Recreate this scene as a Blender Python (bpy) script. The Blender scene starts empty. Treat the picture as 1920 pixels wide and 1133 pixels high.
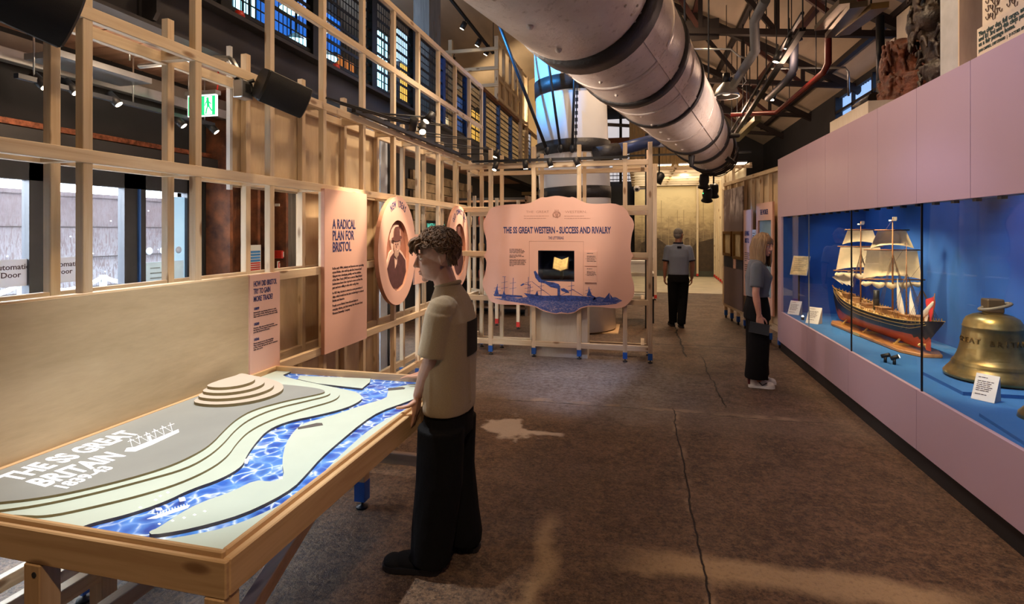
import bpy, math, random
from mathutils import Vector, Matrix, noise
from mathutils.geometry import tessellate_polygon
V = Vector
RND = random.Random(11)
SC = bpy.context.scene
COL = SC.collection
PI = math.pi

# ------------------------------------------------------------------ camera, world, exposure
YAW = math.radians(13.5)
SN, CS = math.sin(YAW), math.cos(YAW)
EYE = V((0.0, 0.0, 1.7))
cd = bpy.data.cameras.new('camera')
cam = bpy.data.objects.new('camera', cd)
COL.objects.link(cam)
cam.location = EYE
cam.rotation_euler = (PI / 2, 0, YAW)
cd.sensor_width = 36.0
cd.lens = 18.75
cd.shift_y = -133.5 / 1920
cd.clip_start = 0.05
SC.camera = cam
SC.view_settings.view_transform = 'Standard'
SC.view_settings.look = 'None'
SC.view_settings.gamma = 1.0
SC.view_settings.use_curve_mapping = False
SC.view_settings.exposure = 1.0
w = bpy.data.worlds.new('sky')
SC.world = w
w.use_nodes = True
w.node_tree.nodes['Background'].inputs[0].default_value = (0.80, 0.90, 1.0, 1)
w.node_tree.nodes['Background'].inputs[1].default_value = 13.0


def light(kind, name, loc, watts, col, target=None, angle=60, blend=0.5, radius=0.05, size=None):
    d = bpy.data.lights.new(name, kind)
    d.energy = watts
    d.color = col
    if kind == 'SPOT':
        d.spot_size = math.radians(angle)
        d.spot_blend = blend
        d.shadow_soft_size = radius
    elif kind == 'POINT':
        d.shadow_soft_size = radius
    elif kind == 'AREA':
        d.shape = 'RECTANGLE'
        d.size, d.size_y = size
    o = bpy.data.objects.new(name, d)
    COL.objects.link(o)
    o.location = loc
    if target is not None:
        o.rotation_euler = (V(target) - V(loc)).to_track_quat('-Z', 'Y').to_euler()
    return o


WARM = (1.0, 0.71, 0.46)
WHITE = (1.0, 0.88, 0.74)
COOL = (0.62, 0.78, 1.0)

# ------------------------------------------------------------------ surveying helpers: where a sight line meets a real plane
def ray(px, py):
    t, u = (px - 960) / 1000, (433 - py) / 1000
    return V((t * CS - SN, CS + t * SN, u))


def on_z(px, py, z):
    r = ray(px, py)
    return EYE + r * ((z - 1.7) / r.z)


def on_x(px, py, x):
    r = ray(px, py)
    return EYE + r * (x / r.x)


def on_y(px, py, y):
    r = ray(px, py)
    return EYE + r * (y / r.y)


# ------------------------------------------------------------------ mesh builder
WM = {}      # object -> its world matrix (parents are never moved afterwards)
BAKE = []    # objects whose modifiers / text are turned into plain meshes at the end


class MB:
    def __init__(s):
        s.v, s.f, s.m, s.s = [], [], [], []

    def add(s, vs, fs, mi=0, sm=False):
        b = len(s.v)
        s.v += [V(p) for p in vs]
        for f in fs:
            s.f.append([i + b for i in f])
            s.m.append(mi)
            s.s.append(sm)
        return s

    def box(s, a, b, mi=0):
        (x0, y0, z0), (x1, y1, z1) = [min(p, q) for p, q in zip(a, b)], [max(p, q) for p, q in zip(a, b)]
        return s.add([(x0, y0, z0), (x1, y0, z0), (x1, y1, z0), (x0, y1, z0), (x0, y0, z1), (x1, y0, z1), (x1, y1, z1), (x0, y1, z1)],
                     [(0, 3, 2, 1), (4, 5, 6, 7), (0, 1, 5, 4), (1, 2, 6, 5), (2, 3, 7, 6), (3, 0, 4, 7)], mi)

    def obox(s, c, size, M=None, mi=0):
        M = M or Matrix.Identity(3)
        n = MB().box([-q / 2 for q in size], [q / 2 for q in size])
        return s.add([V(c) + M @ p for p in n.v], n.f, mi)

    def beam(s, p, q, wd, ht, mi=0, up=(0, 0, 1)):
        p, q = V(p), V(q)
        y = (q - p).normalized()
        x = y.cross(V(up))
        if x.length < 1e-4:
            x = y.cross(V((1, 0, 0)))
        x.normalize()
        z = x.cross(y)
        M = Matrix((x, y, z)).transposed()
        return s.obox((p + q) / 2, (wd, (q - p).length, ht), M, mi)

    def rings(s, rs, closed_caps=True, mi=0, sm=True, wrap=True):
        n = len(rs[0])
        vs = [p for r in rs for p in r]
        fs = []
        for i in range(len(rs) - 1):
            for j in range(n if wrap else n - 1):
                k = (j + 1) % n
                fs.append((i * n + j, i * n + k, (i + 1) * n + k, (i + 1) * n + j))
        b = len(s.f)
        s.add(vs, fs, mi, sm)
        if closed_caps:
            o = len(s.v) - len(vs)
            s.f.append([o + j for j in range(n)][::-1])
            s.f.append([o + (len(rs) - 1) * n + j for j in range(n)])
            s.m += [mi, mi]
            s.s += [False, False]
        return s

    def tube(s, pts, r, n=8, mi=0, sm=True, caps=True):
        pts = [V(p) for p in pts]
        rr = r if isinstance(r, (list, tuple)) else [r] * len(pts)
        rs, up = [], None
        for i, p in enumerate(pts):
            t = (pts[min(i + 1, len(pts) - 1)] - pts[max(i - 1, 0)]).normalized()
            if up is None:
                up = t.cross(V((0, 0, 1)))
                if up.length < 1e-3:
                    up = t.cross(V((1, 0, 0)))
            a = (up - t * up.dot(t)).normalized()
            up = a
            b = t.cross(a)
            rs.append([p + (a * math.cos(2 * PI * k / n) + b * math.sin(2 * PI * k / n)) * rr[i] for k in range(n)])
        return s.rings(rs, caps, mi, sm)

    def cyl(s, p, q, r1, r2=None, n=16, mi=0, sm=True):
        return s.tube([p, q], [r1, r1 if r2 is None else r2], n, mi, sm)

    def lathe(s, prof, n=24, M=None, mi=0, sm=True, caps=True):
        M = M or Matrix.Identity(4)
        rs = [[M @ V((r * math.cos(2 * PI * k / n), r * math.sin(2 * PI * k / n), z)) for k in range(n)] for r, z in prof]
        return s.rings(rs, caps, mi, sm)

    def ell(s, c, r, M=None, n=16, m=10, mi=0):
        M = M or Matrix.Identity(3)
        r = (r, r, r) if isinstance(r, (int, float)) else r
        rs = []
        for i in range(m + 1):
            a = PI * max(0.02, min(m - 0.02, i)) / m
            rs.append([V(c) + M @ V((r[0] * math.sin(a) * math.cos(2 * PI * k / n), r[1] * math.sin(a) * math.sin(2 * PI * k / n), -r[2] * math.cos(a))) for k in range(n)])
        return s.rings(rs, True, mi, True)

    def cap(s, p, q, r1, r2=None, n=14, mi=0):
        p, q = V(p), V(q)
        r2 = r1 if r2 is None else r2
        d = (q - p).normalized()
        pts, rr = [], []
        for a in (-88, -60, -30, 0):
            pts.append(p + d * r1 * math.sin(math.radians(a)))
            rr.append(r1 * math.cos(math.radians(a)))
        for a in (0, 30, 60, 88):
            pts.append(q + d * r2 * math.sin(math.radians(a)))
            rr.append(r2 * math.cos(math.radians(a)))
        return s.tube(pts, rr, n, mi)

    def lofte(s, secs, n=28, mi=0, p=2.0):
        """secs: (centre, rx, ry) horizontal super-ellipses"""
        rs = []
        for c, rx, ry in secs:
            r = []
            for k in range(n):
                a = 2 * PI * k / n
                ca, sa = math.cos(a), math.sin(a)
                r.append(V(c) + V((rx * math.copysign(abs(ca) ** (2 / p), ca), ry * math.copysign(abs(sa) ** (2 / p), sa), 0)))
            rs.append(r)
        return s.rings(rs, True, mi, True)

    def prism(s, polys, z0, z1, M=None, mi=0, side_mi=None, sm=False):
        """polys: outline (list of xy) or [outline, hole, ...]; extruded along local z"""
        M = M or Matrix.Identity(4)
        if not isinstance(polys[0][0], (tuple, list, Vector)):
            polys = [polys]
        loops = [[V((p[0], p[1], 0)) for p in q] for q in polys]
        tris = tessellate_polygon(loops)
        flat = [p for l in loops for p in l]
        n = len(flat)
        vs = [M @ V((p.x, p.y, z0)) for p in flat] + [M @ V((p.x, p.y, z1)) for p in flat]
        fs = []
        for t in tris:
            a, b, c = flat[t[0]], flat[t[1]], flat[t[2]]
            if (b - a).cross(c - a).z < 0:
                t = t[::-1]
            fs.append([i + n for i in t])
            fs.append(list(t)[::-1])
        s.add(vs, fs, mi, False)
        o = len(s.v) - len(vs)
        b = 0
        for l in loops:
            k = len(l)
            ar = sum(l[i].x * l[(i + 1) % k].y - l[(i + 1) % k].x * l[i].y for i in range(k))
            ccw = ar > 0
            if b > 0:
                ccw = not ccw
            for i in range(k):
                j = (i + 1) % k
                q = [o + b + i, o + b + j, o + n + b + j, o + n + b + i]
                s.f.append(q if ccw else q[::-1])
                s.m.append(mi if side_mi is None else side_mi)
                s.s.append(sm)
            b += k
        return s

    def build(s, name, mats, parent=None, bevel=0, local=False):
        me = bpy.data.meshes.new(name)
        W = WM.get(parent) if parent else None
        vs = s.v
        if W is not None and not local:
            I = W.inverted()
            vs = [I @ p for p in vs]
        me.from_pydata([tuple(p) for p in vs], [], s.f)
        for m in (mats if isinstance(mats, (list, tuple)) else [mats]):
            me.materials.append(m)
        me.polygons.foreach_set('material_index', s.m)
        me.polygons.foreach_set('use_smooth', s.s)
        me.update()
        o = bpy.data.objects.new(name, me)
        COL.objects.link(o)
        if parent:
            o.parent = parent
            WM[o] = W if W is not None else Matrix.Identity(4)
        else:
            WM[o] = Matrix.Identity(4)
        if bevel:
            b = o.modifiers.new('edge', 'BEVEL')
            b.width = bevel
            b.segments = 1
            b.limit_method = 'ANGLE'
        return o


def tag(o, label, cat, group=None):
    o['label'] = label
    o['category'] = cat
    if group:
        o['group'] = group
    return o


def thing(name, label, cat, loc=(0, 0, 0), rotz=0, group=None):
    o = bpy.data.objects.new(name, None)
    o.empty_display_size = 0.1
    COL.objects.link(o)
    o.location = loc
    o.rotation_euler = (0, 0, rotz)
    WM[o] = Matrix.Translation(V(loc)) @ Matrix.Rotation(rotz, 4, 'Z')
    return tag(o, label, cat, group)


def struct(name, mb, m, parent=None, bevel=0):
    o = mb.build(name, m, parent, bevel)
    if not parent:
        o['kind'] = 'structure'
    return o


def dup(o, loc=None, rotz=None, label=None, parent=None, rot=None):
    c = o.copy()
    COL.objects.link(c)
    if parent:
        c.parent = parent
    if loc is not None:
        c.location = loc
    if rotz is not None:
        c.rotation_euler = (0, 0, rotz)
    if rot is not None:
        c.rotation_euler = rot
    if label:
        c['label'] = label
    for ch in [k for k in o.children]:
        dup(ch, parent=c)
    return c


def text(body, size, m, parent, M, name='lettering', sx=1.0, bold=0.0, align='LEFT', ext=0.0008, space=1.0, line=1.0, res=2, label=None, width=None, font=None):
    cu = bpy.data.curves.new(name, 'FONT')
    cu.body = body
    cu.size = size
    cu.align_x = align
    cu.extrude = ext
    cu.offset = bold * size
    cu.space_character = space
    cu.space_line = line
    cu.resolution_u = res
    cu.materials.append(m)
    o = bpy.data.objects.new(name, cu)
    COL.objects.link(o)
    W = WM.get(parent, Matrix.Identity(4))
    BAKE.append((o, name, parent, W.inverted() @ M @ Matrix.Diagonal((sx, 1, 1, 1)), m, label, width))
    return o


def frame_m(origin, x, y):
    """matrix whose xy plane is spanned by the unit directions x and y"""
    x, y = V(x).normalized(), V(y).normalized()
    z = x.cross(y)
    M = Matrix((x, y, z)).transposed().to_4x4()
    M.translation = V(origin)
    return M


def blob(name, mb, mats, parent, voxel, smooth=4, extra=None):
    """one continuous skin over overlapping solids"""
    o = mb.build(name, mats, parent, local=True)
    r = o.modifiers.new('skin', 'REMESH')
    r.mode = 'VOXEL'
    r.voxel_size = voxel
    r.use_smooth_shade = True
    if smooth:
        q = o.modifiers.new('soft', 'SMOOTH')
        q.iterations = smooth
        q.factor = 0.5
    BAKE.append((o, name, parent, None, None, None, None))
    return o


def bake_all():
    dg = bpy.context.evaluated_depsgraph_get()
    dg.update()
    todo = []
    for b in BAKE:
        o = b[0]
        me = bpy.data.meshes.new_from_object(o.evaluated_get(dg), preserve_all_data_layers=False, depsgraph=dg)
        todo.append((b, me))
    for (o, name, parent, M, m, label, width), me in todo:
        if M is None:
            o.modifiers.clear()
            o.data = me
            for p in me.polygons:
                p.use_smooth = True
        else:
            if width and len(me.vertices):
                xs = [v.co.x for v in me.vertices]
                k = width / max(1e-6, (max(xs) - min(xs)))
                M = M @ Matrix.Diagonal((k / max(1e-6, M.to_scale().x), 1, 1, 1))
            me.transform(M)
            n = bpy.data.objects.new(name, me)
            COL.objects.link(n)
            me.materials.clear()
            me.materials.append(m)
            if parent:
                n.parent = parent
            if label:
                n['label'] = label
            bpy.data.objects.remove(o)


# ------------------------------------------------------------------ materials
def newmat(name):
    m = bpy.data.materials.new(name)
    m.use_nodes = True
    nt = m.node_tree
    return m, nt, nt.nodes['Principled BSDF']


def nd(nt, typ, ins=None, **at):
    n = nt.nodes.new(typ)
    for k, v in at.items():
        setattr(n, k, v)
    for k, v in (ins or {}).items():
        if hasattr(v, 'is_output') or isinstance(v, bpy.types.NodeSocket):
            nt.links.new(v, n.inputs[k])
        else:
            n.inputs[k].default_value = v
    return n


def c4(c):
    return (c[0], c[1], c[2], 1)


def ramp(nt, fac, stops):
    n = nt.nodes.new('ShaderNodeValToRGB')
    nt.links.new(fac, n.inputs[0])
    e = n.color_ramp.elements
    while len(e) < len(stops):
        e.new(0.5)
    for q, (p, c) in zip(e, stops):
        q.position = p
        q.color = c4(c) if not isinstance(c, (int, float)) else (c, c, c, 1)
    return n.outputs[0]


def mix(nt, fac, a, b, mode='MIX'):
    n = nt.nodes.new('ShaderNodeMix')
    n.data_type = 'RGBA'
    n.blend_type = mode
    for i, v in ((0, fac), (6, a), (7, b)):
        if isinstance(v, bpy.types.NodeSocket):
            nt.links.new(v, n.inputs[i])
        else:
            n.inputs[i].default_value = v if i == 0 else c4(v)
    return n.outputs[2]


def math_(nt, op, a, b=0.0, cl=False):
    n = nt.nodes.new('ShaderNodeMath')
    n.operation = op
    n.use_clamp = cl
    for i, v in ((0, a), (1, b)):
        if isinstance(v, bpy.types.NodeSocket):
            nt.links.new(v, n.inputs[i])
        else:
            n.inputs[i].default_value = v
    return n.outputs[0]


def coords(nt, scale=(1, 1, 1), kind='Object'):
    t = nt.nodes.new('ShaderNodeTexCoord')
    m = nt.nodes.new('ShaderNodeMapping')
    m.inputs['Scale'].default_value = scale
    nt.links.new(t.outputs[kind], m.inputs[0])
    return m.outputs[0]


def noisef(nt, vec, scale, detail=4, rough=0.55, dist=0.0):
    return nd(nt, 'ShaderNodeTexNoise', {'Vector': vec, 'Scale': scale, 'Detail': detail, 'Roughness': rough, 'Distortion': dist}).outputs[0]


def bump(nt, bs, h, strength, dist=0.01):
    n = nd(nt, 'ShaderNodeBump', {'Strength': strength, 'Distance': dist, 'Height': h})
    nt.links.new(n.outputs[0], bs.inputs['Normal'])


def paint(name, col, rough=0.5, metal=0.0, var=0.12, vs=6.0, bmp=0.0, bs=60.0, emis=0.0, ecol=None, spec=0.5, sss=0.0, coat=0.0, sheen=0.0, col2=None, scale=(1, 1, 1)):
    m, nt, b = newmat(name)
    vec = coords(nt, scale)
    n = noisef(nt, vec, vs, 5)
    lo = tuple(max(0, q * (1 - var)) for q in col) if col2 is None else col2
    hi = tuple(min(1, q * (1 + var)) for q in col)
    nt.links.new(ramp(nt, n, [(0.32, lo), (0.68, hi)]), b.inputs['Base Color'])
    b.inputs['Roughness'].default_value = rough
    b.inputs['Metallic'].default_value = metal
    b.inputs['Specular IOR Level'].default_value = spec
    if bmp:
        bump(nt, b, noisef(nt, vec, bs, 3), bmp)
    if emis:
        b.inputs['Emission Color'].default_value = c4(ecol or col)
        b.inputs['Emission Strength'].default_value = emis
    if sss:
        b.inputs['Subsurface Weight'].default_value = sss
        b.inputs['Subsurface Radius'].default_value = (0.012, 0.005, 0.003)
    if coat:
        b.inputs['Coat Weight'].default_value = coat
    if sheen:
        b.inputs['Sheen Weight'].default_value = sheen
    return m


def wood(name, axis, c1=(0.58, 0.44, 0.28), c2=(0.72, 0.60, 0.43), knots=True, rough=0.55):
    m, nt, b = newmat(name)
    sc = [26.0, 26.0, 26.0]
    sc['xyz'.index(axis)] = 1.3
    vec = coords(nt, sc)
    info = nd(nt, 'ShaderNodeObjectInfo').outputs['Random']
    off = nd(nt, 'ShaderNodeVectorMath', {0: vec}, operation='ADD')
    cmb = nd(nt, 'ShaderNodeCombineXYZ', {0: math_(nt, 'MULTIPLY', info, 37.0), 1: math_(nt, 'MULTIPLY', info, 91.0), 2: math_(nt, 'MULTIPLY', info, 53.0)})
    nt.links.new(cmb.outputs[0], off.inputs[1])
    n = noisef(nt, off.outputs[0], 1.0, 4, 0.6, 0.8)
    col = ramp(nt, n, [(0.3, c1), (0.62, c2)])
    tone = ramp(nt, info, [(0.0, (0.86, 0.82, 0.78)), (1.0, (1.06, 1.03, 1.0))])
    col = mix(nt, 1.0, col, tone, 'MULTIPLY')
    if knots:
        sk = [9.0, 9.0, 9.0]
        sk['xyz'.index(axis)] = 3.2
        kv = nd(nt, 'ShaderNodeVectorMath', {0: coords(nt, sk)}, operation='ADD')
        nt.links.new(cmb.outputs[0], kv.inputs[1])
        vo = nd(nt, 'ShaderNodeTexVoronoi', {'Vector': kv.outputs[0], 'Scale': 1.0}).outputs['Distance']
        col = mix(nt, ramp(nt, vo, [(0.0, 1.0), (0.11, 0.8), (0.19, 0.0)]), col, (0.22, 0.11, 0.045))
    nt.links.new(col, b.inputs['Base Color'])
    b.inputs['Roughness'].default_value = rough
    bump(nt, b, n, 0.12, 0.004)
    return m


def ply(name, axis='z', c1=(0.56, 0.42, 0.25), c2=(0.70, 0.55, 0.35)):
    m, nt, b = newmat(name)
    sc = [4.0, 4.0, 4.0]
    sc['xyz'.index(axis)] = 0.9
    n = noisef(nt, coords(nt, sc), 1.0, 6, 0.6, 1.2)
    f = noisef(nt, coords(nt, [q * 14 for q in sc]), 1.0, 2)
    col = ramp(nt, n, [(0.3, c1), (0.7, c2)])
    col = mix(nt, 0.12, col, f, 'OVERLAY')
    nt.links.new(col, b.inputs['Base Color'])
    b.inputs['Roughness'].default_value = 0.5
    return m


def glass(name, tint=(1, 1, 1), refl=1.0, ior=1.45):
    m = bpy.data.materials.new(name)
    m.use_nodes = True
    nt = m.node_tree
    nt.nodes.clear()
    out = nt.nodes.new('ShaderNodeOutputMaterial')
    tr = nd(nt, 'ShaderNodeBsdfTransparent', {0: c4(tint)})
    gl = nd(nt, 'ShaderNodeBsdfGlossy', {0: (refl, refl, refl, 1), 'Roughness': 0.02})
    fr = nd(nt, 'ShaderNodeFresnel', {0: ior})
    bk_ = nd(nt, 'ShaderNodeNewGeometry').outputs['Backfacing']
    mx = nd(nt, 'ShaderNodeMixShader', {0: math_(nt, 'MULTIPLY', fr.outputs[0], math_(nt, 'SUBTRACT', 1.0, bk_)), 1: tr.outputs[0], 2: gl.outputs[0]})
    nt.links.new(mx.outputs[0], out.inputs[0])
    return m


def emit(name, col, s):
    m, nt, b = newmat(name)
    b.inputs['Base Color'].default_value = c4([q * 0.5 for q in col])
    b.inputs['Emission Color'].default_value = c4(col)
    b.inputs['Emission Strength'].default_value = s
    return m


def paper(name, col, k=0.5):
    m = bpy.data.materials.new(name)
    m.use_nodes = True
    nt = m.node_tree
    nt.nodes.clear()
    out = nt.nodes.new('ShaderNodeOutputMaterial')
    a = nd(nt, 'ShaderNodeBsdfDiffuse', {0: c4(col)})
    b = nd(nt, 'ShaderNodeBsdfTranslucent', {0: c4(col)})
    mx = nd(nt, 'ShaderNodeMixShader', {0: k, 1: a.outputs[0], 2: b.outputs[0]})
    nt.links.new(mx.outputs[0], out.inputs[0])
    return m


PINE = {a: wood('pine_' + a, a) for a in 'xyz'}
OAK = {a: wood('table_timber_' + a, a, (0.50, 0.31, 0.15), (0.66, 0.45, 0.24)) for a in 'xyz'}
PLY = ply('birch_plywood')
PLYY = ply('plywood_wall', 'y', (0.46, 0.355, 0.215), (0.58, 0.46, 0.295))
PLYP = ply('pale_board', 'z', (0.62, 0.56, 0.45), (0.70, 0.64, 0.53))
PINK = paint('pink_board', (0.80, 0.50, 0.41), 0.6, var=0.03, vs=1.5)
PINKW = paint('pink_wall', (0.48, 0.35, 0.435), 0.42, var=0.04, vs=0.7)
PINKD = paint('pink_edge', (0.50, 0.25, 0.17), 0.7)
NAVY = paint('navy_ink', (0.03, 0.04, 0.16), 0.6, var=0.02)
INK = paint('dark_ink', (0.06, 0.035, 0.05), 0.6, var=0.02)
BLUEPAINT = paint('blue_dipped_paint', (0.015, 0.10, 0.42), 0.45, var=0.08)
REDPAINT = paint('red_paint', (0.55, 0.03, 0.02), 0.4)
BLACKM = paint('black_steel', (0.018, 0.019, 0.022), 0.45, 0.3)
BLACKP = paint('black_plastic', (0.012, 0.012, 0.014), 0.5, bmp=0.1, bs=300)
DARKW = paint('dark_wall', (0.028, 0.028, 0.032), 0.8, vs=2)
CHAR = paint('charcoal_frame', (0.035, 0.04, 0.055), 0.45)
STEEL = paint('galvanised_steel', (0.48, 0.50, 0.52), 0.32, 0.9, bmp=0.05, bs=20)
BEAMD = paint('dark_painted_beam', (0.030, 0.028, 0.032), 0.5, vs=3)
WHITEP = paint('white_paint', (0.78, 0.78, 0.76), 0.5, var=0.03)
RUST = paint('rusty_iron', (0.22, 0.075, 0.03), 0.8, col2=(0.06, 0.022, 0.015), vs=7, bmp=0.5, bs=30)
# ------------------------------------------------------------------ the hall
def floor_mat():
    m, nt, b = newmat('worn_concrete')
    o = coords(nt)
    big = noisef(nt, o, 0.55, 5, 0.6, 0.4)
    mid = noisef(nt, o, 3.2, 6, 0.65, 0.3)
    fine = noisef(nt, o, 42, 4, 0.7)
    grit = noisef(nt, o, 170, 2, 0.7)
    col = ramp(nt, mid, [(0.28, (0.060, 0.030, 0.015)), (0.5, (0.125, 0.064, 0.033)), (0.72, (0.22, 0.120, 0.065))])
    spk = noisef(nt, o, 17, 6, 0.8)
    col = mix(nt, ramp(nt, spk, [(0.47, 0.0), (0.62, 0.7)]), col, (0.30, 0.185, 0.105))
    col = mix(nt, ramp(nt, spk, [(0.36, 0.8), (0.47, 0.0)]), col, (0.030, 0.018, 0.012))
    col = mix(nt, ramp(nt, big, [(0.45, 0.0), (0.65, 0.45)]), col, (0.20, 0.135, 0.090))
    col = mix(nt, ramp(nt, fine, [(0.38, 0.75), (0.52, 0.0)]), col, (0.025, 0.015, 0.010))
    col = mix(nt, ramp(nt, noisef(nt, o, 75, 3, 0.7), [(0.56, 0.0), (0.64, 0.5)]), col, (0.33, 0.22, 0.135))
    sep = nd(nt, 'ShaderNodeSeparateXYZ', {0: o})
    X, Y = sep.outputs[0], sep.outputs[1]
    wob = math_(nt, 'MULTIPLY', math_(nt, 'SUBTRACT', noisef(nt, o, 1.7, 3), 0.5), 0.5)
    wob2 = math_(nt, 'MULTIPLY', math_(nt, 'SUBTRACT', noisef(nt, o, 9, 3), 0.5), 0.17)
    wob = math_(nt, 'ADD', wob, wob2)

    def band(c, pos, hw, soft, amp=1.0):
        d = math_(nt, 'ABSOLUTE', math_(nt, 'SUBTRACT', math_(nt, 'ADD', c, math_(nt, 'MULTIPLY', wob, amp)), pos))
        n = nd(nt, 'ShaderNodeMapRange', {0: d, 1: hw, 2: hw + soft, 3: 1.0, 4: 0.0})
        return n.outputs[0]

    def mul(a, q):
        return math_(nt, 'MULTIPLY', a, q)
    # pale worn screed streaks
    streak = mul(band(Y, 2.84, 0.06, 0.08, 0.5), band(X, 0.75, 0.55, 0.4, 1.0))
    streak2 = mul(band(X, -0.50, 0.015, 0.07, 0.7), band(Y, 2.7, 0.35, 0.2, 0.5))
    blob_d = nd(nt, 'ShaderNodeVectorMath', {0: o, 1: (-1.12, 4.50, 0)}, operation='DISTANCE').outputs['Value']
    blob_d = math_(nt, 'ADD', blob_d, math_(nt, 'MULTIPLY', wob, 1.5))
    blobm = nd(nt, 'ShaderNodeMapRange', {0: blob_d, 1: 0.17, 2: 0.22, 3: 1.0, 4: 0.0}).outputs[0]
    arm = mul(band(Y, 4.40, 0.03, 0.04, 0.6), band(X, -0.95, 0.28, 0.05, 0.6))
    pale = math_(nt, 'MAXIMUM', math_(nt, 'MAXIMUM', mul(streak, 0.95), mul(streak2, 0.75)), 0.0)
    col = mix(nt, mul(pale, ramp(nt, fine, [(0.25, 0.55), (0.5, 1.0)])), col, (0.52, 0.36, 0.20))
    col = mix(nt, math_(nt, 'MAXIMUM', blobm, arm), col, (0.62, 0.53, 0.46))
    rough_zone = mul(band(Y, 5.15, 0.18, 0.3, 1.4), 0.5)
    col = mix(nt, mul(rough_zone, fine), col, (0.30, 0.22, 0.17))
    daylight_zone = nd(nt, 'ShaderNodeVectorMath', {0: o, 1: (-0.55, 6.1, 0)}, operation='DISTANCE').outputs['Value']
    daylight_zone = nd(nt, 'ShaderNodeMapRange', {0: math_(nt, 'ADD', daylight_zone, math_(nt, 'MULTIPLY', wob, 2.0)), 1: 0.4, 2: 1.5, 3: 1.0, 4: 0.0}).outputs[0]
    col = mix(nt, mul(daylight_zone, ramp(nt, spk, [(0.38, 0.15), (0.62, 0.9)])), col, (0.34, 0.33, 0.34))  # bluish daylight patch painted into the floor colour
    # slab joints and cracks
    cr = mul(band(X, 0.31, 0.002, 0.005, 0.16), band(Y, 3.9, 1.35, 0.1, 0.2))
    cr = math_(nt, 'MAXIMUM', cr, mul(band(X, 0.80, 0.003, 0.005, 0.25), band(Y, 6.6, 1.05, 0.1, 0.2)))
    cr = math_(nt, 'MAXIMUM', cr, mul(band(Y, 5.22, 0.002, 0.005, 0.35), band(X, 0.1, 1.5, 0.1, 0.2)))
    cr = math_(nt, 'MAXIMUM', cr, mul(band(Y, 8.3, 0.008, 0.01, 0.25), band(X, 0.6, 1.3, 0.1, 0.2)))
    cr = math_(nt, 'MAXIMUM', cr, mul(band(X, 0.60, 0.006, 0.008, 0.3), band(Y, 9.0, 1.4, 0.1, 0.2)))
    edge = math_(nt, 'MAXIMUM', mul(band(X, 0.318, 0.012, 0.03, 0.22), band(Y, 3.9, 1.35, 0.1, 0.2)), mul(band(Y, 5.26, 0.03, 0.05, 0.5), band(X, 0.0, 1.3, 0.2, 0.2)))
    col = mix(nt, mul(edge, ramp(nt, noisef(nt, o, 4.5, 3), [(0.42, 0.0), (0.6, 0.85)])), col, (0.42, 0.29, 0.19))
    col = mix(nt, cr, col, (0.012, 0.008, 0.006))
    # fine pale flecks
    col = mix(nt, ramp(nt, grit, [(0.66, 0.0), (0.72, 0.7)]), col, (0.46, 0.38, 0.30))
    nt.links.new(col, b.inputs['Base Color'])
    nt.links.new(ramp(nt, mid, [(0.3, 0.62), (0.7, 0.42)]), b.inputs['Roughness'])
    b.inputs['Specular IOR Level'].default_value = 0.5
    h = math_(nt, 'ADD', math_(nt, 'MULTIPLY', fine, 0.6), math_(nt, 'ADD', math_(nt, 'MULTIPLY', mid, 0.6), math_(nt, 'MULTIPLY', cr, -1.2)))
    h = math_(nt, 'ADD', h, math_(nt, 'MULTIPLY', grit, 0.25))
    h = math_(nt, 'ADD', h, math_(nt, 'MULTIPLY', spk, 0.8))
    bump(nt, b, h, 0.9, 0.035)
    return m


def corr(x, y0, y1, z0, z1, pitch=0.15, amp=0.025, axis='y'):
    """a corrugated sheet standing in the plane x (running along y) or y (running along x)"""
    b = MB()
    n = max(4, int(abs(y1 - y0) / pitch * 6))
    front, back = [], []
    for i in range(n + 1):
        t = y0 + (y1 - y0) * i / n
        a = amp * math.sin(2 * PI * t / pitch)
        for z in (z0, z1):
            front.append((x + a, t, z) if axis == 'y' else (t, x + a, z))
            back.append((x + a - 0.004, t, z) if axis == 'y' else (t, x + a - 0.004, z))
    fs = [(2 * i, 2 * i + 2, 2 * i + 3, 2 * i + 1) for i in range(n)]
    b.add(front, fs, 0, True)
    b.add(back, [f[::-1] for f in fs], 0, True)
    return b


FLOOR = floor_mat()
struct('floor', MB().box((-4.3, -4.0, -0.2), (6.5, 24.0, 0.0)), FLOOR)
LW = -4.2
# left outer wall with openings for the glazed entrance and a second doorway behind the boarded partition
wl = MB()
for a, b_ in (((LW - 0.25, -4, 0), (LW, 1.25, 2.25)), ((LW - 0.25, 4.42, 0), (LW, 5.95, 2.25)),
              ((LW - 0.25, 7.75, 0), (LW, 24, 2.25)), ((LW - 0.25, -4, 2.25), (LW, 24, 3.2))):
    wl.box(a, b_)
struct('wall_left', wl, DARKW)
struct('wall_back', MB().box((-5.8, -4.2, 0), (6.5, -4.0, 9.0)), DARKW)
OCHRE = paint('ochre_corrugated_steel', (0.36, 0.24, 0.10), 0.6, 0.2)
DKSHEET = paint('dark_corrugated_steel', (0.05, 0.06, 0.075), 0.5, 0.3)
RW = 4.4
wr = MB()
wr.box((RW, -4, 0), (RW + 0.2, 24, 4.05))
wr.box((RW, -4, 4.72), (RW + 0.2, 24, 4.9))
for y0, y1 in ((-4, 10.6), (13.6, 24)):
    wr.box((RW, y0, 4.05), (RW + 0.2, y1, 4.72))
struct('wall_right', wr, DARKW)
BEIGE = paint('warm_beige_panel', (0.60, 0.45, 0.25), 0.7, vs=1)
wf = MB()
wf.box((-9.2, 19.0, 3.0), (-1.45, 19.2, 9.0))
wf.box((-1.45, 21.2, 0), (6.5, 21.4, 9.0), 1)
wf.box((-4.3, 19.0, 0), (-1.45, 19.2, 3.0), 1)
wf.box((-1.45, 19.0, 0), (-1.35, 21.4, 9.0), 1)
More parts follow.
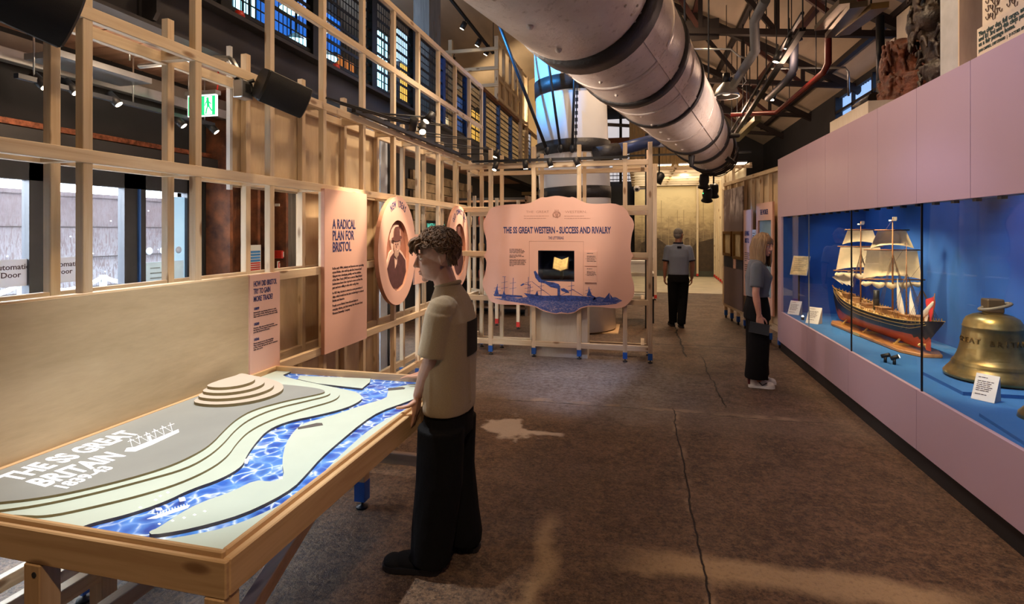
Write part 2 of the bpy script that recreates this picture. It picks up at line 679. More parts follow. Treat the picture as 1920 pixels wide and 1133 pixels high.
struct('wall_far', wf, [BEIGE, DARKW])
wm = MB()
wm.box((-5.8, -4, 3.12), (-5.65, 9.0, 6.6))
wm.box((-9.2, 9.0, 0), (-4.45, 9.15, 3.4))
wm.box((-9.2, 9.0, 3.4), (-5.65, 9.15, 7.0))
wm.box((-9.2, 9.0, 0), (-9.0, 19.2, 7.0))
struct('wall_mezzanine', wm, DARKW)

# roof: two slopes of pale boarding
RIDGE_X, RIDGE_Z = -1.6, 8.30
EAVE_X, EAVE_Z = 4.6, 4.75
ROOFM = paint('pale_roof_boarding', (0.50, 0.41, 0.31), 0.8, var=0.25, vs=1.2, scale=(1, 0.25, 1))
rf = MB()
RFM = Matrix(((1, 0, 0, 0), (0, 0, 1, 0), (0, 1, 0, 0), (0, 0, 0, 1)))
rf.prism([(EAVE_X, EAVE_Z), (RIDGE_X, RIDGE_Z), (-9.2, 4.6), (-9.2, 4.75), (RIDGE_X, RIDGE_Z + 0.15), (EAVE_X, EAVE_Z + 0.15)], 9.0, 24, RFM)
rf.prism([(EAVE_X, EAVE_Z), (RIDGE_X, RIDGE_Z), (-5.8, 6.255), (-5.8, 6.4), (RIDGE_X, RIDGE_Z + 0.15), (EAVE_X, EAVE_Z + 0.15)], -4.2, 9.0, RFM)
struct('ceiling', rf, ROOFM)

# clerestory strips of daylight under the right eave
CLEAR = glass('clear_glass')
BLUEGL = paint('frosted_daylight_sheet', (0.30, 0.45, 0.65), 0.5, emis=0.55, ecol=(0.25, 0.45, 0.85), vs=3)
for i, (y0, y1) in enumerate(((10.6, 13.6),)):
    wn = bpy.data.objects.new('window_%d' % (i + 1), None)
    COL.objects.link(wn)
    WM[wn] = Matrix.Identity(4)
    wn['kind'] = 'structure'
    struct('pane', corr(RW + 0.1, y0, y1, 4.05, 4.72, 0.12, 0.02), BLUEGL, wn)
    fr = MB()
    for k in range(4):
        y = y0 + (y1 - y0) * k / 3
        fr.box((RW - 0.06, y - 0.03, 4.0), (RW, y + 0.03, 4.75))
    fr.box((RW - 0.06, y0, 4.36), (RW, y1, 4.42))
    struct('frame', fr, BLACKM, wn)

# far window with pale blinds above a brown beam, seen between the funnel and the mast
wn = bpy.data.objects.new('window_2', None)
COL.objects.link(wn)
WM[wn] = Matrix.Identity(4)
wn['kind'] = 'structure'
PALEBLIND = paint('pale_window_blind', (0.75, 0.72, 0.74), 0.6, emis=0.32, ecol=(0.9, 0.86, 0.9), var=0.03)
struct('pane', MB().box((-1.30, 20.9, 3.6), (0.05, 20.95, 6.0)), PALEBLIND, wn)
fr = MB()
for x in (-1.30, -0.72, -0.10):
    fr.box((x - 0.05, 20.75, 3.5), (x + 0.05, 20.9, 6.1))
fr.box((-1.3, 20.7, 5.05), (0.05, 20.9, 5.25), 1)
for k in range(9):
    fr.box((-1.3, 20.8, 3.65 + 0.15 * k), (0.05, 20.82, 3.68 + 0.15 * k))
for k in range(10):
    fr.box((-1.3 + 0.145 * k, 20.8, 3.6), (-1.285 + 0.145 * k, 20.82, 5.0))
struct('frame', fr, [BLACKM, paint('brown_beam', (0.20, 0.07, 0.03), 0.6)], wn)

# ochre corrugated cladding over the far room
struct('trim_1', corr(15.6, -0.3, 1.55, 3.5, 4.9, 0.11, 0.02, 'x'), OCHRE)

# ------------------------------------------------------------------ mezzanine on the left
MEZ = 3.45
UNDER = paint('pinkish_floor_boards', (0.46, 0.27, 0.19), 0.7, var=0.3, vs=2.0, scale=(0.6, 6, 1))
mz = MB()
mz.box((-5.65, -4, 3.12), (-3.32, 9, MEZ), 1)
mz.box((-9.0, 9, 3.12), (-3.32, 19, MEZ), 1)
for k in range(58):
    y = -1.0 + k * 0.28
    mz.box((-4.2, y, 3.085), (-3.36, y + 0.265, 3.12), 0)
struct('ceiling_mezzanine', mz, [UNDER, DARKW])
bm = MB()
bm.box((-3.30, -4, 3.09), (-3.27, 17.5, 3.42))
bm.box((-3.36, -4, 3.07), (-3.16, 17.5, 3.095))
bm.box((-3.36, -4, 3.42), (-3.16, 17.5, 3.455))
struct('trim_2', bm, BEAMD)
st = thing('beam_stiffener', 'rounded dark stiffener plate on the mezzanine edge beam above the left frame', 'steel plate', (-3.24, 2.9, 3.1))
MB().prism([(0, 0), (0.10, 0), (0.13, 0.05), (0.13, 0.28), (0, 0.28)], 2.9, 2.93, Matrix(((1, 0, 0, -3.26), (0, 0, 1, 0), (0, 1, 0, 3.11), (0, 0, 0, 1)))).build('plate', BEAMD, st)
MB().box((-3.27, 2.88, 3.1), (-3.25, 2.95, 3.4)).build('weld_flange', BEAMD, st)

# mesh balustrade
rail = thing('mesh_balustrade', 'black wire mesh balustrade with brown handrail along the mezzanine edge', 'railing', (-3.3, 2, MEZ))
HANDR = paint('brown_handrail', (0.16, 0.06, 0.03), 0.45)
BLUEPOST = paint('blue_steel_post', (0.02, 0.07, 0.26), 0.45)
MB().box((-3.36, 1.0, 4.72), (-3.26, 17.4, 4.79)).build('handrail', HANDR, rail)
for k in range(13):
    y = 1.2 + k * 1.25
    MB().box((-3.37, y - 0.06, MEZ), (-3.29, y + 0.06, 4.72)).build('post', BLUEPOST if k > 5 else BLACKM, rail)
    if k < 12:
        p = MB()
        for j in range(11):
            z = MEZ + 0.12 + j * 0.112
            hh = 0.018 if j % 2 == 0 else 0.005
            p.box((-3.335, y + 0.05, z - hh), (-3.325, y + 1.2, z + hh))
        for j in range(19):
            yy = y + 0.08 + j * 0.062
            p.box((-3.333, yy - 0.003, MEZ + 0.1), (-3.327, yy + 0.003, 4.7))
        p.build('mesh_panel', BLACKM, rail)
for y, lab in ((3.76, 'red fire bell box on the mezzanine edge, seen left of the tall studs'), (5.2, 'red fire bell box on the mezzanine edge, behind the boarded partition top')):
    q = thing('fire_bell', lab, 'fire bell', (-3.22, y, MEZ))
    MB().lathe([(0.0, 0), (0.038, 0.0), (0.044, 0.025), (0.032, 0.06), (0.0, 0.066)], 16, Matrix.Translation((-3.22, y, MEZ + 0.004))).build('dome', REDPAINT, q)

# lit displays upstairs, behind the mesh
YEL = emit('yellow_backlit_wall', (1.0, 0.55, 0.10), 0.62)
YEL2 = emit('pale_backlit_wall', (1.0, 0.78, 0.45), 0.6)
BLU = emit('blue_screen', (0.05, 0.42, 1.0), 1.7)
CYAN = emit('cyan_screen', (0.35, 0.80, 1.0), 2.0)
DIMBLUE = emit('dim_blue_panel', (0.03, 0.10, 0.30), 0.45)
ORANGE = emit('orange_backlit_panel', (0.8, 0.25, 0.05), 0.28)


def display(lab, X, Y0, Y1, Z0, Z1, m, g='lit display panels on the mezzanine', name='lit_display'):
    q = thing(name, lab, 'display panel', (X, (Y0 + Y1) / 2, MEZ), 0, g)
    MB().box((X, Y0, Z0), (X + 0.03, Y1, Z1)).build('screen', m, q)
    f = MB()
    f.box((X - 0.06, Y0 - 0.03, MEZ), (X, Y1 + 0.03, Z1 + 0.04))
    f.build('backing_board', BLACKM, q)
    for k in range(1, 3):
        y = Y0 + (Y1 - Y0) * k / 3
        MB().box((X + 0.03, y - 0.015, Z0), (X + 0.04, y + 0.015, Z1)).build('mullion', BLACKM, q)
    return q


display('tall yellow lit panel with pale top behind the mesh, nearest of the yellow ones', -4.6, 9.7, 10.6, 3.5, 5.0, YEL)
display('second yellow lit panel along the mezzanine', -4.6, 10.75, 11.3, 3.5, 4.9, YEL)
display('third yellow lit panel along the mezzanine, beside a pale strip', -4.6, 11.77, 12.8, 3.5, 4.45, YEL2)
display('last yellow lit panel, under the end of the timber grid', -4.6, 14.3, 15.1, 3.6, 5.1, YEL)
display('pale blue lit panel high above the nearest yellow one', -4.75, 9.85, 11.3, 5.1, 5.75, emit('pale_blue_screen', (0.45, 0.72, 1.0), 0.8))
display('narrow cyan white screen glowing left of the yellow panels', -4.6, 8.75, 9.1, 4.15, 5.3, CYAN)
display('deep blue dim panel between two yellow panels', -4.62, 13.0, 14.1, 3.55, 5.2, DIMBLUE)
display('small bright cyan screen at the top left above the big beam', -4.4, 5.05, 5.35, 3.95, 4.7, CYAN)
display('wide blue lit panel low behind the mesh near the tall studs', -5.2, 6.4, 8.5, 3.6, 5.4, emit('deep_blue_screen', (0.015, 0.16, 0.70), 0.42))
display('dull orange lit shelf panel behind the mesh in the middle of the grid', -4.7, 7.6, 8.1, 3.8, 4.5, ORANGE)
display('dull orange lit panel behind the mesh below the tall grid', -4.9, 8.4, 9.0, 3.8, 4.3, ORANGE)
for k, (y, z, x) in enumerate(((6.45, 4.30, -4.6), (7.15, 4.30, -4.6), (6.5, 4.78, -4.7), (7.25, 4.8, -4.7))):
    q = thing('dome_lamp', ('round blue white lamp glowing behind the mesh, lower left of four', 'round blue white lamp glowing behind the mesh, lower right of four',
                            'round blue white lamp glowing behind the mesh, upper left of four', 'round blue white lamp glowing behind the mesh, upper right of four')[k], 'lamp', (x, y, z), 0, 'blue lamps on the mezzanine')
    MB().lathe([(0.04, 0.12), (0.10, 0.08), (0.19, 0.0)], 20, Matrix.Translation((x, y, z)), caps=False).build('shade', BLACKM, q)
    MB().ell((x, y, z - 0.005), (0.17, 0.17, 0.05)).build('lens', CYAN, q)
    MB().cyl((x, y, z + 0.1), (x, y, 5.9), 0.012).build('cord', BLACKP, q)

# grey timber post of the old shed standing in front of the mezzanine
GREYW = wood('grey_weathered_timber', 'z', (0.10, 0.11, 0.11), (0.22, 0.23, 0.22))
q = on_x(806, 60, -3.75)
pst = thing('timber_post', 'thick grey weathered timber post rising behind the timber grid', 'post', (-3.8, q.y, MEZ))
MB().box((-3.95, q.y - 0.28, MEZ), (-3.65, q.y + 0.28, 7.1)).build('shaft', GREYW, pst)
MB().box((-3.99, q.y - 0.32, MEZ), (-3.61, q.y + 0.32, MEZ + 0.1)).build('base_plate', BLACKM, pst)

# dark columns on the far beige wall
for k, px in enumerate((835, 885)):
    q = on_y(px, 100, 18.9)
    c_ = MB().box((q.x - 0.25, 18.75, MEZ), (q.x + 0.25, 19.0, 8.4)).build('steel_column', DARKW)
    tag(c_, ('dark column on the far beige wall, nearer the grey timber post', 'dark column on the far beige wall behind the hanging track light')[k], 'column', 'columns on the far wall')
q = MB().beam(on_y(862, 135, 18.55), on_y(985, 118, 18.55), 0.25, 0.3).build('steel_brace', DARKW)
tag(q, 'dark slanting brace across the far beige wall', 'steel beam')

# ------------------------------------------------------------------ glazed entrance in the left wall
dr = bpy.data.objects.new('door_1', None)
COL.objects.link(dr)
WM[dr] = Matrix.Identity(4)
dr['kind'] = 'structure'
fx0, fx1 = LW - 0.085, LW - 0.015
fm = MB()
for y0, y1 in ((1.25, 1.40), (2.10, 2.22), (2.88, 3.01), (3.60, 3.80), (4.24, 4.42)):
    fm.box((fx0, y0, 0), (fx1, y1, 2.25))
fm.box((fx0, 1.25, 2.06), (fx1, 4.42, 2.25))
fm.box((fx0, 1.25, 0), (fx1, 4.42, 0.12))
struct('frame', fm, CHAR, dr)
bl = MB().box((fx1, 3.72, 0.12), (fx1 + 0.02, 3.735, 2.06))
struct('edge_seal', bl, paint('blue_gasket', (0.04, 0.15, 0.55), 0.4), dr)
for y0, y1 in ((1.40, 2.10), (2.22, 2.88), (3.01, 3.60), (3.80, 4.24)):
    struct('pane', MB().box((LW - 0.06, y0, 0.12), (LW - 0.05, y1, 2.06)), CLEAR, dr)
FROST = paint('frosted_blue_film', (0.45, 0.68, 0.86), 0.35, emis=0.30, ecol=(0.30, 0.60, 0.95), var=0.03)
struct('film', MB().box((LW - 0.048, 4.02, 0.12), (LW - 0.046, 4.24, 2.02)), FROST, dr)
dots = MB()
for y in (3.86, 4.00, 4.06, 4.17):
    dots.lathe([(0.0, 0), (0.033, 0), (0.033, 0.002), (0, 0.002)], 20, frame_m((LW - 0.045, y, 1.52), (0, 1, 0), (0, 0, 1)))
struct('marking', dots, paper('backlit_white_dot', (0.8, 0.85, 0.9), 0.5), dr)
NOTICE = paper('backlit_paper', (0.62, 0.64, 0.70), 0.22)
for y, lab in ((2.79, 'white automatic door notice on the glass, leftmost of the pair'), (3.14, 'white automatic door notice on the glass, right of the dark upright')):
    s_ = thing('door_notice', lab, 'sign', (LW - 0.03, y, 1.33), 0, 'notices on the entrance glass')
    MB().box((LW - 0.042, y - 0.15, 1.31), (LW - 0.036, y + 0.13, 1.50)).build('card', NOTICE, s_)
    text('Automatic\nDoor', 0.055, INK, s_, frame_m((LW - 0.035, y - 0.01, 1.43), (0, 1, 0), (0, 0, 1)), align='CENTER', bold=0.01)
s_ = thing('glass_notice', 'pale blue notice with faint text low on the right glass panel', 'sign', (LW - 0.03, 4.0, 1.0))
MB().box((LW - 0.042, 3.82, 0.95), (LW - 0.036, 4.22, 1.42)).build('card', paint('pale_blue_card', (0.50, 0.66, 0.80), 0.5, emis=0.15, ecol=(0.4, 0.65, 0.9)), s_)
tx = MB()
for k in range(7):
    tx.box((LW - 0.035, 3.86, 1.36 - k * 0.045), (LW - 0.034, 3.86 + 0.10 + 0.2 * ((k * 37) % 10) / 10, 1.372 - k * 0.045))
tx.build('text_lines', paint('grey_text', (0.30, 0.42, 0.55), 0.6), s_)

dr2 = bpy.data.objects.new('door_2', None)
COL.objects.link(dr2)
WM[dr2] = Matrix.Identity(4)
dr2['kind'] = 'structure'
fm = MB()
for y0, y1 in ((5.95, 6.05), (6.8, 6.9), (7.65, 7.75)):
    fm.box((fx0, y0, 0), (fx1, y1, 2.25))
fm.box((fx0, 5.95, 2.12), (fx1, 7.75, 2.25))
struct('frame', fm, CHAR, dr2)
for y0, y1 in ((6.05, 6.8), (6.9, 7.65)):
    struct('pane', MB().box((LW - 0.06, y0, 0.0), (LW - 0.05, y1, 2.12)), CLEAR, dr2)

# outside: the old ship's riveted hull and the rope fence on the quay
def hull_mat():
    m, nt, b = newmat('old_riveted_iron')
    o = coords(nt)
    sep = nd(nt, 'ShaderNodeSeparateXYZ', {0: o})
    n = noisef(nt, o, 2.2, 6, 0.7)
    n2 = noisef(nt, coords(nt, (1, 6, 1.2)), 3.5, 5, 0.75, 1.5)
    col = ramp(nt, n, [(0.3, (0.15, 0.11, 0.112)), (0.7, (0.24, 0.185, 0.19))])
    low = nd(nt, 'ShaderNodeMapRange', {0: sep.outputs[2], 1: 0.3, 2: 1.9, 3: 0.95, 4: 0.1}).outputs[0]
    col = mix(nt, math_(nt, 'MULTIPLY', ramp(nt, n2, [(0.44, 0.0), (0.54, 1.0)]), low), col, (0.46, 0.48, 0.52))  # glass reflections painted as pale scratches on the lower hull
    nt.links.new(col, b.inputs['Base Color'])
    b.inputs['Roughness'].default_value = 0.6
    bump(nt, b, n2, 0.3, 0.02)
    return m


hullx = -8.6
sh = thing('ship_hull', 'old riveted iron ship hull outside beyond the glazed entrance', 'ship', (hullx, 5, 0))
hb = MB()
for k in range(9):
    z0 = -1.6 + 0.48 * k
    z0_, z1_ = z0, z0 + 0.49
    if z1_ > 2.30:
        z1_ = 2.30
    hb.box((hullx - 0.1 - 0.012 * (k % 2), -2, z0_), (hullx - 0.012 * (k % 2), 8.9, z1_))
hb.build('plating', hull_mat(), sh)
for k in range(1, 9):
    z = -1.6 + 0.48 * k
    if 0.2 < z < 2.2:
        MB().box((hullx - 0.002, -2, z - 0.008), (hullx + 0.004, 8.9, z + 0.006)).build('joint_shadow_strip', paint('plate_gap_shadow', (0.07, 0.055, 0.055), 0.8), sh)  # dark strips draw the gap shadow along the plate joints
rv = MB()
for k in range(1, 9):
    z = -1.6 + 0.48 * k
    for j in range(34):
        y = 2.0 + j * 0.2 + 0.05 * ((j * 7 + k) % 3)
        if z + 0.36 < 2.3 and (j + k) % 2 == 0:
            rv.ell((hullx + 0.004, y, z + 0.20 + 0.12 * ((j * 5 + k) % 3 - 1) + 0.03 * math.sin(j * 2.3)), 0.013, n=8, m=5)
r_ = rv.build('rivet', paint('pale_rivet', (0.66, 0.68, 0.72), 0.4), sh)
r_['kind'] = 'stuff'
mk = MB().ell((hullx, 5.72, 1.03), (0.015, 0.17, 0.11)).build('scupper', paint('pale_scupper', (0.80, 0.72, 0.62), 0.5), sh)
struct('ground_quay', MB().box((hullx, -2, -0.2), (LW - 0.25, 8.9, -0.02)), paint('quay_paving', (0.55, 0.56, 0.58), 0.7))
fe = thing('rope_fence', 'white rope fence on short posts along the quay outside the glass', 'fence', (-7.5, 5, 0))
posts = [2.96, 4.0, 5.04, 6.08, 7.12]
for y in posts:
    MB().cyl((-7.5, y, -0.02), (-7.5, y, 1.06), 0.045).build('post', WHITEP, fe)
for a, b_ in zip(posts, posts[1:]):
    MB().tube([(-7.5, a + (b_ - a) * t / 8, 1.04 - 0.14 * (1 - (2 * t / 8 - 1) ** 2)) for t in range(9)], 0.03).build('rope', WHITEP, fe)

# rusty columns, fire point and corrugated cladding between the entrance and the partition
for k, (y0, y1, x0) in enumerate(((4.45, 4.86, -4.05), (5.00, 5.32, -4.05))):
    c_ = thing('iron_column', ('broad rust brown iron column just right of the glazed entrance', 'peeling rust brown iron column behind the fire action notice')[k], 'column', (x0, (y0 + y1) / 2, 0), 0, 'rusty iron columns')
    MB().box((x0 - 0.1, y0, 0), (x0 - 0.08, y1, 3.08)).build('web', RUST, c_)
    MB().box((x0 - 0.14, y0 - 0.01, 0), (x0 + 0.14, y0 + 0.03, 3.1)).build('flange', RUST, c_)
    MB().box((x0 - 0.14, y1 - 0.03, 0), (x0 + 0.14, y1 + 0.01, 3.1)).build('flange', RUST, c_)
fa = thing('fire_notice', 'blue white and red fire action notice on the peeling iron column', 'sign', (-3.9, 5.0, 1.3))
s0 = on_x(467, 460, -3.88)
s1 = on_x(490, 508, -3.88)
MB().box((-3.89, s0.y, s1.z), (-3.885, s1.y, s0.z)).build('board', WHITEP, fa)
bb = MB()
H_ = s0.z - s1.z
for k in range(4):
    bb.box((-3.884, s0.y + 0.012, s0.z - H_ * (0.22 + 0.11 * k)), (-3.883, s1.y - 0.012, s0.z - H_ * (0.30 + 0.11 * k)))
bb.build('blue_band', paint('sign_blue', (0.05, 0.25, 0.65), 0.5), fa)
bb = MB()
for k in range(4):
    bb.box((-3.884, s0.y + 0.012, s0.z - H_ * (0.66 + 0.08 * k)), (-3.883, s1.y - 0.012, s0.z - H_ * (0.715 + 0.08 * k)))
bb.build('red_band', REDPAINT, fa)
CG = paint('grey_brown_cladding', (0.13, 0.11, 0.095), 0.55)
q0, q1 = on_x(533, 400, -4.1), on_x(575, 400, -4.1)
cb = corr(-4.1, q0.y, q1.y + 0.3, 0, 3.05, 0.085, 0.02).build('corrugated_cladding', CG)
tag(cb, 'dark grey corrugated cladding sheet right of the white pipe', 'cladding')
q = on_x(526, 400, -4.02)
pp = thing('white_pipe', 'slim white vertical pipe left of the corrugated cladding', 'pipe', (-4.02, q.y, 0))
MB().cyl((-4.02, q.y, 0), (-4.02, q.y, 3.0), 0.022).build('tube', WHITEP, pp)
MB().box((-4.05, q.y - 0.06, 1.98), (-3.99, q.y + 0.06, 2.01)).build('bracket', WHITEP, pp)
q = on_x(528, 477, -3.98)
cp = thing('call_point', 'red fire alarm call point box beside the white pipe', 'alarm', (-3.98, q.y, q.z))
MB().box((-4.05, q.y - 0.05, q.z - 0.045), (-3.94, q.y + 0.06, q.z + 0.045)).build('housing', REDPAINT, cp, 0.006)
MB().box((-3.94, q.y - 0.03, q.z - 0.03), (-3.936, q.y + 0.03, q.z + 0.03)).build('push_plate', WHITEP, cp)
q = on_x(528, 497, -3.98)
cp = thing('alarm_sign', 'small red and white fire alarm sign under the call point', 'sign', (-3.98, q.y, q.z))
MB().box((-4.0, q.y - 0.055, q.z - 0.045), (-3.99, q.y + 0.06, q.z + 0.045)).build('plate', WHITEP, cp)
MB().box((-3.99, q.y - 0.045, q.z - 0.035), (-3.988, q.y + 0.05, q.z + 0.035)).build('red_panel', REDPAINT, cp)
ic = MB()
ic.box((-3.988, q.y - 0.03, q.z - 0.02), (-3.986, q.y - 0.01, q.z + 0.02))
ic.ell((-3.987, q.y + 0.02, q.z + 0.008), (0.002, 0.015, 0.015))
ic.box((-3.988, q.y + 0.012, q.z - 0.028), (-3.986, q.y + 0.028, q.z - 0.004))
ic.build('pictogram', WHITEP, cp)

# pale post and reveal beyond the boarded partition, catching daylight from the second doorway
p = on_z(720, 702, 0)
cpost = thing('plaster_pier', 'pale grey square pier lit blue behind the timber grid', 'pillar', (p.x - 0.08, p.y, 0))
MB().box((p.x - 0.2, p.y - 0.085, 0), (p.x, p.y + 0.09, 3.07)).build('shaft', paint('pale_grey_plaster', (0.50, 0.54, 0.60), 0.7), cpost)
MB().box((p.x - 0.21, p.y + 0.09, 0), (p.x + 0.01, p.y + 0.13, 3.07)).build('edge_trim', BLACKM, cpost)

# stone lined back wall and thanks sign glimpsed through the grid
STONE = paint('rough_stone', (0.30, 0.22, 0.13), 0.85, var=0.45, vs=5, bmp=0.8, bs=9)
stw = MB()
for r in range(6):
    for k in range(7):
        y = 9.0 + k * 0.52 + 0.26 * (r % 2)
        stw.box((-4.19, y, 1.72 + r * 0.19), (-4.12 - 0.02 * ((r * 3 + k) % 3), y + 0.49, 1.895 + r * 0.19))
q = stw.build('stone_facing', STONE)
tag(q, 'rough brown stone facing on the dim wall behind the grid', 'stone panel')
q = on_x(800, 424, -4.0)
ts = thing('thanks_sign', 'dark sign with teal glowing thanks lettering behind the grid', 'sign', (-4.0, q.y, q.z))
MB().box((-4.05, q.y - 0.1, q.z - 0.11), (-4.0, q.y + 1.6, q.z + 0.11)).build('board', BLACKM, ts)
for dy in (0.2, 1.3):
    MB().box((-4.205, q.y + dy, q.z - 0.03), (-4.05, q.y + dy + 0.05, q.z + 0.03)).build('wall_bracket', BLACKM, ts)
text('WITH THANKS TO', 0.15, emit('teal_letters', (0.15, 0.75, 0.55), 0.5), ts, frame_m((-3.99, q.y, q.z - 0.05), (0, 1, 0), (0, 0, 1)), width=1.3)

# shop shelves below the mezzanine, dim, with small goods
SHELFW = wood('dark_shelf_timber', 'x', (0.12, 0.07, 0.04), (0.2, 0.12, 0.07))
sf = thing('shelf_unit', 'dark wooden shelf unit below the mezzanine behind the grid corner', 'shelf', (-3.1, 10.6, 0))
for x in (-3.9, -2.2):
    MB().box((x - 0.03, 10.4, 0), (x + 0.03, 10.85, 2.4)).build('side', SHELFW, sf)
SHZ = (0.15, 0.7, 1.25, 1.8, 2.3)
for z in SHZ:
    MB().box((-3.9, 10.4, z - 0.02), (-2.2, 10.85, z + 0.02)).build('shelf', SHELFW, sf)
MB().box((-3.9, 10.85, 0), (-2.2, 10.87, 2.4)).build('back_panel', DARKW, sf)
goods = [paint('goods_%d' % i, c, 0.5) for i, c in enumerate(((0.55, 0.10, 0.05), (0.75, 0.65, 0.5), (0.6, 0.35, 0.1), (0.35, 0.25, 0.2)))]
gb = {}
NUM = ('first', 'second', 'third', 'fourth', 'fifth', 'sixth', 'seventh', 'eighth', 'ninth', 'tenth')
CN = ('red', 'cream', 'amber', 'brown')
SHN = ('lowest', 'second lowest', 'middle', 'second highest')
for r in range(1, 4):
    for k in range(6):
        x = -3.72 + k * 0.27
        j = (k * 3 + r * 2) % 4
        lab = '%s capped jar on the %s shelf of the dark unit, %s from the left' % (CN[j], SHN[r], NUM[k])
        if j not in gb:
            q = thing('goods_jar', lab, 'jar', (x, 10.55, SHZ[r] + 0.02), 0, 'jars on the shop shelf')
            MB().lathe([(0, 0), (0.06, 0), (0.065, 0.15), (0.035, 0.2), (0, 0.2)], 14).build('jar_body', goods[j], q, local=True)
            MB().lathe([(0, 0.2), (0.04, 0.2), (0.04, 0.235), (0, 0.235)], 14).build('lid', BLACKP, q, local=True)
            gb[j] = q
        else:
            dup(gb[j], (x, 10.55, SHZ[r] + 0.02), 0, lab)
light('POINT', 'shelf_lamp_light', (-3.0, 10.0, 2.5), 14, WARM, radius=0.1)
# ------------------------------------------------------------------ timber stud frames
SW = 0.046
FX, BX = -2.483, -2.675          # front and rear stud rows of the left frame (centre lines)
STY = [1.293 + 0.6305 * k for k in range(12)]
fr_ = thing('timber_stud_frame', 'long double pine stud frame along the left side with boarded and open bays', 'timber frame', (FX, 4.4, 0))


def stud(parent, x, y, z0, z1, foot=None, w=SW, name='stud'):
    s = MB().box((x - w / 2, y - w / 2, z0), (x + w / 2, y + w / 2, z1)).build(name, PINE['z'], parent, 0.0025)
    if foot:
        f = MB().box((x - w / 2 - 0.001, y - w / 2 - 0.001, 0.04), (x + w / 2 + 0.001, y + w / 2 + 0.001, 0.125)).build('painted_tip', foot, s)
        MB().lathe([(0.0, 0.0), (0.032, 0.0), (0.03, 0.012), (0.008, 0.018), (0.008, 0.05), (0, 0.05)], 14, Matrix.Translation((x, y, 0))).build('levelling_foot', BLACKP, s)
    return s


def rail_y(parent, x, z, y0, y1, h=0.062, w=0.04):
    return MB().box((x - w / 2, y0, z - h / 2), (x + w / 2, y1, z + h / 2)).build('rail', PINE['y'], parent, 0.0025)


def rail_x(parent, y, z, x0, x1, h=0.062, w=0.04, P=None):
    return MB().box((x0, y - w / 2, z - h / 2), (x1, y + w / 2, z + h / 2)).build('rail', (P or PINE)['x'], parent, 0.0025)


for k, y in enumerate(STY):
    if k == 0:
        stud(fr_, FX, y, 0, 4.02)
    elif k == 11:
        stud(fr_, FX, y, 2.66, 4.02)
    else:
        stud(fr_, FX, y, 0.04, 4.02, BLUEPAINT)
    if k < 11:
        stud(fr_, BX, y, 0.04 if k else 0, 2.93, BLUEPAINT if k else None)
for z in (0.18, 0.745, 1.385, 2.042):
    rail_y(fr_, FX + 0.006, z, 0.9, 7.63)
    rail_y(fr_, BX, z, 0.9, 7.63)
rail_y(fr_, FX + 0.006, 2.70, 0.9, 8.26)
rail_y(fr_, BX, 2.69, 0.9, 7.63)
for z in (3.355, 4.0):
    rail_y(fr_, FX + 0.006, z, 0.9, 8.26)
for k, y in enumerate(STY[:11]):
    for z in (2.70, 2.042):
        MB().box((BX + 0.02, y - 0.065, z - 0.03), (FX - 0.02, y - 0.02, z + 0.03)).build('spacer', PINE['x'], fr_)
MB().box((-2.455, 0.9, 0.62), (-2.44, 2.93, 1.408)).build('plywood_board', PLYY, fr_)['label'] = 'broad pale plywood board behind the table'
for a, b_ in (((-2.715, 3.08, 2.0), (-2.70, 5.15, 2.67)), ((-2.715, 3.80, 0.02), (-2.70, 5.15, 2.0)), ((-2.715, 3.08, 0.02), (-2.70, 3.80, 1.40))):
    MB().box(a, b_).build('plywood_backing', PLY, fr_)
MB().box((-2.72, 3.055, 1.98), (-2.69, 3.078, 2.95)).build('white_edge_strip', WHITEP, fr_)

# the frame that carries the curved sign at the end of the aisle
FY, GY = 7.08, 7.51
sf_ = thing('timber_stud_frame', 'pine stud frame on blue tipped legs carrying the curved pink sign', 'timber frame', (-1.0, FY, 0))
for x in (-2.0, -1.395, -0.784, -0.189, 0.127):
    stud(sf_, x, FY, 0.04, 2.84, BLUEPAINT, 0.055)
for x in (-2.26, -1.954, -1.364, -0.757, 0.11):
    stud(sf_, x, GY, 0.04, 2.80, BLUEPAINT, 0.05)
for z in (0.18, 0.775, 1.385, 1.995, 2.585):
    for a, b_ in (((-2.43, -1.40), (-0.78, 0.155)) if 1.1 < z < 1.7 else ((-2.43, 0.155),)):
        rail_x(sf_, FY - 0.006, z, a, b_, 0.07)
    rail_x(sf_, GY - 0.006, z - 0.05, -2.43, 0.135, 0.06)
for x in (-2.26, 0.1):
    for z in (0.2, 0.79, 2.55):
        MB().box((x - 0.09, FY, z - 0.03), (x - 0.045, GY, z + 0.03)).build('cross_rail', PINE['y'], sf_)

# timber work on the mezzanine above the balustrade
uf = thing('timber_stud_frame', 'tall pale timber box frame standing on the mezzanine, partly boarded', 'timber frame', (-3.4, 12.2, MEZ))
for x in (-5.6, -4.4, -3.26):
    stud(uf, x, 12.05, MEZ + (1.3 if x > -3.5 else 0), 6.25, None, 0.09)
for z in (5.95, 5.5, 5.1):
    rail_x(uf, 12.0, z, -6.4, -3.2, 0.08, 0.06)
for y in (12.7, 13.4, 14.0):
    stud(uf, -3.26, y, 4.8, 6.2, None, 0.07)
for y in (14.5, 15.3):
    stud(uf, -3.24, y, 3.5, 6.2, None, 0.10)
rail_y(uf, -3.26, 6.2, 12.0, 15.3, 0.09)
rail_y(uf, -3.26, 4.85, 12.0, 15.3, 0.07)
MB().box((-3.33, 12.1, 4.83), (-3.31, 14.5, 5.48)).build('plywood_board', PLY, uf)
rail_y(uf, -3.25, 5.3, 12.1, 14.5, 0.07)

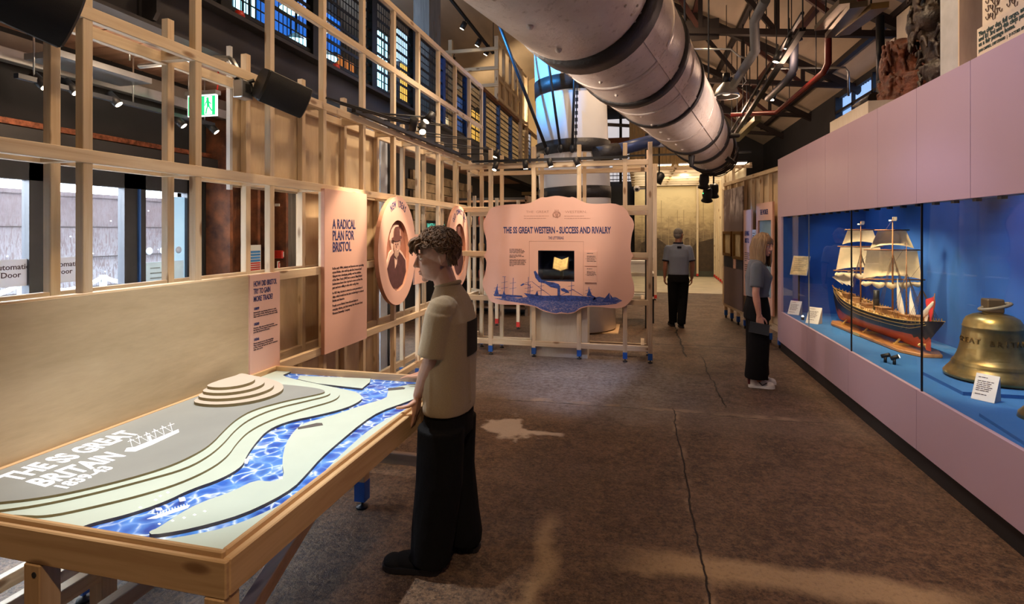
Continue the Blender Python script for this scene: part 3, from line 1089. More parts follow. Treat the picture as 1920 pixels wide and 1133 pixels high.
# low frame far behind the sign
lf = thing('timber_stud_frame', 'low pine frame standing in the gloom behind the curved sign', 'timber frame', (-2.0, 9.6, 0))
for k, x in enumerate((-3.0, -2.5, -2.05, -1.6)):
    stud(lf, x, 9.5 - 0.25 * k, 0.04, 2.35 - 0.06 * k, REDPAINT, 0.055)
for z in (0.6, 2.1):
    MB().beam((-3.05, 9.48, z), (-1.55, 8.72, z - 0.12), 0.04, 0.07).build('rail', PINE['x'], lf)

# ------------------------------------------------------------------ pink text panels on the left frame
yl, yr = -2.425, -2.40


def dashes(parent, origin, xd, yd, rows, h, lead, m, name='small_print', rnd=None):
    """lines of print too small to read: a short bar for every word"""
    b = MB()
    rn = random.Random(len(rows) * 7 + 3)
    F = frame_m(origin, xd, yd)
    for i, wdt in enumerate(rows):
        x = 0.0
        while x < wdt:
            l = min(wdt - x, rn.uniform(1.2, 4.6) * h)
            if l > 0.4 * h:
                M = F @ Matrix.Translation((x + l / 2, -i * lead, 0.0006))
                b.add([M @ V((sx * l / 2, sy * h * 0.32, sz * 0.0006)) for sz in (-1, 1) for sy in (-1, 1) for sx in (-1, 1)],
                      [(0, 2, 3, 1), (4, 5, 7, 6), (0, 1, 5, 4), (2, 6, 7, 3), (0, 4, 6, 2), (1, 3, 7, 5)])
            x += l + 0.55 * h
    return b.build(name, m, parent)


p1 = thing('text_board', 'narrow pink panel headed HOW DID BRISTOL TRY TO GAIN MORE TRADE beside the plywood board', 'text panel', (-2.43, 3.08, 0.75))
MB().box((-2.452, 2.935, 0.62), (-2.432, 3.225, 1.415)).build('board', [PINK], p1)
L = -2.431
Fm = lambda y, z: frame_m((L, y, z), (0, 1, 0), (0, 0, 1))
text('HOW DID BRISTOL', 0.050, NAVY, p1, Fm(2.965, 1.338), name='heading', sx=0.5, bold=0.015, width=0.225, res=3)
text('TRY TO GAIN', 0.050, NAVY, p1, Fm(2.965, 1.289), name='heading', sx=0.5, bold=0.015, width=0.16, res=3)
text('MORE TRADE?', 0.050, NAVY, p1, Fm(2.965, 1.240), name='heading', sx=0.5, bold=0.015, width=0.183, res=3)
for z, d, body in ((1.185, '1809', 'Bristol built a new floating harbour to solve\nthe problem of tides affecting the water level.\nShips could now access the docks more easily.'),
                   (1.085, '1830', 'However, ships were too large to get into\nthe harbour. It was cheaper to import from other\nports like Liverpool and London.'),
                   (0.985, '1836', 'Work started on two, fast steamships.\nThey would bring goods from Bristol\nto New York, and open the city to commerce\nwith other ports.')):
    text(d, 0.024, NAVY, p1, Fm(2.965, z), name='date', bold=0.035, width=0.048)
    text(body, 0.0135, INK, p1, Fm(2.965, z - 0.021), name='paragraph', bold=0.008, line=1.0, width=0.235, res=1)

p2 = thing('text_board', 'tall pink panel headed A RADICAL PLAN FOR BRISTOL on the stud frame', 'text panel', (-2.43, 4.09, 0.72))
MB().box((-2.455, 3.755, 0.72), (-2.425, 4.425, 2.035)).build('board', [PINK], p2)
MB().box((-2.456, 3.752, 0.719), (-2.4255, 3.757, 2.036)).build('board_edge', PINKD, p2)
L = -2.424
for i, (s, wd_) in enumerate((('A RADICAL', 0.36), ('PLAN FOR', 0.33), ('BRISTOL', 0.285))):
    text(s, 0.112, NAVY, p2, Fm(3.865, 1.718 - i * 0.094), name='heading', sx=0.5, bold=0.016, width=wd_, res=3)
text('In the early 1800s, industry and factories were spreading\nacross Britain, cities with big mills like Liverpool and\nGlasgow were developing quickly, and the abolition\nof the Slave Trade (1807) had occurred. Many Bristol\nbusinessmen knew their city had to move on from the\npast and were willing to take risks on big ideas.',
     0.0285, INK, p2, Fm(3.865, 1.385), name='paragraph', bold=0.004, line=1.1, width=0.50, res=1)
text('In 1831 they decided to invest in a new generation of\nships, which would use the latest technology to connect\nBritain and America.', 0.0285, INK, p2, Fm(3.865, 1.185), name='paragraph', bold=0.004, line=1.1, width=0.50, res=1)
text('People across Bristol, from rich merchants to\neveryday citizens, put their money into the new Great\nWestern Steamship Company.', 0.0285, INK, p2, Fm(3.865, 1.082), name='paragraph', bold=0.004, line=1.1, width=0.48, res=1)


def ellipse(cx, cy, a, b, n=56):
    return [(cx + a * math.cos(2 * PI * k / n), cy + b * math.sin(2 * PI * k / n)) for k in range(n)]


PORTSKIN = paint('portrait_skin_tone', (0.50, 0.30, 0.24), 0.7, var=0.25, vs=30)
PORTCOAT = paint('portrait_coat', (0.085, 0.032, 0.035), 0.7, var=0.25, vs=14)
PORTHAT = paint('portrait_hat', (0.13, 0.05, 0.045), 0.7, var=0.25, vs=14)
PORTWHITE = paint('portrait_white', (0.72, 0.50, 0.42), 0.7)
RECESS = paint('recess_brown_pink', (0.36, 0.15, 0.10), 0.7)


def oval(name, label, y, z, word, hat, wdt=0.86, hgt=1.10):
    o = thing(name, label, 'portrait board', (-2.42, y, z - hgt / 2))
    X0 = -2.425
    F = frame_m((X0, y, z), (0, 1, 0), (0, 0, 1))
    io = ellipse(0, -0.05, wdt * 0.305, hgt * 0.325)
    MB().prism([ellipse(0, 0, wdt / 2, hgt / 2), io], 0.0, 0.042, F, side_mi=1, sm=False).build('oval_board', [PINK, PINKD], o)
    MB().prism(ellipse(0, -0.05, wdt * 0.315, hgt * 0.335), -0.01, 0.004, F).build('recess_back', RECESS, o)
    G = F @ Matrix.Translation((0, -0.05, 0.018))
    # cut-out figure standing in the recess
    fig = MB()
    halo = [(-0.21, -0.30), (-0.22, -0.10), (-0.15, 0.03), (-0.10, 0.06), (-0.13, 0.16), (-0.11, 0.25), (-0.06, 0.31), (0.05, 0.31), (0.10, 0.25), (0.11, 0.16), (0.08, 0.06), (0.15, 0.02), (0.24, -0.06), (0.25, -0.20), (0.17, -0.31), (0.02, -0.355)]
    fig.prism(halo, -0.012, 0.0, G)
    fg = fig.build('cutout_border', PORTWHITE, o)
    c_ = MB().prism([(-0.185, -0.28), (-0.20, -0.12), (-0.13, -0.01), (-0.06, 0.03), (0.04, 0.05), (0.13, 0.0), (0.21, -0.06), (0.225, -0.18), (0.14, -0.305), (0.02, -0.34), (-0.08, -0.33)], 0, 0.004, G)
    c_.build('coat', PORTCOAT, o)
    MB().prism([(-0.055, 0.03), (-0.035, -0.13), (0.005, -0.08), (0.03, 0.05)], 0.004, 0.006, G).build('shirt_front', PORTWHITE, o)
    f = MB().prism(ellipse(-0.01, 0.105, 0.062, 0.09, 24), 0.004, 0.010, G)
    f.build('face', PORTSKIN, o)
    b = MB().prism([(-0.055, 0.06), (-0.06, 0.0), (-0.02, -0.03), (0.03, 0.0), (0.05, 0.07), (0.06, 0.14), (0.045, 0.14), (0.03, 0.065), (-0.01, 0.05), (-0.035, 0.075)], 0.010, 0.013, G)
    b.build('beard', paint('portrait_beard', (0.42, 0.28, 0.23), 0.8, var=0.3, vs=40), o)
    e = MB()
    e.prism(ellipse(-0.035, 0.115, 0.012, 0.006, 10), 0.010, 0.0125, G)
    e.prism(ellipse(0.012, 0.115, 0.012, 0.006, 10), 0.010, 0.0125, G)
    e.prism([(-0.018, 0.112), (-0.026, 0.08), (-0.008, 0.08)], 0.010, 0.0125, G)
    e.build('facial_features', PORTCOAT, o)
    h = MB()
    if hat == 'bowler':
        h.prism([(-0.125, 0.165), (-0.05, 0.145), (0.03, 0.15), (0.105, 0.175), (0.10, 0.195), (0.055, 0.20), (0.05, 0.275), (0.03, 0.295), (-0.04, 0.29), (-0.065, 0.27), (-0.07, 0.19), (-0.12, 0.18)], 0.011, 0.016, G)
    else:
        h.prism([(-0.095, 0.165), (0.0, 0.15), (0.085, 0.17), (0.085, 0.19), (0.055, 0.19), (0.06, 0.32), (-0.06, 0.32), (-0.06, 0.185), (-0.095, 0.18)], 0.011, 0.016, G)
    h.build('hat', PORTHAT, o)
    # lettering bent round the top of the oval
    n = len(word)
    rad_x, rad_y = wdt * 0.375, hgt * 0.405
    span = math.radians(6.6 if n < 12 else 5.9) * n
    for i, chh in enumerate(word):
        if chh == ' ':
            continue
        a = PI / 2 + span / 2 - span * (i + 0.5) / n
        cx, cy = rad_x * math.cos(a), rad_y * math.sin(a) - 0.005
        tn = math.atan2(math.cos(a) / rad_y, math.sin(a) / rad_x * 1.0)
        rot = a - PI / 2
        M = F @ Matrix.Translation((cx, cy, 0.0432)) @ Matrix.Rotation(rot, 4, 'Z')
        text(chh, 0.095, NAVY, o, M, name='letter', sx=0.55, bold=0.02, align='CENTER', res=2)
    return o


oval('portrait_board', 'pink oval board lettered NEW IDEAS with a bearded man in a bowler hat', 4.99, 1.50, 'NEW IDEAS', 'bowler')
oval('portrait_board', 'pink oval board lettered OLD CONNECTIONS half hidden behind the youth', 6.87, 1.49, 'OLD CONNECTIONS', 'top')
p = on_x(803, 528, -2.43)
p3 = thing('caption_board', 'small pink caption panel between the ovals behind the youth', 'text panel', (-2.43, 5.75, p.z))
MB().box((-2.45, 5.50, p.z), (-2.432, p.y, 1.66)).build('board', PINK, p3)
dashes(p3, (-2.431, 5.55, 1.6), (0, 1, 0), (0, 0, 1), [0.25, 0.28, 0.26, 0.2, 0, 0.27, 0.24, 0.28], 0.018, 0.035, INK)

# ------------------------------------------------------------------ the curved sign
ZF = lambda zx, zy: on_y(600 + zx * 640 / 1908, 340 + zy * 640 / 1908, 7.02)
OUT = [(945, 160), (975, 140), (1060, 128), (1140, 128), (1185, 118), (1205, 105), (1240, 88), (1262, 91), (1290, 85), (1325, 80), (1365, 86), (1393, 92), (1412, 86), (1440, 100), (1470, 115), (1500, 125), (1560, 127), (1640, 122), (1690, 140), (1716, 162), (1728, 190),
       (1750, 215), (1758, 250), (1742, 300), (1735, 370), (1740, 400), (1754, 415), (1740, 432), (1736, 470), (1738, 520), (1757, 580), (1757, 640), (1735, 672), (1700, 705), (1650, 712), (1560, 702), (1500, 700), (1455, 712), (1425, 735), (1385, 742), (1345, 736), (1322, 744), (1292, 738), (1240, 722), (1210, 705),
       (1180, 698), (1120, 690), (1010, 690), (965, 678), (945, 660), (935, 635), (912, 600), (908, 560), (925, 510), (932, 460), (928, 435), (914, 415), (930, 398), (932, 370), (930, 320), (914, 270), (912, 225), (930, 195)]


def smooth_loop(p, it=2):
    for _ in range(it):
        q = []
        for i in range(len(p)):
            a, b = V(p[i]), V(p[(i + 1) % len(p)])
            q += [tuple(a * 0.75 + b * 0.25), tuple(a * 0.25 + b * 0.75)]
        p = q
    return p


sg = thing('exhibition_sign', 'large scalloped pink sign headed THE SS GREAT WESTERN - SUCCESS AND RIVALRY', 'sign', (-1.08, 7.03, 0.6))
XZ = lambda p: (p.x, p.z)
FZ = frame_m((0, 7.035, 0), (1, 0, 0), (0, 0, 1))     # local z points at the viewer
outl = smooth_loop([XZ(ZF(*q)) for q in OUT], 1)
w0, w1 = ZF(1219, 387), ZF(1422, 562)
hole = [(w0.x, w0.z), (w1.x, w0.z), (w1.x, w1.z), (w0.x, w1.z)]
MB().prism([outl, hole], 0, 0.02, FZ, side_mi=1).build('board', [PINK, PINKD], sg)
SF = 0.0205


def sgx(zx, zy, dz=0.0):
    q = ZF(zx, zy)
    return (q.x, 7.035 - SF - dz, q.z)


def stext(s, zx0, zx1, zyb, size, m, bold=0.02, name='heading', res=3):
    a, b = sgx(zx0, zyb), sgx(zx1, zyb)
    return text(s, size, m, sg, frame_m(a, (1, 0, 0), (0, 0, 1)), name=name, sx=0.6, bold=bold, width=b[0] - a[0], res=res)


stext('THE SS GREAT WESTERN - SUCCESS AND RIVALRY', 1026, 1627, 290, 0.118, NAVY, 0.034)
stext('THE LETTERBAG', 1276, 1362, 324, 0.052, NAVY, 0.015, 'subheading')
FAINT = paint('faint_brown_print', (0.50, 0.27, 0.21), 0.7)
stext('THE  GREAT', 1152, 1280, 178, 0.045, FAINT, 0.0, 'faint_heading', 2)
stext('WESTERN.', 1370, 1492, 178, 0.045, FAINT, 0.0, 'faint_heading', 2)
a = sgx(1140, 195)
dashes(sg, a, (1, 0, 0), (0, 0, 1), [0.34, 0.30], 0.010, 0.030, FAINT)
dashes(sg, sgx(1366, 195), (1, 0, 0), (0, 0, 1), [0.26, 0.34], 0.010, 0.030, FAINT)
cr = MB()
cx, cy = ZF(1323, 187).x, ZF(1323, 187).z
for k in range(14):
    a = 2 * PI * k / 14
    r0 = 0.035
    cr.prism(ellipse(cx + r0 * 1.35 * math.cos(a), cy + r0 * math.sin(a), 0.013, 0.006 + 0.004 * (k % 3), 8), SF, SF + 0.001, FZ)
cr.prism([(cx - 0.022, cy + 0.02), (cx + 0.022, cy + 0.02), (cx + 0.022, cy - 0.01), (cx, cy - 0.035), (cx - 0.022, cy - 0.01)], SF, SF + 0.001, FZ)
for dx in (-0.02, 0, 0.02):
    cr.prism([(cx + dx - 0.008, cy + 0.045), (cx + dx, cy + 0.075), (cx + dx + 0.008, cy + 0.045)], SF, SF + 0.001, FZ)
cr.build('crest', FAINT, sg)
ZP = 640 / 1908 * 7.1 / 1000
dashes(sg, sgx(1060, 380), (1, 0, 0), (0, 0, 1), [0.17, 0.2, 0.22, 0.2, 0, 0.17, 0.2, 0.09, 0, 0.23, 0.22, 0.23, 0.21, 0.22, 0.06], 0.011, 0.0158, INK, 'paragraph')
cap_ = []
for k, (zy0, zy1) in enumerate(((392, 474), (478, 566))):
    a, b = ZF(1482, zy0), ZF(1548, zy1)
    cpn = thing('caption_plate', ('upper small pink caption plate right of the sign window', 'lower small pink caption plate right of the sign window')[k], 'label', (a.x, 7.0, b.z), 0, 'caption plates on the curved sign')
    MB().box((a.x, 6.998, b.z), (b.x, 7.0135, a.z)).build('plate', PINK, cpn)
    dashes(cpn, (a.x + 0.025, 6.997, a.z - 0.025), (1, 0, 0), (0, 0, 1), [0.08, 0, 0.11, 0.12, 0.1, 0.11, 0.12] if k == 0 else [0.07, 0, 0.1, 0.11, 0.11, 0.09], 0.009, 0.017, INK)
    sc = MB()
    for x in (a.x + 0.012, b.x - 0.012):
        sc.ell((x, 6.998, (a.z + b.z) / 2), (0.004, 0.002, 0.004), n=8, m=4)
    sc.build('screw', BLACKP, cpn)
# thin pencil frame round the window
a, b = ZF(1170, 335), ZF(1473, 640)
ln = MB()
for p, q in (((a.x, a.z), (b.x, a.z)), ((a.x, a.z), (a.x, b.z)), ((b.x, a.z), (b.x, b.z))):
    ln.box((min(p[0], q[0]) - 0.002, 7.035 - SF - 0.001, min(p[1], q[1]) - 0.002), (max(p[0], q[0]) + 0.002, 7.035 - SF, max(p[1], q[1]) + 0.002))
ln.build('ruled_frame', FAINT, sg)

# printed harbour scene: steamer, smoke, sailing boats and sea
def etch_mat():
    m, nt, b = newmat('blue_engraving')
    o = coords(nt, (1, 1, 3.2))
    n = noisef(nt, o, 26, 6, 0.75, 1.6)
    n2 = noisef(nt, coords(nt, (1, 1, 2)), 8, 4, 0.6, 0.8)
    col = ramp(nt, n, [(0.44, (0.025, 0.06, 0.30)), (0.54, (0.12, 0.18, 0.48)), (0.60, (0.62, 0.46, 0.50))])
    col = mix(nt, ramp(nt, n2, [(0.45, 0.0), (0.6, 0.55)]), col, (0.04, 0.09, 0.36))
    nt.links.new(col, b.inputs['Base Color'])
    b.inputs['Roughness'].default_value = 0.6
    return m


ETCH = etch_mat()
ENGR = paint('blue_print', (0.035, 0.075, 0.32), 0.6, var=0.5, vs=40)
Pz = lambda pts: [XZ(ZF(*q)) for q in pts]
bot = [q for q in OUT if q[1] > 655]
sea = [(975, 655)] + [(990 + k * 30, 650 + 5 * math.sin(k * 1.9)) for k in range(1, 23)] + [(1690, 668), (1655, 685), (1600, 692), (1555, 694), (1500, 694), (1455, 706), (1425, 729), (1385, 737), (1345, 731), (1322, 738), (1292, 733), (1240, 716), (1210, 700), (1180, 691), (1120, 680), (1040, 668)]
MB().prism(Pz(sea), SF, SF + 0.001, FZ).build('printed_sea', ETCH, sg)


def line(b, p, q, wd_):
    p, q = ZF(*p), ZF(*q)
    d = (q - p).normalized()
    n = V((-d.z, 0, d.x)) * wd_
    b.prism([XZ(p + n), XZ(q + n), XZ(q - n), XZ(p - n)], SF, SF + 0.0012, FZ)


e = MB()
e.prism(Pz([(1140, 625), (1250, 640), (1400, 638), (1500, 645), (1560, 652), (1520, 668), (1360, 672), (1180, 664)]), SF, SF + 0.0015, FZ)
e.prism(Pz([(1328, 585), (1343, 585), (1343, 642), (1328, 642)]), SF, SF + 0.0015, FZ)
e.prism(Pz([(1343, 590), (1335, 575), (1305, 565), (1275, 562), (1240, 552), (1225, 530), (1205, 500), (1195, 505), (1205, 540), (1222, 560), (1222, 563), (1260, 572), (1290, 592), (1328, 600)]), SF, SF + 0.0011, FZ)
e.prism(Pz([(1345, 600), (1365, 598), (1385, 610), (1395, 625), (1375, 622), (1350, 612)]), SF, SF + 0.0011, FZ)
e.build('printed_steamer', ENGR, sg)
for x0, y0, y1 in ((1030, 535, 640), (1078, 540, 640), (1173, 575, 640), (1235, 562, 645), (1404, 562, 640), (1500, 590, 650), (990, 575, 640), (1163, 535, 640)):
    e = MB()
    line(e, (x0 + 3, y0), (x0, y1), 0.0035)
    for t in (0.25, 0.55):
        yy = y0 + (y1 - y0) * t
        line(e, (x0 - 14 - 8 * t, yy + 6), (x0 + 16 + 8 * t, yy), 0.002)
    e.build('printed_mast', ENGR, sg)
for a, b in (((1185, 560), (1235, 600)), ((1160, 570), (1180, 595)), ((1404, 600), (1470, 640)), ((1404, 610), (1340, 640)), ((1130, 572), (1173, 580)), ((975, 630), (1130, 640)), ((1235, 600), (1290, 640)), ((1020, 533), (1040, 533))):
    e = MB()
    line(e, a, b, 0.0025)
    e.build('printed_rigging', ENGR, sg)
for pts in ([(1015, 655), (1028, 612), (1045, 650)], [(1580, 668), (1618, 622), (1622, 668)], [(1625, 668), (1622, 630), (1645, 664)], [(1520, 672), (1535, 645), (1555, 675)],
            [(975, 630), (990, 585), (1000, 632)], [(1490, 640), (1505, 598), (1520, 636), (1545, 650)], [(1120, 580), (1140, 570), (1142, 578), (1125, 586)], [(1200, 640), (1215, 610), (1222, 640)]):
    MB().prism(Pz(pts), SF, SF + 0.0015, FZ).build('printed_boat', ENGR, sg)
e = MB()
e.prism(Pz([(970, 632), (1130, 640), (1135, 650), (975, 642)]), SF, SF + 0.0012, FZ)
e.build('printed_boat', ENGR, sg)
MB().prism(Pz([(1575, 668), (1665, 668), (1640, 678), (1590, 676)]), SF, SF + 0.0015, FZ).build('printed_boat', ENGR, sg)

# showcase box behind the sign, with the open letterbook inside
bx = thing('plywood_showcase', 'pale plywood pedestal case standing behind the curved sign', 'display case', (-1.07, 7.3, 0))
CASEBLUE = paint('case_blue_lining', (0.015, 0.03, 0.09), 0.8)
px0, px1 = -1.46, -0.68
f = MB()
f.box((px0, 7.125, 0.0), (px1, 7.14, w1.z - 0.03))
f.build('front_panel', PLYP, bx)
MB().box((px0, 7.14, 0), (px0 + 0.02, 7.46, 1.95)).build('side_panel', PLYP, bx)
MB().box((px1 - 0.02, 7.14, 0), (px1, 7.46, 1.95)).build('side_panel', PLYP, bx)
MB().box((px0, 7.44, 0), (px1, 7.46, 1.95)).build('back_panel', PLYP, bx)
f = MB()
f.box((w0.x - 0.02, 7.42, w1.z - 0.02), (w1.x + 0.02, 7.435, w0.z + 0.02))
f.box((w0.x - 0.03, 7.04, w1.z - 0.03), (w1.x + 0.03, 7.42, w1.z - 0.005))
f.box((w0.x - 0.03, 7.04, w0.z + 0.005), (w1.x + 0.03, 7.42, w0.z + 0.03))
f.box((w0.x - 0.03, 7.04, w1.z - 0.03), (w0.x - 0.005, 7.42, w0.z + 0.03))
f.box((w1.x + 0.005, 7.04, w1.z - 0.03), (w1.x + 0.03, 7.42, w0.z + 0.03))
f.build('lining', CASEBLUE, bx)
MB().box((w0.x - 0.004, 7.036, w1.z - 0.004), (w1.x + 0.004, 7.039, w0.z + 0.004)).build('window_glass', CLEAR, bx)
bk = thing('open_book', 'open yellowed letterbook standing lit inside the sign window', 'book', (-1.06, 7.3, 1.2))
bc = ZF(1332, 480)
PAGE = paint('yellowed_page', (0.78, 0.60, 0.30), 0.8, var=0.2, vs=20)
bh = 0.19
for s in (-1, 1):
    M = Matrix.Translation((bc.x, 7.30, bc.z)) @ Matrix.Rotation(math.radians(-40), 4, 'X') @ Matrix.Rotation(s * math.radians(-32), 4, 'Z')
    pg = MB()
    n0 = MB().box((0 if s > 0 else -0.12, -0.012, -bh / 2), (0.12 if s > 0 else 0, 0.0, bh / 2))
    pg.add([M @ p for p in n0.v], n0.f)
    pg.build('page_block', PAGE, bk)
    cv = MB()
    n0 = MB().box((0 if s > 0 else -0.126, 0.0, -bh / 2 - 0.006), (0.126 if s > 0 else 0, 0.006, bh / 2 + 0.006))
    cv.add([M @ p for p in n0.v], n0.f)
    cv.build('cover', paint('book_leather', (0.12, 0.06, 0.03), 0.6), bk)
st_ = MB().box((bc.x - 0.02, 7.31, w1.z - 0.02), (bc.x + 0.02, 7.36, bc.z - 0.02)).build('book_stand', BLACKP)
tag(st_, 'slim dark stand holding the letterbook inside the sign window', 'stand')
light('SPOT', 'book_light', (bc.x, 7.15, w0.z - 0.02), 1.2, (1, 0.78, 0.45), (bc.x, 7.3, bc.z), 80, 0.5, 0.02)

# ------------------------------------------------------------------ speakers on brackets
def speaker(label, loc, yaw, pitch, scale=1.0):
    t = thing('loudspeaker', label, 'loudspeaker', loc, yaw)
    M = Matrix.Rotation(math.radians(14), 4, 'Y') @ Matrix.Rotation(math.radians(pitch), 4, 'X')
    n = 14
    h, dp, L = 0.105 * scale, 0.17 * scale, 0.30 * scale
    R_ = 0.26 * scale
    am = math.asin(h / R_)
    front = [(R_ * math.cos(a) - R_ * math.cos(am) + dp * 0.5, R_ * math.sin(a)) for a in [am - 2 * am * k / n for k in range(n + 1)]]
    back = [(-dp * 0.30, -h * 0.93), (-dp * 0.46, -h * 0.6), (-dp * 0.5, 0), (-dp * 0.46, h * 0.6), (-dp * 0.30, h * 0.93)]
    F = M @ Matrix(((0, 0, 1, 0), (-1, 0, 0, 0), (0, 1, 0, 0), (0, 0, 0, 1)))
    MB().prism(front + back, -L / 2, L / 2, F).build('cabinet', BLACKP, t, local=True, bevel=0.012 * scale)
    gr = [(x + 0.004, y * 0.96) for x, y in front] + [(front[-1][0] - 0.03, -h * 0.9), (front[0][0] - 0.03, h * 0.9)]
    MB().prism(gr, -L / 2 + 0.012, L / 2 - 0.012, F).build('curved_grille', paint('speaker_grille', (0.008, 0.008, 0.009), 0.7, bmp=0.3, bs=500), t, local=True)
    b = MB()
    b.tube([M @ V((-L / 2 - 0.01, 0.06 * scale, 0)), (-L / 2 - 0.06 * scale, 0.09 * scale, 0.03), (-L / 2 - 0.10 * scale, 0.10 * scale, 0.06)], 0.012, 8)
    b.tube([(-L / 2 - 0.01, 0.07 * scale, -0.02), (-L / 2 - 0.08 * scale, 0.13 * scale, 0.01), (-L / 2 - 0.1 * scale, 0.10 * scale, 0.06)], 0.008, 8)
    b.build('bracket', BLACKM, t, local=True)
    return t


def toward(loc, tgt):
    d = V(tgt) - V(loc)
    return math.atan2(d.x, -d.y)      # local -y looks at the target


q = on_x(528, 174, -2.28)
speaker('black curved loudspeaker hung from the front rail of the stud frame', tuple(q), math.radians(62), 22, 1.0)
q = on_x(22, -14, -2.15)
speaker('black loudspeaker cut off by the top left corner of the view', tuple(q), math.radians(75), 18, 1.1)
# bracket plate and conduit on the rail end
q = on_x(452, 165, -2.47)
jb = thing('junction_box', 'grey junction box with bent steel conduit on the stud frame rail', 'junction box', tuple(q))
MB().box((q.x - 0.02, q.y - 0.05, q.z - 0.07), (q.x + 0.05, q.y + 0.05, q.z + 0.04)).build('box', STEEL, jb, 0.005)
MB().box((q.x + 0.05, q.y - 0.02, q.z - 0.03), (q.x + 0.056, q.y + 0.02, q.z + 0.02)).build('switch_plate', BLACKP, jb)
a, b_ = on_x(445, 130, -2.5), on_x(405, 109, -2.62)
c_ = on_x(262, 124, -3.35)
MB().tube([(q.x, q.y, q.z + 0.04), a, a + V((-0.02, -0.02, 0.05)), b_ + V((0.03, 0.08, 0.02)), b_, on_x(340, 116, -3.0), c_], 0.018, 10).build('conduit', STEEL, jb)

# ------------------------------------------------------------------ track lights and spots
LENS = emit('lamp_lens', (1.0, 0.82, 0.58), 9)
SPN = [0]


def track_spot(label, loc, target, watts=0, col=WARM, angle=40, length=0.11, r=0.036, arm=None, grp=None, lens=LENS, blend=0.7):
    d = (V(target) - V(loc)).normalized()
    t = thing('track_spotlight', label, 'spotlight', loc, 0, grp)
    q = MB().cyl(V(loc) - d * length / 2, V(loc) + d * length / 2, r, r, 16)
    q.build('housing', BLACKP, t)
    MB().cyl(V(loc) + d * (length / 2 - 0.004), V(loc) + d * (length / 2 + 0.002), r * 0.8, r * 0.8, 16).build('lens', lens, t)
    if arm is not None:
        MB().tube([loc, arm], 0.009, 6).build('arm', BLACKP, t)
    if watts:
        SPN[0] += 1
        light('SPOT', 'spot_light', V(loc) + d * (length / 2 + 0.012), watts, col, target, angle, blend, 0.02)
    return t


tk = thing('lighting_track', 'thin black lighting track along the top rail of the left stud frame', 'lighting track', (FX + 0.07, 6, 2.76))
MB().box((FX + 0.035, 4.2, 2.735), (FX + 0.075, 7.5, 2.775)).build('track', BLACKM, tk)
cw = MB()
for y in (4.35, 5.2, 6.0):
    cw.tube([(FX + 0.05, y, 2.77), (-1.95, y + 0.9, 2.80)], 0.006, 6)
    cw.tube([(FX + 0.05, y + 0.35, 2.77), (-1.95, y + 0.95, 2.80)], 0.006, 6)
cw.build('outrigger_arm', BLACKM, tk)
TT = [(-2.42, 4.1, 1.75), (-2.42, 4.99, 1.55), (-2.42, 6.87, 1.5), (-2.42, 5.9, 1.5)]
q = on_x(775, 233, -1.95)
track_spot('black spotlight on the left frame track, left of the lit pair', (q.x, q.y, q.z), TT[1], 70, WARM, 34, arm=(FX + 0.05, q.y - 0.6, 2.76), grp='spotlights on the left frame track')
q = on_x(792, 241, -1.95)
track_spot('glowing spotlight on the left frame track, right of the pair', (q.x, q.y, q.z), (-1.2, 3.0, 0.9), 0, WARM, 30, arm=(FX + 0.05, q.y - 0.6, 2.76), grp='spotlights on the left frame track')
track_spot('black spotlight on the left frame track near the RADICAL PLAN panel', (-1.95, 4.75, 2.78), TT[0], 80, WARM, 34, arm=(FX + 0.05, 4.3, 2.76), grp='spotlights on the left frame track')
track_spot('black spotlight on the left frame track nearest the frame corner', (-1.95, 7.2, 2.78), TT[2], 70, WARM, 34, arm=(FX + 0.05, 7.0, 2.76), grp='spotlights on the left frame track')

tk2 = thing('lighting_track', 'thin black lighting track along the top of the sign frame', 'lighting track', (-1.3, 7.02, 2.65))
MB().box((-2.25, FY - 0.06, 2.635), (-0.15, FY - 0.02, 2.67)).build('track', BLACKM, tk2)
for k, (px, py) in enumerate(((929, 312), (985, 309), (1031, 305), (1081, 303))):
    q = on_y(px, py, FY - 0.12)
    tgt = (-1.95 + 0.55 * k, 7.02, 1.5)
    track_spot(('leftmost black spotlight on the sign frame track', 'second black spotlight on the sign frame track', 'third black spotlight on the sign frame track', 'rightmost black spotlight on the sign frame track')[k],
               tuple(q), tgt if k else (-2.2, 6.4, 1.2), 0, WARM, 40, arm=(q.x, FY - 0.04, 2.65), grp='spotlights on the sign frame track')

# spots under the mezzanine near the entrance
tk3 = thing('lighting_track', 'silver lighting track below the mezzanine by the entrance', 'lighting track', (-3.7, 3.3, 2.6))
a, b_ = on_x(30, 128, -3.75), on_x(400, 237, -3.75)
MB().beam((-3.75, a.y, 2.66), (-3.75, b_.y, 2.66), 0.04, 0.03).build('track', CHAR, tk3)
for yy in (a.y + 0.1, (a.y + b_.y) / 2, b_.y - 0.1):
    MB().tube([(-3.75, yy, 2.66), (-3.75, yy, 3.10)], 0.006, 6).build('hanger_rod', STEEL, tk3)
for k, (px, py) in enumerate(((73, 152), (132, 163), (213, 186), (336, 228), (398, 240))):
    q = on_x(px, py, -3.75)
    track_spot(('lit spotlight under the mezzanine, far left beyond the studs', 'lit spotlight under the mezzanine, second from the left', 'lit spotlight under the mezzanine between the second and third studs',
                'bright spotlight under the mezzanine just left of the exit sign', 'small spotlight under the mezzanine right of the exit sign')[k],
               (q.x, q.y, q.z), (q.x + 0.6, q.y + 0.35, 1.9), 6 if k in (1, 2, 3) else 0, WARM, 60, 0.10, 0.032, arm=(-3.75, q.y, 2.65), grp='spotlights under the mezzanine')

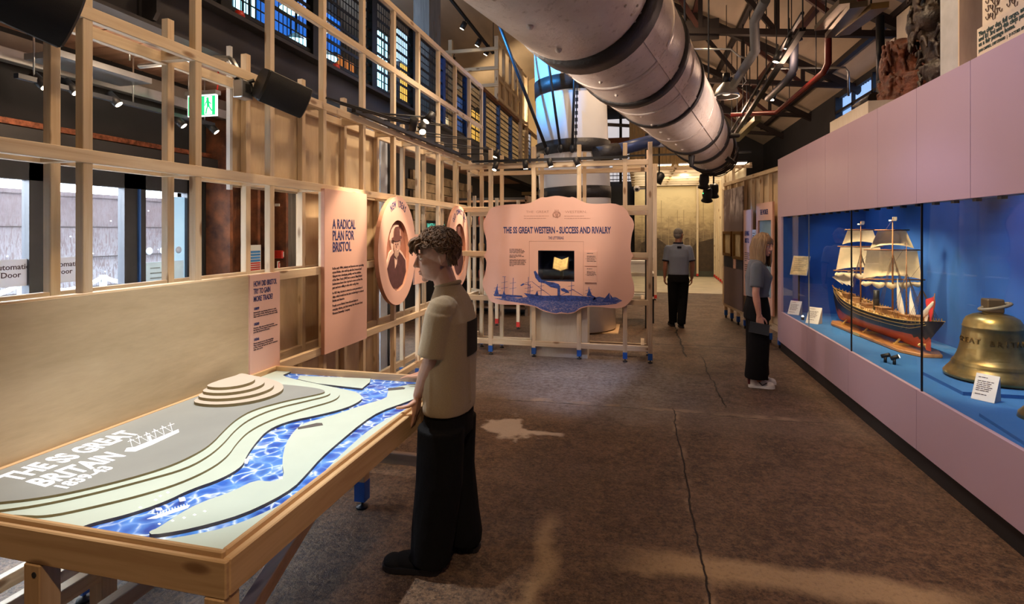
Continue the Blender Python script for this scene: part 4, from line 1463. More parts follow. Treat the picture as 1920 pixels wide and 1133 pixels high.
# galvanised trunking and dark lintel strip
a, b_ = on_x(0, 100, -3.85), on_x(420, 230, -3.85)
tr = thing('cable_trunking', 'wide galvanised steel trunking running below the mezzanine floor', 'trunking', (-3.8, 3.3, 2.85))
MB().box((-4.0, 1.0, 2.79), (-3.93, 6.0, 2.875)).build('channel', STEEL, tr, 0.004)
MB().box((-4.0, 1.0, 2.875), (-3.95, 6.0, 2.97)).build('web', paint('dull_zinc', (0.22, 0.19, 0.17), 0.5, 0.3), tr)
MB().tube([(-3.7, 3.2, 2.97), (-3.7, 3.2, 3.12)], 0.006, 6).build('hanger_rod', STEEL, tr)
MB().box((-3.85, 2.6, 2.80), (-3.55, 3.25, 2.84)).build('bracket_arm', STEEL, tr)
dl = MB()
dl.box((-4.2, 1.0, 2.42), (-4.12, 5.9, 2.46))
q = dl.build('copper_strip', paint('worn_copper_edge', (0.30, 0.10, 0.05), 0.5, 0.5, var=0.6, vs=30))
tag(q, 'worn copper coloured edge strip high on the dark wall over the entrance', 'trim strip')
q = MB().box((-4.2, 1.0, 2.28), (-4.05, 5.9, 2.40)).build('door_canopy', BEAMD)
tag(q, 'dark boxed canopy above the glazed entrance', 'canopy')

# running man exit sign
q = on_y(380, 199, 3.75)
ex = thing('exit_sign', 'lit green running man exit sign hanging below the mezzanine', 'exit sign', (q.x, q.y, q.z))
hw, hh = 0.142, 0.088
GREEN = emit('exit_green', (0.01, 0.50, 0.16), 0.75)
EXW = emit('exit_white', (0.9, 1.0, 0.95), 0.95)
MB().box((q.x - hw, q.y - 0.01, q.z - hh), (q.x + hw, q.y + 0.01, q.z + hh)).build('acrylic_edge', EXW, ex)
MB().box((q.x - hw + 0.008, q.y - 0.012, q.z - hh + 0.008), (q.x + hw - 0.008, q.y - 0.010, q.z + hh - 0.008)).build('green_panel', GREEN, ex)
EM = frame_m((q.x, q.y - 0.0125, q.z), (1, 0, 0), (0, 0, 1))
MB().prism([(0.03, -0.075), (0.105, -0.075), (0.105, 0.075), (0.03, 0.075)], 0, 0.001, EM).build('white_doorway', EXW, ex)
rm = MB()
rm.prism(ellipse(0.062, 0.055, 0.012, 0.013, 16), 0.001, 0.002, EM)


def limb(b, pts, w, M, z0=0.001, z1=0.002):
    for p, q in zip(pts, pts[1:]):
        d = V((q[0] - p[0], q[1] - p[1], 0)).normalized()
        n = V((-d.y, d.x, 0)) * w / 2
        e_ = d * w * 0.3
        b.prism([(p[0] + n.x - e_.x, p[1] + n.y - e_.y), (p[0] - n.x - e_.x, p[1] - n.y - e_.y), (q[0] - n.x + e_.x, q[1] - n.y + e_.y), (q[0] + n.x + e_.x, q[1] + n.y + e_.y)], z0, z1, M)


limb(rm, [(0.063, 0.038), (0.068, 0.0)], 0.026, EM)
limb(rm, [(0.068, 0.0), (0.052, -0.032), (0.046, -0.066)], 0.012, EM)
limb(rm, [(0.068, 0.0), (0.088, -0.025), (0.103, -0.045)], 0.012, EM)
limb(rm, [(0.058, 0.035), (0.042, 0.022), (0.036, 0.0)], 0.009, EM)
limb(rm, [(0.068, 0.035), (0.085, 0.02), (0.098, 0.012)], 0.009, EM)
rm.build('running_figure', GREEN, ex)
MB().box((q.x - hw - 0.012, q.y - 0.03, q.z + hh), (q.x + hw + 0.012, q.y + 0.03, q.z + hh + 0.035)).build('housing', STEEL, ex)
MB().tube([(q.x + hw, q.y, q.z + hh + 0.03), (q.x + hw + 0.015, q.y, q.z + hh + 0.1), (q.x + hw + 0.01, q.y, 3.1)], 0.006, 6).build('red_cable', REDPAINT, ex)
MB().tube([(q.x - hw, q.y, q.z + hh + 0.03), (q.x - hw, q.y, 3.1)], 0.005, 6).build('hanger', STEEL, ex)
# ------------------------------------------------------------------ projected relief map table
TX0, TX1, TY0, TY1 = -2.436, -1.168, 1.297, 3.19
RT = 0.775            # rim top
tb = thing('map_table', 'long pine table carrying the projected relief map, standing against the plywood board', 'table', ((TX0 + TX1) / 2, (TY0 + TY1) / 2, 0))
rw = 0.017
for a, b_, ax in (((TX0, TY0, RT - 0.08), (TX1, TY0 + rw, RT), 'x'), ((TX0, TY1 - rw, RT - 0.08), (TX1, TY1, RT), 'x'),
                  ((TX0, TY0 + rw, RT - 0.08), (TX0 + rw, TY1 - rw, RT), 'y'), ((TX1 - rw, TY0 + rw, RT - 0.08), (TX1, TY1 - rw, RT), 'y')):
    MB().box(a, b_).build('rim', OAK[ax], tb, 0.004)
# outer apron, set slightly lower than the rim
for a, b_, ax in (((TX0, TY0 - 0.017, RT - 0.125), (TX1 + 0.026, TY0, RT - 0.016), 'x'), ((TX1, TY0, RT - 0.125), (TX1 + 0.026, TY1, RT - 0.016), 'y'),
                  ((TX0, TY1, RT - 0.125), (TX1 + 0.026, TY1 + 0.028, RT - 0.016), 'x')):
    MB().box(a, b_).build('apron', OAK[ax], tb, 0.004)
lw = 0.066
LEGS = [(TX1 - lw / 2 + 0.02, TY0 + lw / 2 - 0.02), (-1.86, TY0 + lw / 2 - 0.02), (-2.40, TY0 + lw / 2), (TX1 - lw / 2 + 0.02, TY1 - lw / 2), (-1.66, 2.97), (-2.12, 1.72), (-2.40, TY1 - lw / 2)]
for k, (x, y) in enumerate(LEGS):
    l = MB().box((x - lw / 2, y - lw / 2, 0.05), (x + lw / 2, y + lw / 2, RT - 0.125 if k != 5 else 0.65)).build('leg', OAK['z'], tb, 0.003)
    h = lw / 2 + 0.001
    MB().box((x - h, y - h, 0.05), (x + h, y + h, 0.17)).build('painted_tip', BLUEPAINT, l)
    MB().lathe([(0, 0), (0.036, 0), (0.034, 0.014), (0.01, 0.022), (0.01, 0.05), (0, 0.05)], 16, Matrix.Translation((x, y, 0))).build('levelling_foot', BLACKP, l)
    MB().cyl((x + 0.012, y - h - 0.001, 0.62), (x + 0.012, y - h + 0.002, 0.62), 0.009, n=12).build('bolt', BLACKM, l)
st = MB().beam((TX1 - 0.03, TY0 + 0.06, 0.47), (-1.66, 2.97, 0.47), 0.05, 0.06).build('stretcher', OAK['y'], tb, 0.003)
MB().box((-1.66, 2.94, 0.30), (TX1, 2.985, 0.365)).build('stretcher', OAK['x'], tb, 0.003)
MB().box((-2.14, 1.4, 0.30), (-2.09, 3.1, 0.36)).build('stretcher', OAK['y'], tb, 0.003)
MB().box((-1.90, 1.36, 0.30), (-1.85, 3.1, 0.36)).build('stretcher', OAK['y'], tb, 0.003)
MB().box((-2.40, 1.70, 0.36), (-1.86, 1.745, 0.42)).build('stretcher', OAK['x'], tb, 0.003)

BZ = RT - 0.045        # river bed
rel = thing('relief_map', 'layered pale relief map of hills and a blue river lying in the table', 'relief map', ((TX0 + TX1) / 2, (TY0 + TY1) / 2, BZ - 0.02))


def river_mat():
    m, nt, b = newmat('projected_water')
    o = coords(nt)
    wv = nd(nt, 'ShaderNodeTexNoise', {'Vector': o, 'Scale': 9.0, 'Detail': 2.0})
    off = nd(nt, 'ShaderNodeVectorMath', {0: o, 1: wv.outputs['Color']}, operation='MULTIPLY_ADD')
    off.inputs[1].default_value = (1, 1, 1)
    sc = nd(nt, 'ShaderNodeVectorMath', {0: wv.outputs['Color']}, operation='SCALE')
    sc.inputs['Scale'].default_value = 0.07
    ad = nd(nt, 'ShaderNodeVectorMath', {0: o, 1: sc.outputs[0]}, operation='ADD')
    vo = nd(nt, 'ShaderNodeTexVoronoi', {'Vector': ad.outputs[0], 'Scale': 17.0}, feature='SMOOTH_F1')
    vo.inputs['Smoothness'].default_value = 0.35
    vo2 = nd(nt, 'ShaderNodeTexVoronoi', {'Vector': ad.outputs[0], 'Scale': 17.0}, feature='DISTANCE_TO_EDGE')
    n = noisef(nt, o, 5, 3)
    base = ramp(nt, n, [(0.35, (0.012, 0.035, 0.26)), (0.65, (0.03, 0.12, 0.52))])
    base = mix(nt, ramp(nt, vo.outputs['Distance'], [(0.25, 0.0), (0.75, 0.8)]), base, (0.10, 0.30, 0.75))
    caus = ramp(nt, vo2.outputs['Distance'], [(0.0, 1.0), (0.045, 0.45), (0.11, 0.0)])
    col = mix(nt, math_(nt, 'MULTIPLY', caus, ramp(nt, noisef(nt, o, 14, 2), [(0.42, 0.1), (0.6, 1.0)])), base, (0.80, 0.92, 1.0))
    nt.links.new(col, b.inputs['Base Color'])
    b.inputs['Roughness'].default_value = 0.35
    nt.links.new(col, b.inputs['Emission Color'])
    b.inputs['Emission Strength'].default_value = 0.15     # moving water image thrown by the projector
    return m


WATER = river_mat()
REL = paint('relief_pale_green', (0.53, 0.625, 0.55), 0.6, var=0.03)
RELG = paint('relief_plateau_dimmed', (0.29, 0.305, 0.29), 0.65, var=0.06, vs=3)  # dimmer projector light on the plateau, put into its colour
RELH = paint('relief_hill_buff', (0.56, 0.49, 0.41), 0.65, var=0.04)
EDGEG = paint('olive_cut_edge', (0.22, 0.18, 0.09), 0.7)
EDGED = paint('dark_cut_edge', (0.10, 0.09, 0.085), 0.7)
LZ = BZ + 0.012
STEP = 0.009


def T(zx, zy, z):
    q = on_z(zx * 760 / 1920, 700 + zy * 433 / 1094, z)
    return (q.x, q.y)


def clampt(p):
    return (min(max(p[0], TX0 + rw), TX1 - rw), min(max(p[1], TY0 + rw), TY1 - rw))


def curve(pts, z, it=2):
    p = [T(*q, z) for q in pts]
    for _ in range(it):
        q = [p[0]]
        for a, b in zip(p, p[1:]):
            a, b = V(a), V(b)
            q += [tuple(a * 0.75 + b * 0.25), tuple(a * 0.25 + b * 0.75)]
        q.append(p[-1])
        p = q
    return [clampt(q) for q in p]


xL, xR, yN, yF = TX0 + rw, TX1 - rw, TY0 + rw, TY1 - rw


def dedupe(p):
    q = []
    for a in p:
        if not q or (V(a) - V(q[-1])).length > 1e-4:
            q.append(a)
    if (V(q[0]) - V(q[-1])).length < 1e-4:
        q.pop()
    return q


MB().box((xL, yN, BZ - 0.02), (xR, yF, BZ)).build('river_bed', WATER, rel)
# land left of the river
leftbank = [(380, 730), (450, 705), (600, 670), (780, 610), (900, 550), (1050, 500), (1150, 440), (1165, 395), (1210, 330), (1270, 265), (1370, 225), (1500, 200), (1640, 165), (1710, 130), (1718, 112), (1690, 88), (1600, 70), (1500, 50), (1420, 33), (1355, 18), (1340, 8)]
c_ = curve(leftbank, LZ)
land = dedupe([(xL, yN), (c_[0][0], yN)] + c_ + [(c_[-1][0], yF), (xL, yF)])
MB().prism(land, BZ, LZ, side_mi=1).build('low_land', [REL, EDGED], rel)
# quay block between the upper channel and the far rim
blk = dedupe([clampt(T(*q, LZ)) for q in [(1420, 12), (1410, 28), (1500, 48), (1640, 64), (1715, 72), (1752, 42), (1755, 25)]])
MB().prism(blk, BZ, LZ, side_mi=1).build('quay_land', [REL, EDGED], rel)
# island between the two channels
isl = [(745, 735), (715, 745), (705, 755), (722, 766), (850, 747), (1000, 712), (1150, 667), (1290, 602), (1390, 542), (1450, 480), (1520, 400), (1600, 330), (1720, 230), (1800, 180), (1920, 138), (1990, 110),
       (2030, 60), (1980, 45), (1845, 72), (1835, 95), (1832, 118), (1720, 150), (1560, 205), (1440, 235), (1390, 275), (1350, 340), (1335, 420), (1347, 490), (1310, 508), (1275, 514), (1210, 505), (1100, 560), (950, 612), (850, 665)]
MB().prism(dedupe([clampt(T(*q, LZ)) for q in smooth_loop(isl, 1)]), BZ, LZ, side_mi=1).build('island', [REL, EDGED], rel)
# land right of the second channel
rb = curve([(730, 800), (790, 785), (910, 766), (1090, 728), (1265, 656), (1395, 588), (1496, 508), (1556, 446), (1636, 364), (1752, 264), (1852, 206), (1930, 166), (2020, 130)], BZ + 0.004)
rl = dedupe([(rb[0][0], yN)] + rb + [(xR, rb[-1][1]), (xR, yN)])
MB().prism(rl, BZ, BZ + 0.004, side_mi=1).build('right_land', [REL, REL], rel)
# contour steps
cs = [[(0, 668), (100, 672), (220, 676), (400, 640), (650, 580), (850, 520), (1000, 450), (1080, 390), (1120, 330), (1180, 270), (1290, 215), (1450, 165), (1580, 130), (1612, 105), (1605, 85), (1560, 70), (1400, 50), (1300, 30)],
      [(-60, 652), (0, 648), (200, 620), (450, 565), (700, 500), (880, 450), (990, 390), (1060, 330), (1110, 270), (1180, 215), (1300, 165), (1450, 130), (1555, 105), (1570, 88), (1530, 72), (1400, 55), (1300, 40)],
      [(-100, 620), (0, 610), (150, 595), (350, 560), (600, 500), (800, 440), (920, 385), (1000, 335), (1060, 270), (1120, 215), (1200, 170), (1350, 130), (1450, 110), (1535, 92), (1540, 82), (1500, 70), (1400, 58), (1300, 50)]]
z = LZ
for k, pts in enumerate(cs):
    c_ = curve(pts, z + STEP)
    pl = dedupe([(xL, max(yN, c_[0][1]))] + c_ + [(xL, c_[-1][1])])
    MB().prism(pl, z, z + STEP, side_mi=1).build('contour_layer', [RELG if k == 2 else REL, EDGEG], rel)
    z += STEP
PLZ = z
# stepped hill at the back
hill = [(920, 135), (1000, 152), (1120, 150), (1250, 130), (1340, 100), (1372, 75), (1360, 50), (1300, 28), (1240, 18), (1200, 40), (1060, 80)]
ctr = V((1080, 85))
for k in range(4):
    s = 1.0 - 0.155 * k
    cx_ = (1105 - 8 * k, 62)
    pts = [(cx_[0] + (q[0] - 1130) * s, cx_[1] + (q[1] - 85) * s + 18 - k * 3) for q in hill]
    zz = PLZ + 0.016 * k
    pl = dedupe([clampt(T(q[0], q[1] - 0, PLZ + 0.018)) for q in smooth_loop(pts, 2)])
    MB().prism(pl, zz, zz + 0.016, side_mi=1).build('hill_layer', [RELH, EDGEG], rel)
# dock slots cut into the island
for pts in ([(1410, 258), (1500, 237), (1525, 237), (1530, 247), (1412, 267)], [(1838, 72), (1905, 66), (1920, 70), (1915, 76), (1838, 83)]):
    MB().prism(dedupe([clampt(T(*q, LZ)) for q in pts]), LZ, LZ + 0.0015).build('dock_slot', EDGED, rel)
# projected lettering, little ship and markers
PROJ = paint('projected_white', (0.93, 0.94, 0.96), 0.6, var=0.0, emis=0.2, ecol=(0.9, 0.93, 1.0))


def ttext(s, za, zb, size, hh):
    a = V((*T(*za, PLZ + 0.001), PLZ + 0.0008))
    b = V((*T(*zb, PLZ + 0.001), PLZ + 0.0008))
    d = (b - a).normalized()
    up = V((-d.y, d.x, 0))
    size = hh
    return text(s, size, PROJ, rel, frame_m(a, d, up), name='projected_lettering', sx=0.9, bold=0.034, width=(b - a).length, res=3, ext=0.0004)


LSP = (V(T(400, 465, PLZ)) - V(T(400, 386, PLZ))).dot(V((1, 0))) * 1.02
ttext('THE SS GREAT', (75, 513), (668, 282), 0.135, LSP)
ttext('BRITAIN', (205, 540), (590, 392), 0.135, LSP)
ttext('1839-43', (300, 552), (530, 452), 0.062, LSP * 0.55)
S = lambda pts, z0: [T(*q, z0) for q in pts]
sp = MB()
sp.prism(S([(590, 372), (640, 372), (720, 340), (848, 280), (845, 266), (800, 285), (720, 318), (640, 350), (600, 355)], PLZ), PLZ, PLZ + 0.001)
for k in range(6):
    x, y = 625 + k * 38, 350 - k * 15
    sp.prism(S([(x, y), (x + 2.5, y), (x - 9, y - 40), (x - 11.5, y - 40)], PLZ), PLZ, PLZ + 0.001)
    sp.prism(S([(x - 20, y - 26), (x + 10, y - 36), (x + 10, y - 34), (x - 20, y - 24)], PLZ), PLZ, PLZ + 0.001)
    if k < 5:
        sp.prism(S([(x - 11, y - 40), (x + 38, y - 14), (x + 38, y - 12.5), (x - 11, y - 38.5)], PLZ), PLZ, PLZ + 0.001)
sp.prism(S([(700, 300), (712, 296), (720, 318), (708, 322)], PLZ), PLZ, PLZ + 0.001)
sp.build('projected_ship', PROJ, rel)
sp = MB()
sp.prism(S([(695, 692), (740, 690), (890, 640), (900, 625), (870, 630), (740, 675)], BZ), BZ, BZ + 0.001)
for k in range(11):
    x, y = 745 + k * 14, 672 - k * 4
    sp.prism(S([(x, y), (x + 4, y - 1), (x + 2, y - 14), (x - 2, y - 13)], BZ), BZ, BZ + 0.001)
sp.build('projected_ship', PROJ, rel)
for (x, y), zz in [((q), LZ) for q in ((665, 637), (738, 601), (760, 583), (795, 566), (755, 715), (817, 700), (872, 686), (922, 672), (970, 655))]:
    MB().prism(S([(x - 9, y), (x, y - 5), (x + 9, y), (x, y + 5)], zz), zz, zz + 0.001).build('projected_marker', PROJ, rel)
for pts in ([(735, 640), (765, 638), (770, 650), (740, 652)], [(845, 592), (875, 588), (880, 604), (852, 610)], [(1320, 492), (1338, 490), (1338, 502), (1322, 504)], [(1160, 408), (1182, 405), (1172, 430), (1158, 428)]):
    MB().prism(S(pts, LZ), LZ, LZ + 0.001).build('projected_marker', PROJ, rel)
# the projector above
pj = thing('projector', 'white ceiling projector above the relief map table', 'projector', (-1.5, 2.2, 4.6))
MB().box((-1.7, 2.05, 4.55), (-1.35, 2.4, 4.68)).build('body', WHITEP, pj, 0.01)
MB().cyl((-1.52, 2.22, 4.55), (-1.52, 2.22, 4.51), 0.05).build('lens', BLACKP, pj)
MB().cyl((-1.52, 2.22, 4.68), (-1.52, 2.22, 8.2), 0.02).build('drop_pole', BLACKM, pj)
light('SPOT', 'projector_light', (-1.52, 2.25, 4.50), 330, (0.95, 0.98, 1.0), (-1.78, 2.25, 0.76), 36, 0.65, 0.03)
# ------------------------------------------------------------------ long pink showcase wall on the right
SX = 1.92
Y0S, Y1S = -0.6, 8.32
OB, OT = 0.565, 1.895           # opening bottom / top
OY1 = 8.14
SD = 1.05                       # depth of the case
seams = [5.668, 5.025, 4.381, 3.74, 3.09, 2.45, 1.8]
cs_ = thing('showcase', 'long pink wall showcase with a blue lined glazed display along the right side', 'display case', (SX, 4, 0))
top = [6.95, 6.31] + seams
ys = [Y1S] + top + [Y0S]
for a, b_ in zip(ys, ys[1:]):
    MB().box((SX, b_ + 0.0025, OT), (SX + 0.03, a - 0.0025, 2.72)).build('upper_panel', PINKW, cs_, 0.001)
ys = [Y1S, 6.95, 5.668, 4.381, 3.09, 1.8, Y0S]
for a, b_ in zip(ys, ys[1:]):
    MB().box((SX, b_ + 0.0025, 0.135), (SX + 0.03, a - 0.0025, OB)).build('lower_panel', PINKW, cs_, 0.001)
MB().box((SX, OY1, OB), (SX + 0.03, Y1S - 0.0025, OT)).build('end_panel', PINKW, cs_)
MB().box((SX, Y1S - 0.003, 0.135), (SX + SD + 0.1, Y1S, 2.72)).build('return_panel', PINKW, cs_)
MB().box((SX + 0.022, Y0S, 0.0), (SX + SD, Y1S - 0.06, 0.135)).build('plinth', paint('black_plinth', (0.012, 0.012, 0.014), 0.6), cs_)
BLUEC = paint('blue_case_felt', (0.018, 0.11, 0.42), 0.85, var=0.08, vs=2)
BLUEF = paint('blue_case_floor', (0.03, 0.16, 0.44), 0.8, var=0.06, vs=2)
MB().box((SX + 0.03, Y0S, OB - 0.03), (SX + SD, OY1 + 0.02, OB)).build('case_floor', BLUEF, cs_)
MB().box((SX + SD, Y0S, OB - 0.03), (SX + SD + 0.03, OY1 + 0.05, 2.2)).build('back_lining', BLUEC, cs_)
MB().box((SX + 0.03, OY1, OB), (SX + SD, OY1 + 0.02, 2.2)).build('end_lining', BLUEC, cs_)
MB().box((SX + 0.03, Y0S, 2.15), (SX + SD, OY1 + 0.02, 2.18)).build('case_ceiling', BLACKM, cs_)
MB().box((SX + 0.03, Y0S, 2.68), (SX + SD, Y1S - 0.02, 2.72)).build('top_cover', PINKW, cs_)
gy = [OY1, 6.93, 5.63, 4.34, 3.05, 1.76]
CASEG = glass('case_glass', (0.97, 0.98, 0.99), 0.8)
for a, b_ in zip(gy, gy[1:]):
    MB().box((SX + 0.012, b_ + 0.004, OB), (SX + 0.020, a - 0.004, OT + 0.02)).build('glass_pane', CASEG, cs_)
for y, h_ in ((gy[1], 0.0015), (gy[2], 0.004), (gy[3], 0.004)):
    MB().box((SX + 0.010, y - h_, OB), (SX + 0.022, y + h_, OT)).build('glass_joint', BLACKM if h_ > 0.002 else STEEL, cs_)
MB().box((SX + 0.028, Y0S, OT - 0.0), (SX + 0.09, OY1, OT + 0.03)).build('light_rail', BLACKM, cs_)
CLAMP = BLACKM
for k in range(22):
    y = 7.9 - k * 0.23
    tag(MB().box((SX + 0.03, y - 0.018, OT - 0.018), (SX + 0.06, y + 0.018, OT)).build('lamp_clip', CLAMP, None), 'small black lamp clip under the top edge of the showcase glass', 'clip', 'lamp clips in the showcase')
DOT = emit('case_lamp', (1.0, 0.82, 0.5), 14)
for k, y in enumerate((7.35, 7.0, 6.72, 6.55, 5.6)):
    t = thing('case_spotlight', ('first tiny lit spotlight under the showcase top, farthest away', 'second tiny lit spotlight under the showcase top', 'third tiny lit spotlight under the showcase top', 'fourth tiny lit spotlight under the showcase top', 'nearest tiny lit spotlight under the showcase top')[k], 'spotlight', (SX + 0.14, y, 1.98), 0, 'tiny case spotlights')
    MB().cyl((SX + 0.13, y, 2.15), (SX + 0.13, y, 1.96), 0.016, n=10).build('housing', BLACKP, t)
    MB().ell((SX + 0.13, y, 1.955), 0.011, n=10, m=6).build('lens', DOT, t)
# lamps inside the case
for y, tx, ty, tz, wt, colr, an in ((6.9, 2.42, 6.9, 1.5, 40, (1, 0.76, 0.42), 80), (6.0, 2.42, 6.3, 1.3, 42, (1, 0.76, 0.42), 85), (5.2, 2.45, 5.6, 1.0, 26, (1, 0.76, 0.42), 80),
                                (4.2, 2.5, 4.75, 0.8, 36, (1, 0.80, 0.48), 70), (4.9, 2.9, 4.6, 1.4, 10, (0.6, 0.75, 1.0), 110), (7.6, 2.9, 7.6, 1.2, 6, (0.6, 0.75, 1.0), 110), (3.2, 2.8, 3.4, 1.2, 10, (0.6, 0.75, 1.0), 110), (6.2, 2.97, 6.2, 1.2, 6, (0.6, 0.75, 1.0), 110)):
    light('SPOT', 'case_light', (SX + 0.14, y, 2.10), wt, colr, (tx, ty, tz), an, 0.6, 0.03)
light('SPOT', 'case_low_light', (2.18, 4.95, 0.68), 2.0, (1, 0.8, 0.5), (2.45, 5.8, 0.8), 60, 0.7, 0.015)

# ---------------- sailing ship model
WOODM = wood('model_spar', 'z', (0.20, 0.08, 0.03), (0.32, 0.14, 0.05), False)
HULLB = paint('model_black_hull', (0.020, 0.016, 0.013), 0.35)
HULLR = paint('model_red_bottom', (0.50, 0.07, 0.03), 0.4)
GOLDL = paint('model_gilt_line', (0.75, 0.50, 0.16), 0.35, 0.5)
DECKM = paint('model_deck', (0.62, 0.42, 0.20), 0.5)
SAIL = paint('model_sailcloth', (0.80, 0.66, 0.44), 0.85, var=0.08, vs=14)
SAILW = paint('model_white_sail', (0.82, 0.76, 0.66), 0.85, var=0.08, vs=22)
BASEW = wood('model_base_timber', 'y', (0.30, 0.13, 0.04), (0.46, 0.23, 0.09), False, 0.35)
ang = math.atan2(-(2.52 - 2.36), 1.98)
bow, stern = V((2.36, 7.42, 0)), V((2.52, 5.44, 0))
ctr = (bow + stern) / 2
LEN = (bow - stern).length
SYAW = math.atan2(bow.y - stern.y, bow.x - stern.x) - PI / 2      # local +y towards the bow
md = thing('model_ship', 'fully rigged steamship model with cream sails and red bottom in the showcase', 'model ship', (ctr.x, ctr.y, OB), SYAW)
hl = LEN / 2
WLZ = 0.18


def hull_sec(t):
    """t 0 stern .. 1 bow: returns list of (x, z) half-section from keel to rail, plus y"""
    beam = 0.155 * (1 - abs(2 * t - 0.92) ** 2.6 * 0.93) if t > 0.46 else 0.155 * (1 - (1 - t / 0.46) ** 2.2 * 0.45)
    beam = max(beam, 0.006)
    shr = 0.295 + 0.13 * max(0, (t - 0.35) / 0.65) ** 2 + 0.04 * max(0, (0.25 - t) / 0.25) ** 2
    keel = 0.055 + (0.16 * max(0, (0.10 - t) / 0.10) ** 1.2) + 0.22 * max(0, (t - 0.93) / 0.07) ** 1.6
    fin = 1.0 if 0.18 < t < 0.8 else 0.45
    pts = []
    for k in range(9):
        u = k / 8
        z = keel + (shr - keel) * u
        narrow = (1 - min(1, abs(t - 0.5) * 2) ** 2 * 0.75)
        full = (1 - (1 - u) ** (2.0 + 2.2 * narrow)) * (0.35 + 0.65 * u ** (0.25 + 1.3 * (1 - narrow)))
        pts.append((beam * max(0.015, full), z))
    y = -hl + LEN * t
    if t > 0.9:
        pass
    return pts, y


hb, N_ = MB(), 40
secs = []
for i in range(N_ + 1):
    t = i / N_
    pts, y = hull_sec(t)
    secs.append((pts, y + 0))
rows = []
for pts, y in secs:
    rake = lambda z: (0.05 * (z - 0.1) if y > hl * 0.9 else 0)
    rows.append([V((x, y + rake(z), z)) for x, z in pts][::-1] + [V((-x, y + rake(z), z)) for x, z in pts])
n = len(rows[0])
vs = [p for r in rows for p in r]
fs, mi_ = [], []
for i in range(N_):
    for j in range(n - 1):
        a = i * n + j
        fs.append((a, a + 1, a + n + 1, a + n))
        zz = sum(vs[q].z for q in (a, a + 1, a + n, a + n + 1)) / 4
        mi_.append(1 if zz < WLZ - 0.012 else (2 if zz > 10 else 0))
hb.add(vs, fs + [tuple(range(n))[::-1], tuple(N_ * n + k for k in range(n))])
hb.m = mi_ + [0, 0]
hb.s = [True] * len(hb.f)
hb.build('hull', [HULLB, HULLR, GOLDL], md, local=True)
gl = MB()
for s in (-1, 1):
    for u, r in ((0.86, 0.004), (1.0, 0.005), (0.72, 0.0025)):
        pts = []
        for i in range(0, N_ + 1):
            p, y = secs[i]
            k = min(7, int(u * 8))
            f = u * 8 - k
            x = p[k][0] * (1 - f) + p[k + 1][0] * f
            z = p[k][1] * (1 - f) + p[k + 1][1] * f
            pts.append((s * (x + 0.001), y + (0.05 * (z - 0.1) if y > hl * 0.9 else 0), z))
        gl.tube(pts, r, 5)
gl.build('gilt_moulding', GOLDL, md, local=True)
dk = MB()
dl = [(p[-1][0] * 0.95, y, p[-1][1] - 0.018) for p, y in secs]
dv = [V((-x, y, z)) for x, y, z in dl] + [V((x, y, z)) for x, y, z in dl]
dk.add(dv, [(i, i + N_ + 1, i + N_ + 2, i + 1) for i in range(N_)])
dk.build('deck', DECKM, md, local=True)
hs = MB()
for (y, w_, l_, h_) in ((-0.80, 0.10, 0.13, 0.05), (-0.58, 0.06, 0.12, 0.045), (-0.40, 0.07, 0.16, 0.05), (-0.16, 0.09, 0.14, 0.06), (0.18, 0.07, 0.12, 0.04), (0.62, 0.08, 0.12, 0.05), (0.42, 0.05, 0.08, 0.05)):
    i = int((y + hl) / LEN * N_)
    z = dl[i][2]
    hs.obox((0, y, z + h_ / 2), (w_, l_, h_))
    hs.obox((0, y, z + h_ + 0.004), (w_ + 0.015, l_ + 0.015, 0.008))
for k in range(8):
    y = -0.7 + 0.19 * k
    i = int((y + hl) / LEN * N_)
    for s in (-1, 1):
        hs.ell((s * dl[i][0] * 0.72, y, dl[i][2] + 0.02), (0.014, 0.045, 0.016), n=8, m=5)
hs.build('deck_house', paint('model_cabin', (0.36, 0.19, 0.08), 0.5), md, local=True)
bu = MB()
for s in (-1, 1):
    for i in range(1, N_ - 1, 1):
        x, y, z = dl[i]
        bu.box((s * x - 0.003, y - 0.003, z), (s * x + 0.003, y + 0.003, z + 0.045))
bu.build('rail_stanchion', GOLDL, md, local=True)


def lz(y):
    i = max(0, min(N_, int((y + hl) / LEN * N_)))
    return dl[i][2]


def ly(wy):          # world y -> local y on the hull axis
    return (wy - ctr.y) / math.cos(SYAW)


MASTS = [(ly(6.75), 1.24, 0.0095), (ly(6.10), 1.27, 0.0095), (ly(5.86), 1.02, 0.007), (ly(5.62), 0.85, 0.0065)]
for y, h_, r in MASTS:
    MB().tube([(0, y, lz(y) - 0.02), (0, y, h_ * 0.6), (0, y, h_)], [r, r * 0.85, r * 0.4], 10).build('mast', WOODM, md, local=True)
tp = MB()
for y, h_, r in MASTS[:2]:
    tp.obox((0, y, h_ - 0.03), (0.05, 0.04, 0.012))
    tp.obox((0.02, y, h_ - 0.01), (0.04, 0.003, 0.03))
tp.build('masthead_flag', SAILW, md, local=True)
MB().tube([(0, hl - 0.05, lz(hl - 0.1) + 0.02), (0, hl + 0.06, lz(hl - 0.1) + 0.07)], [0.012, 0.006], 8).build('bowsprit', WOODM, md, local=True)
yf, ym = MASTS[0][0], MASTS[1][0]


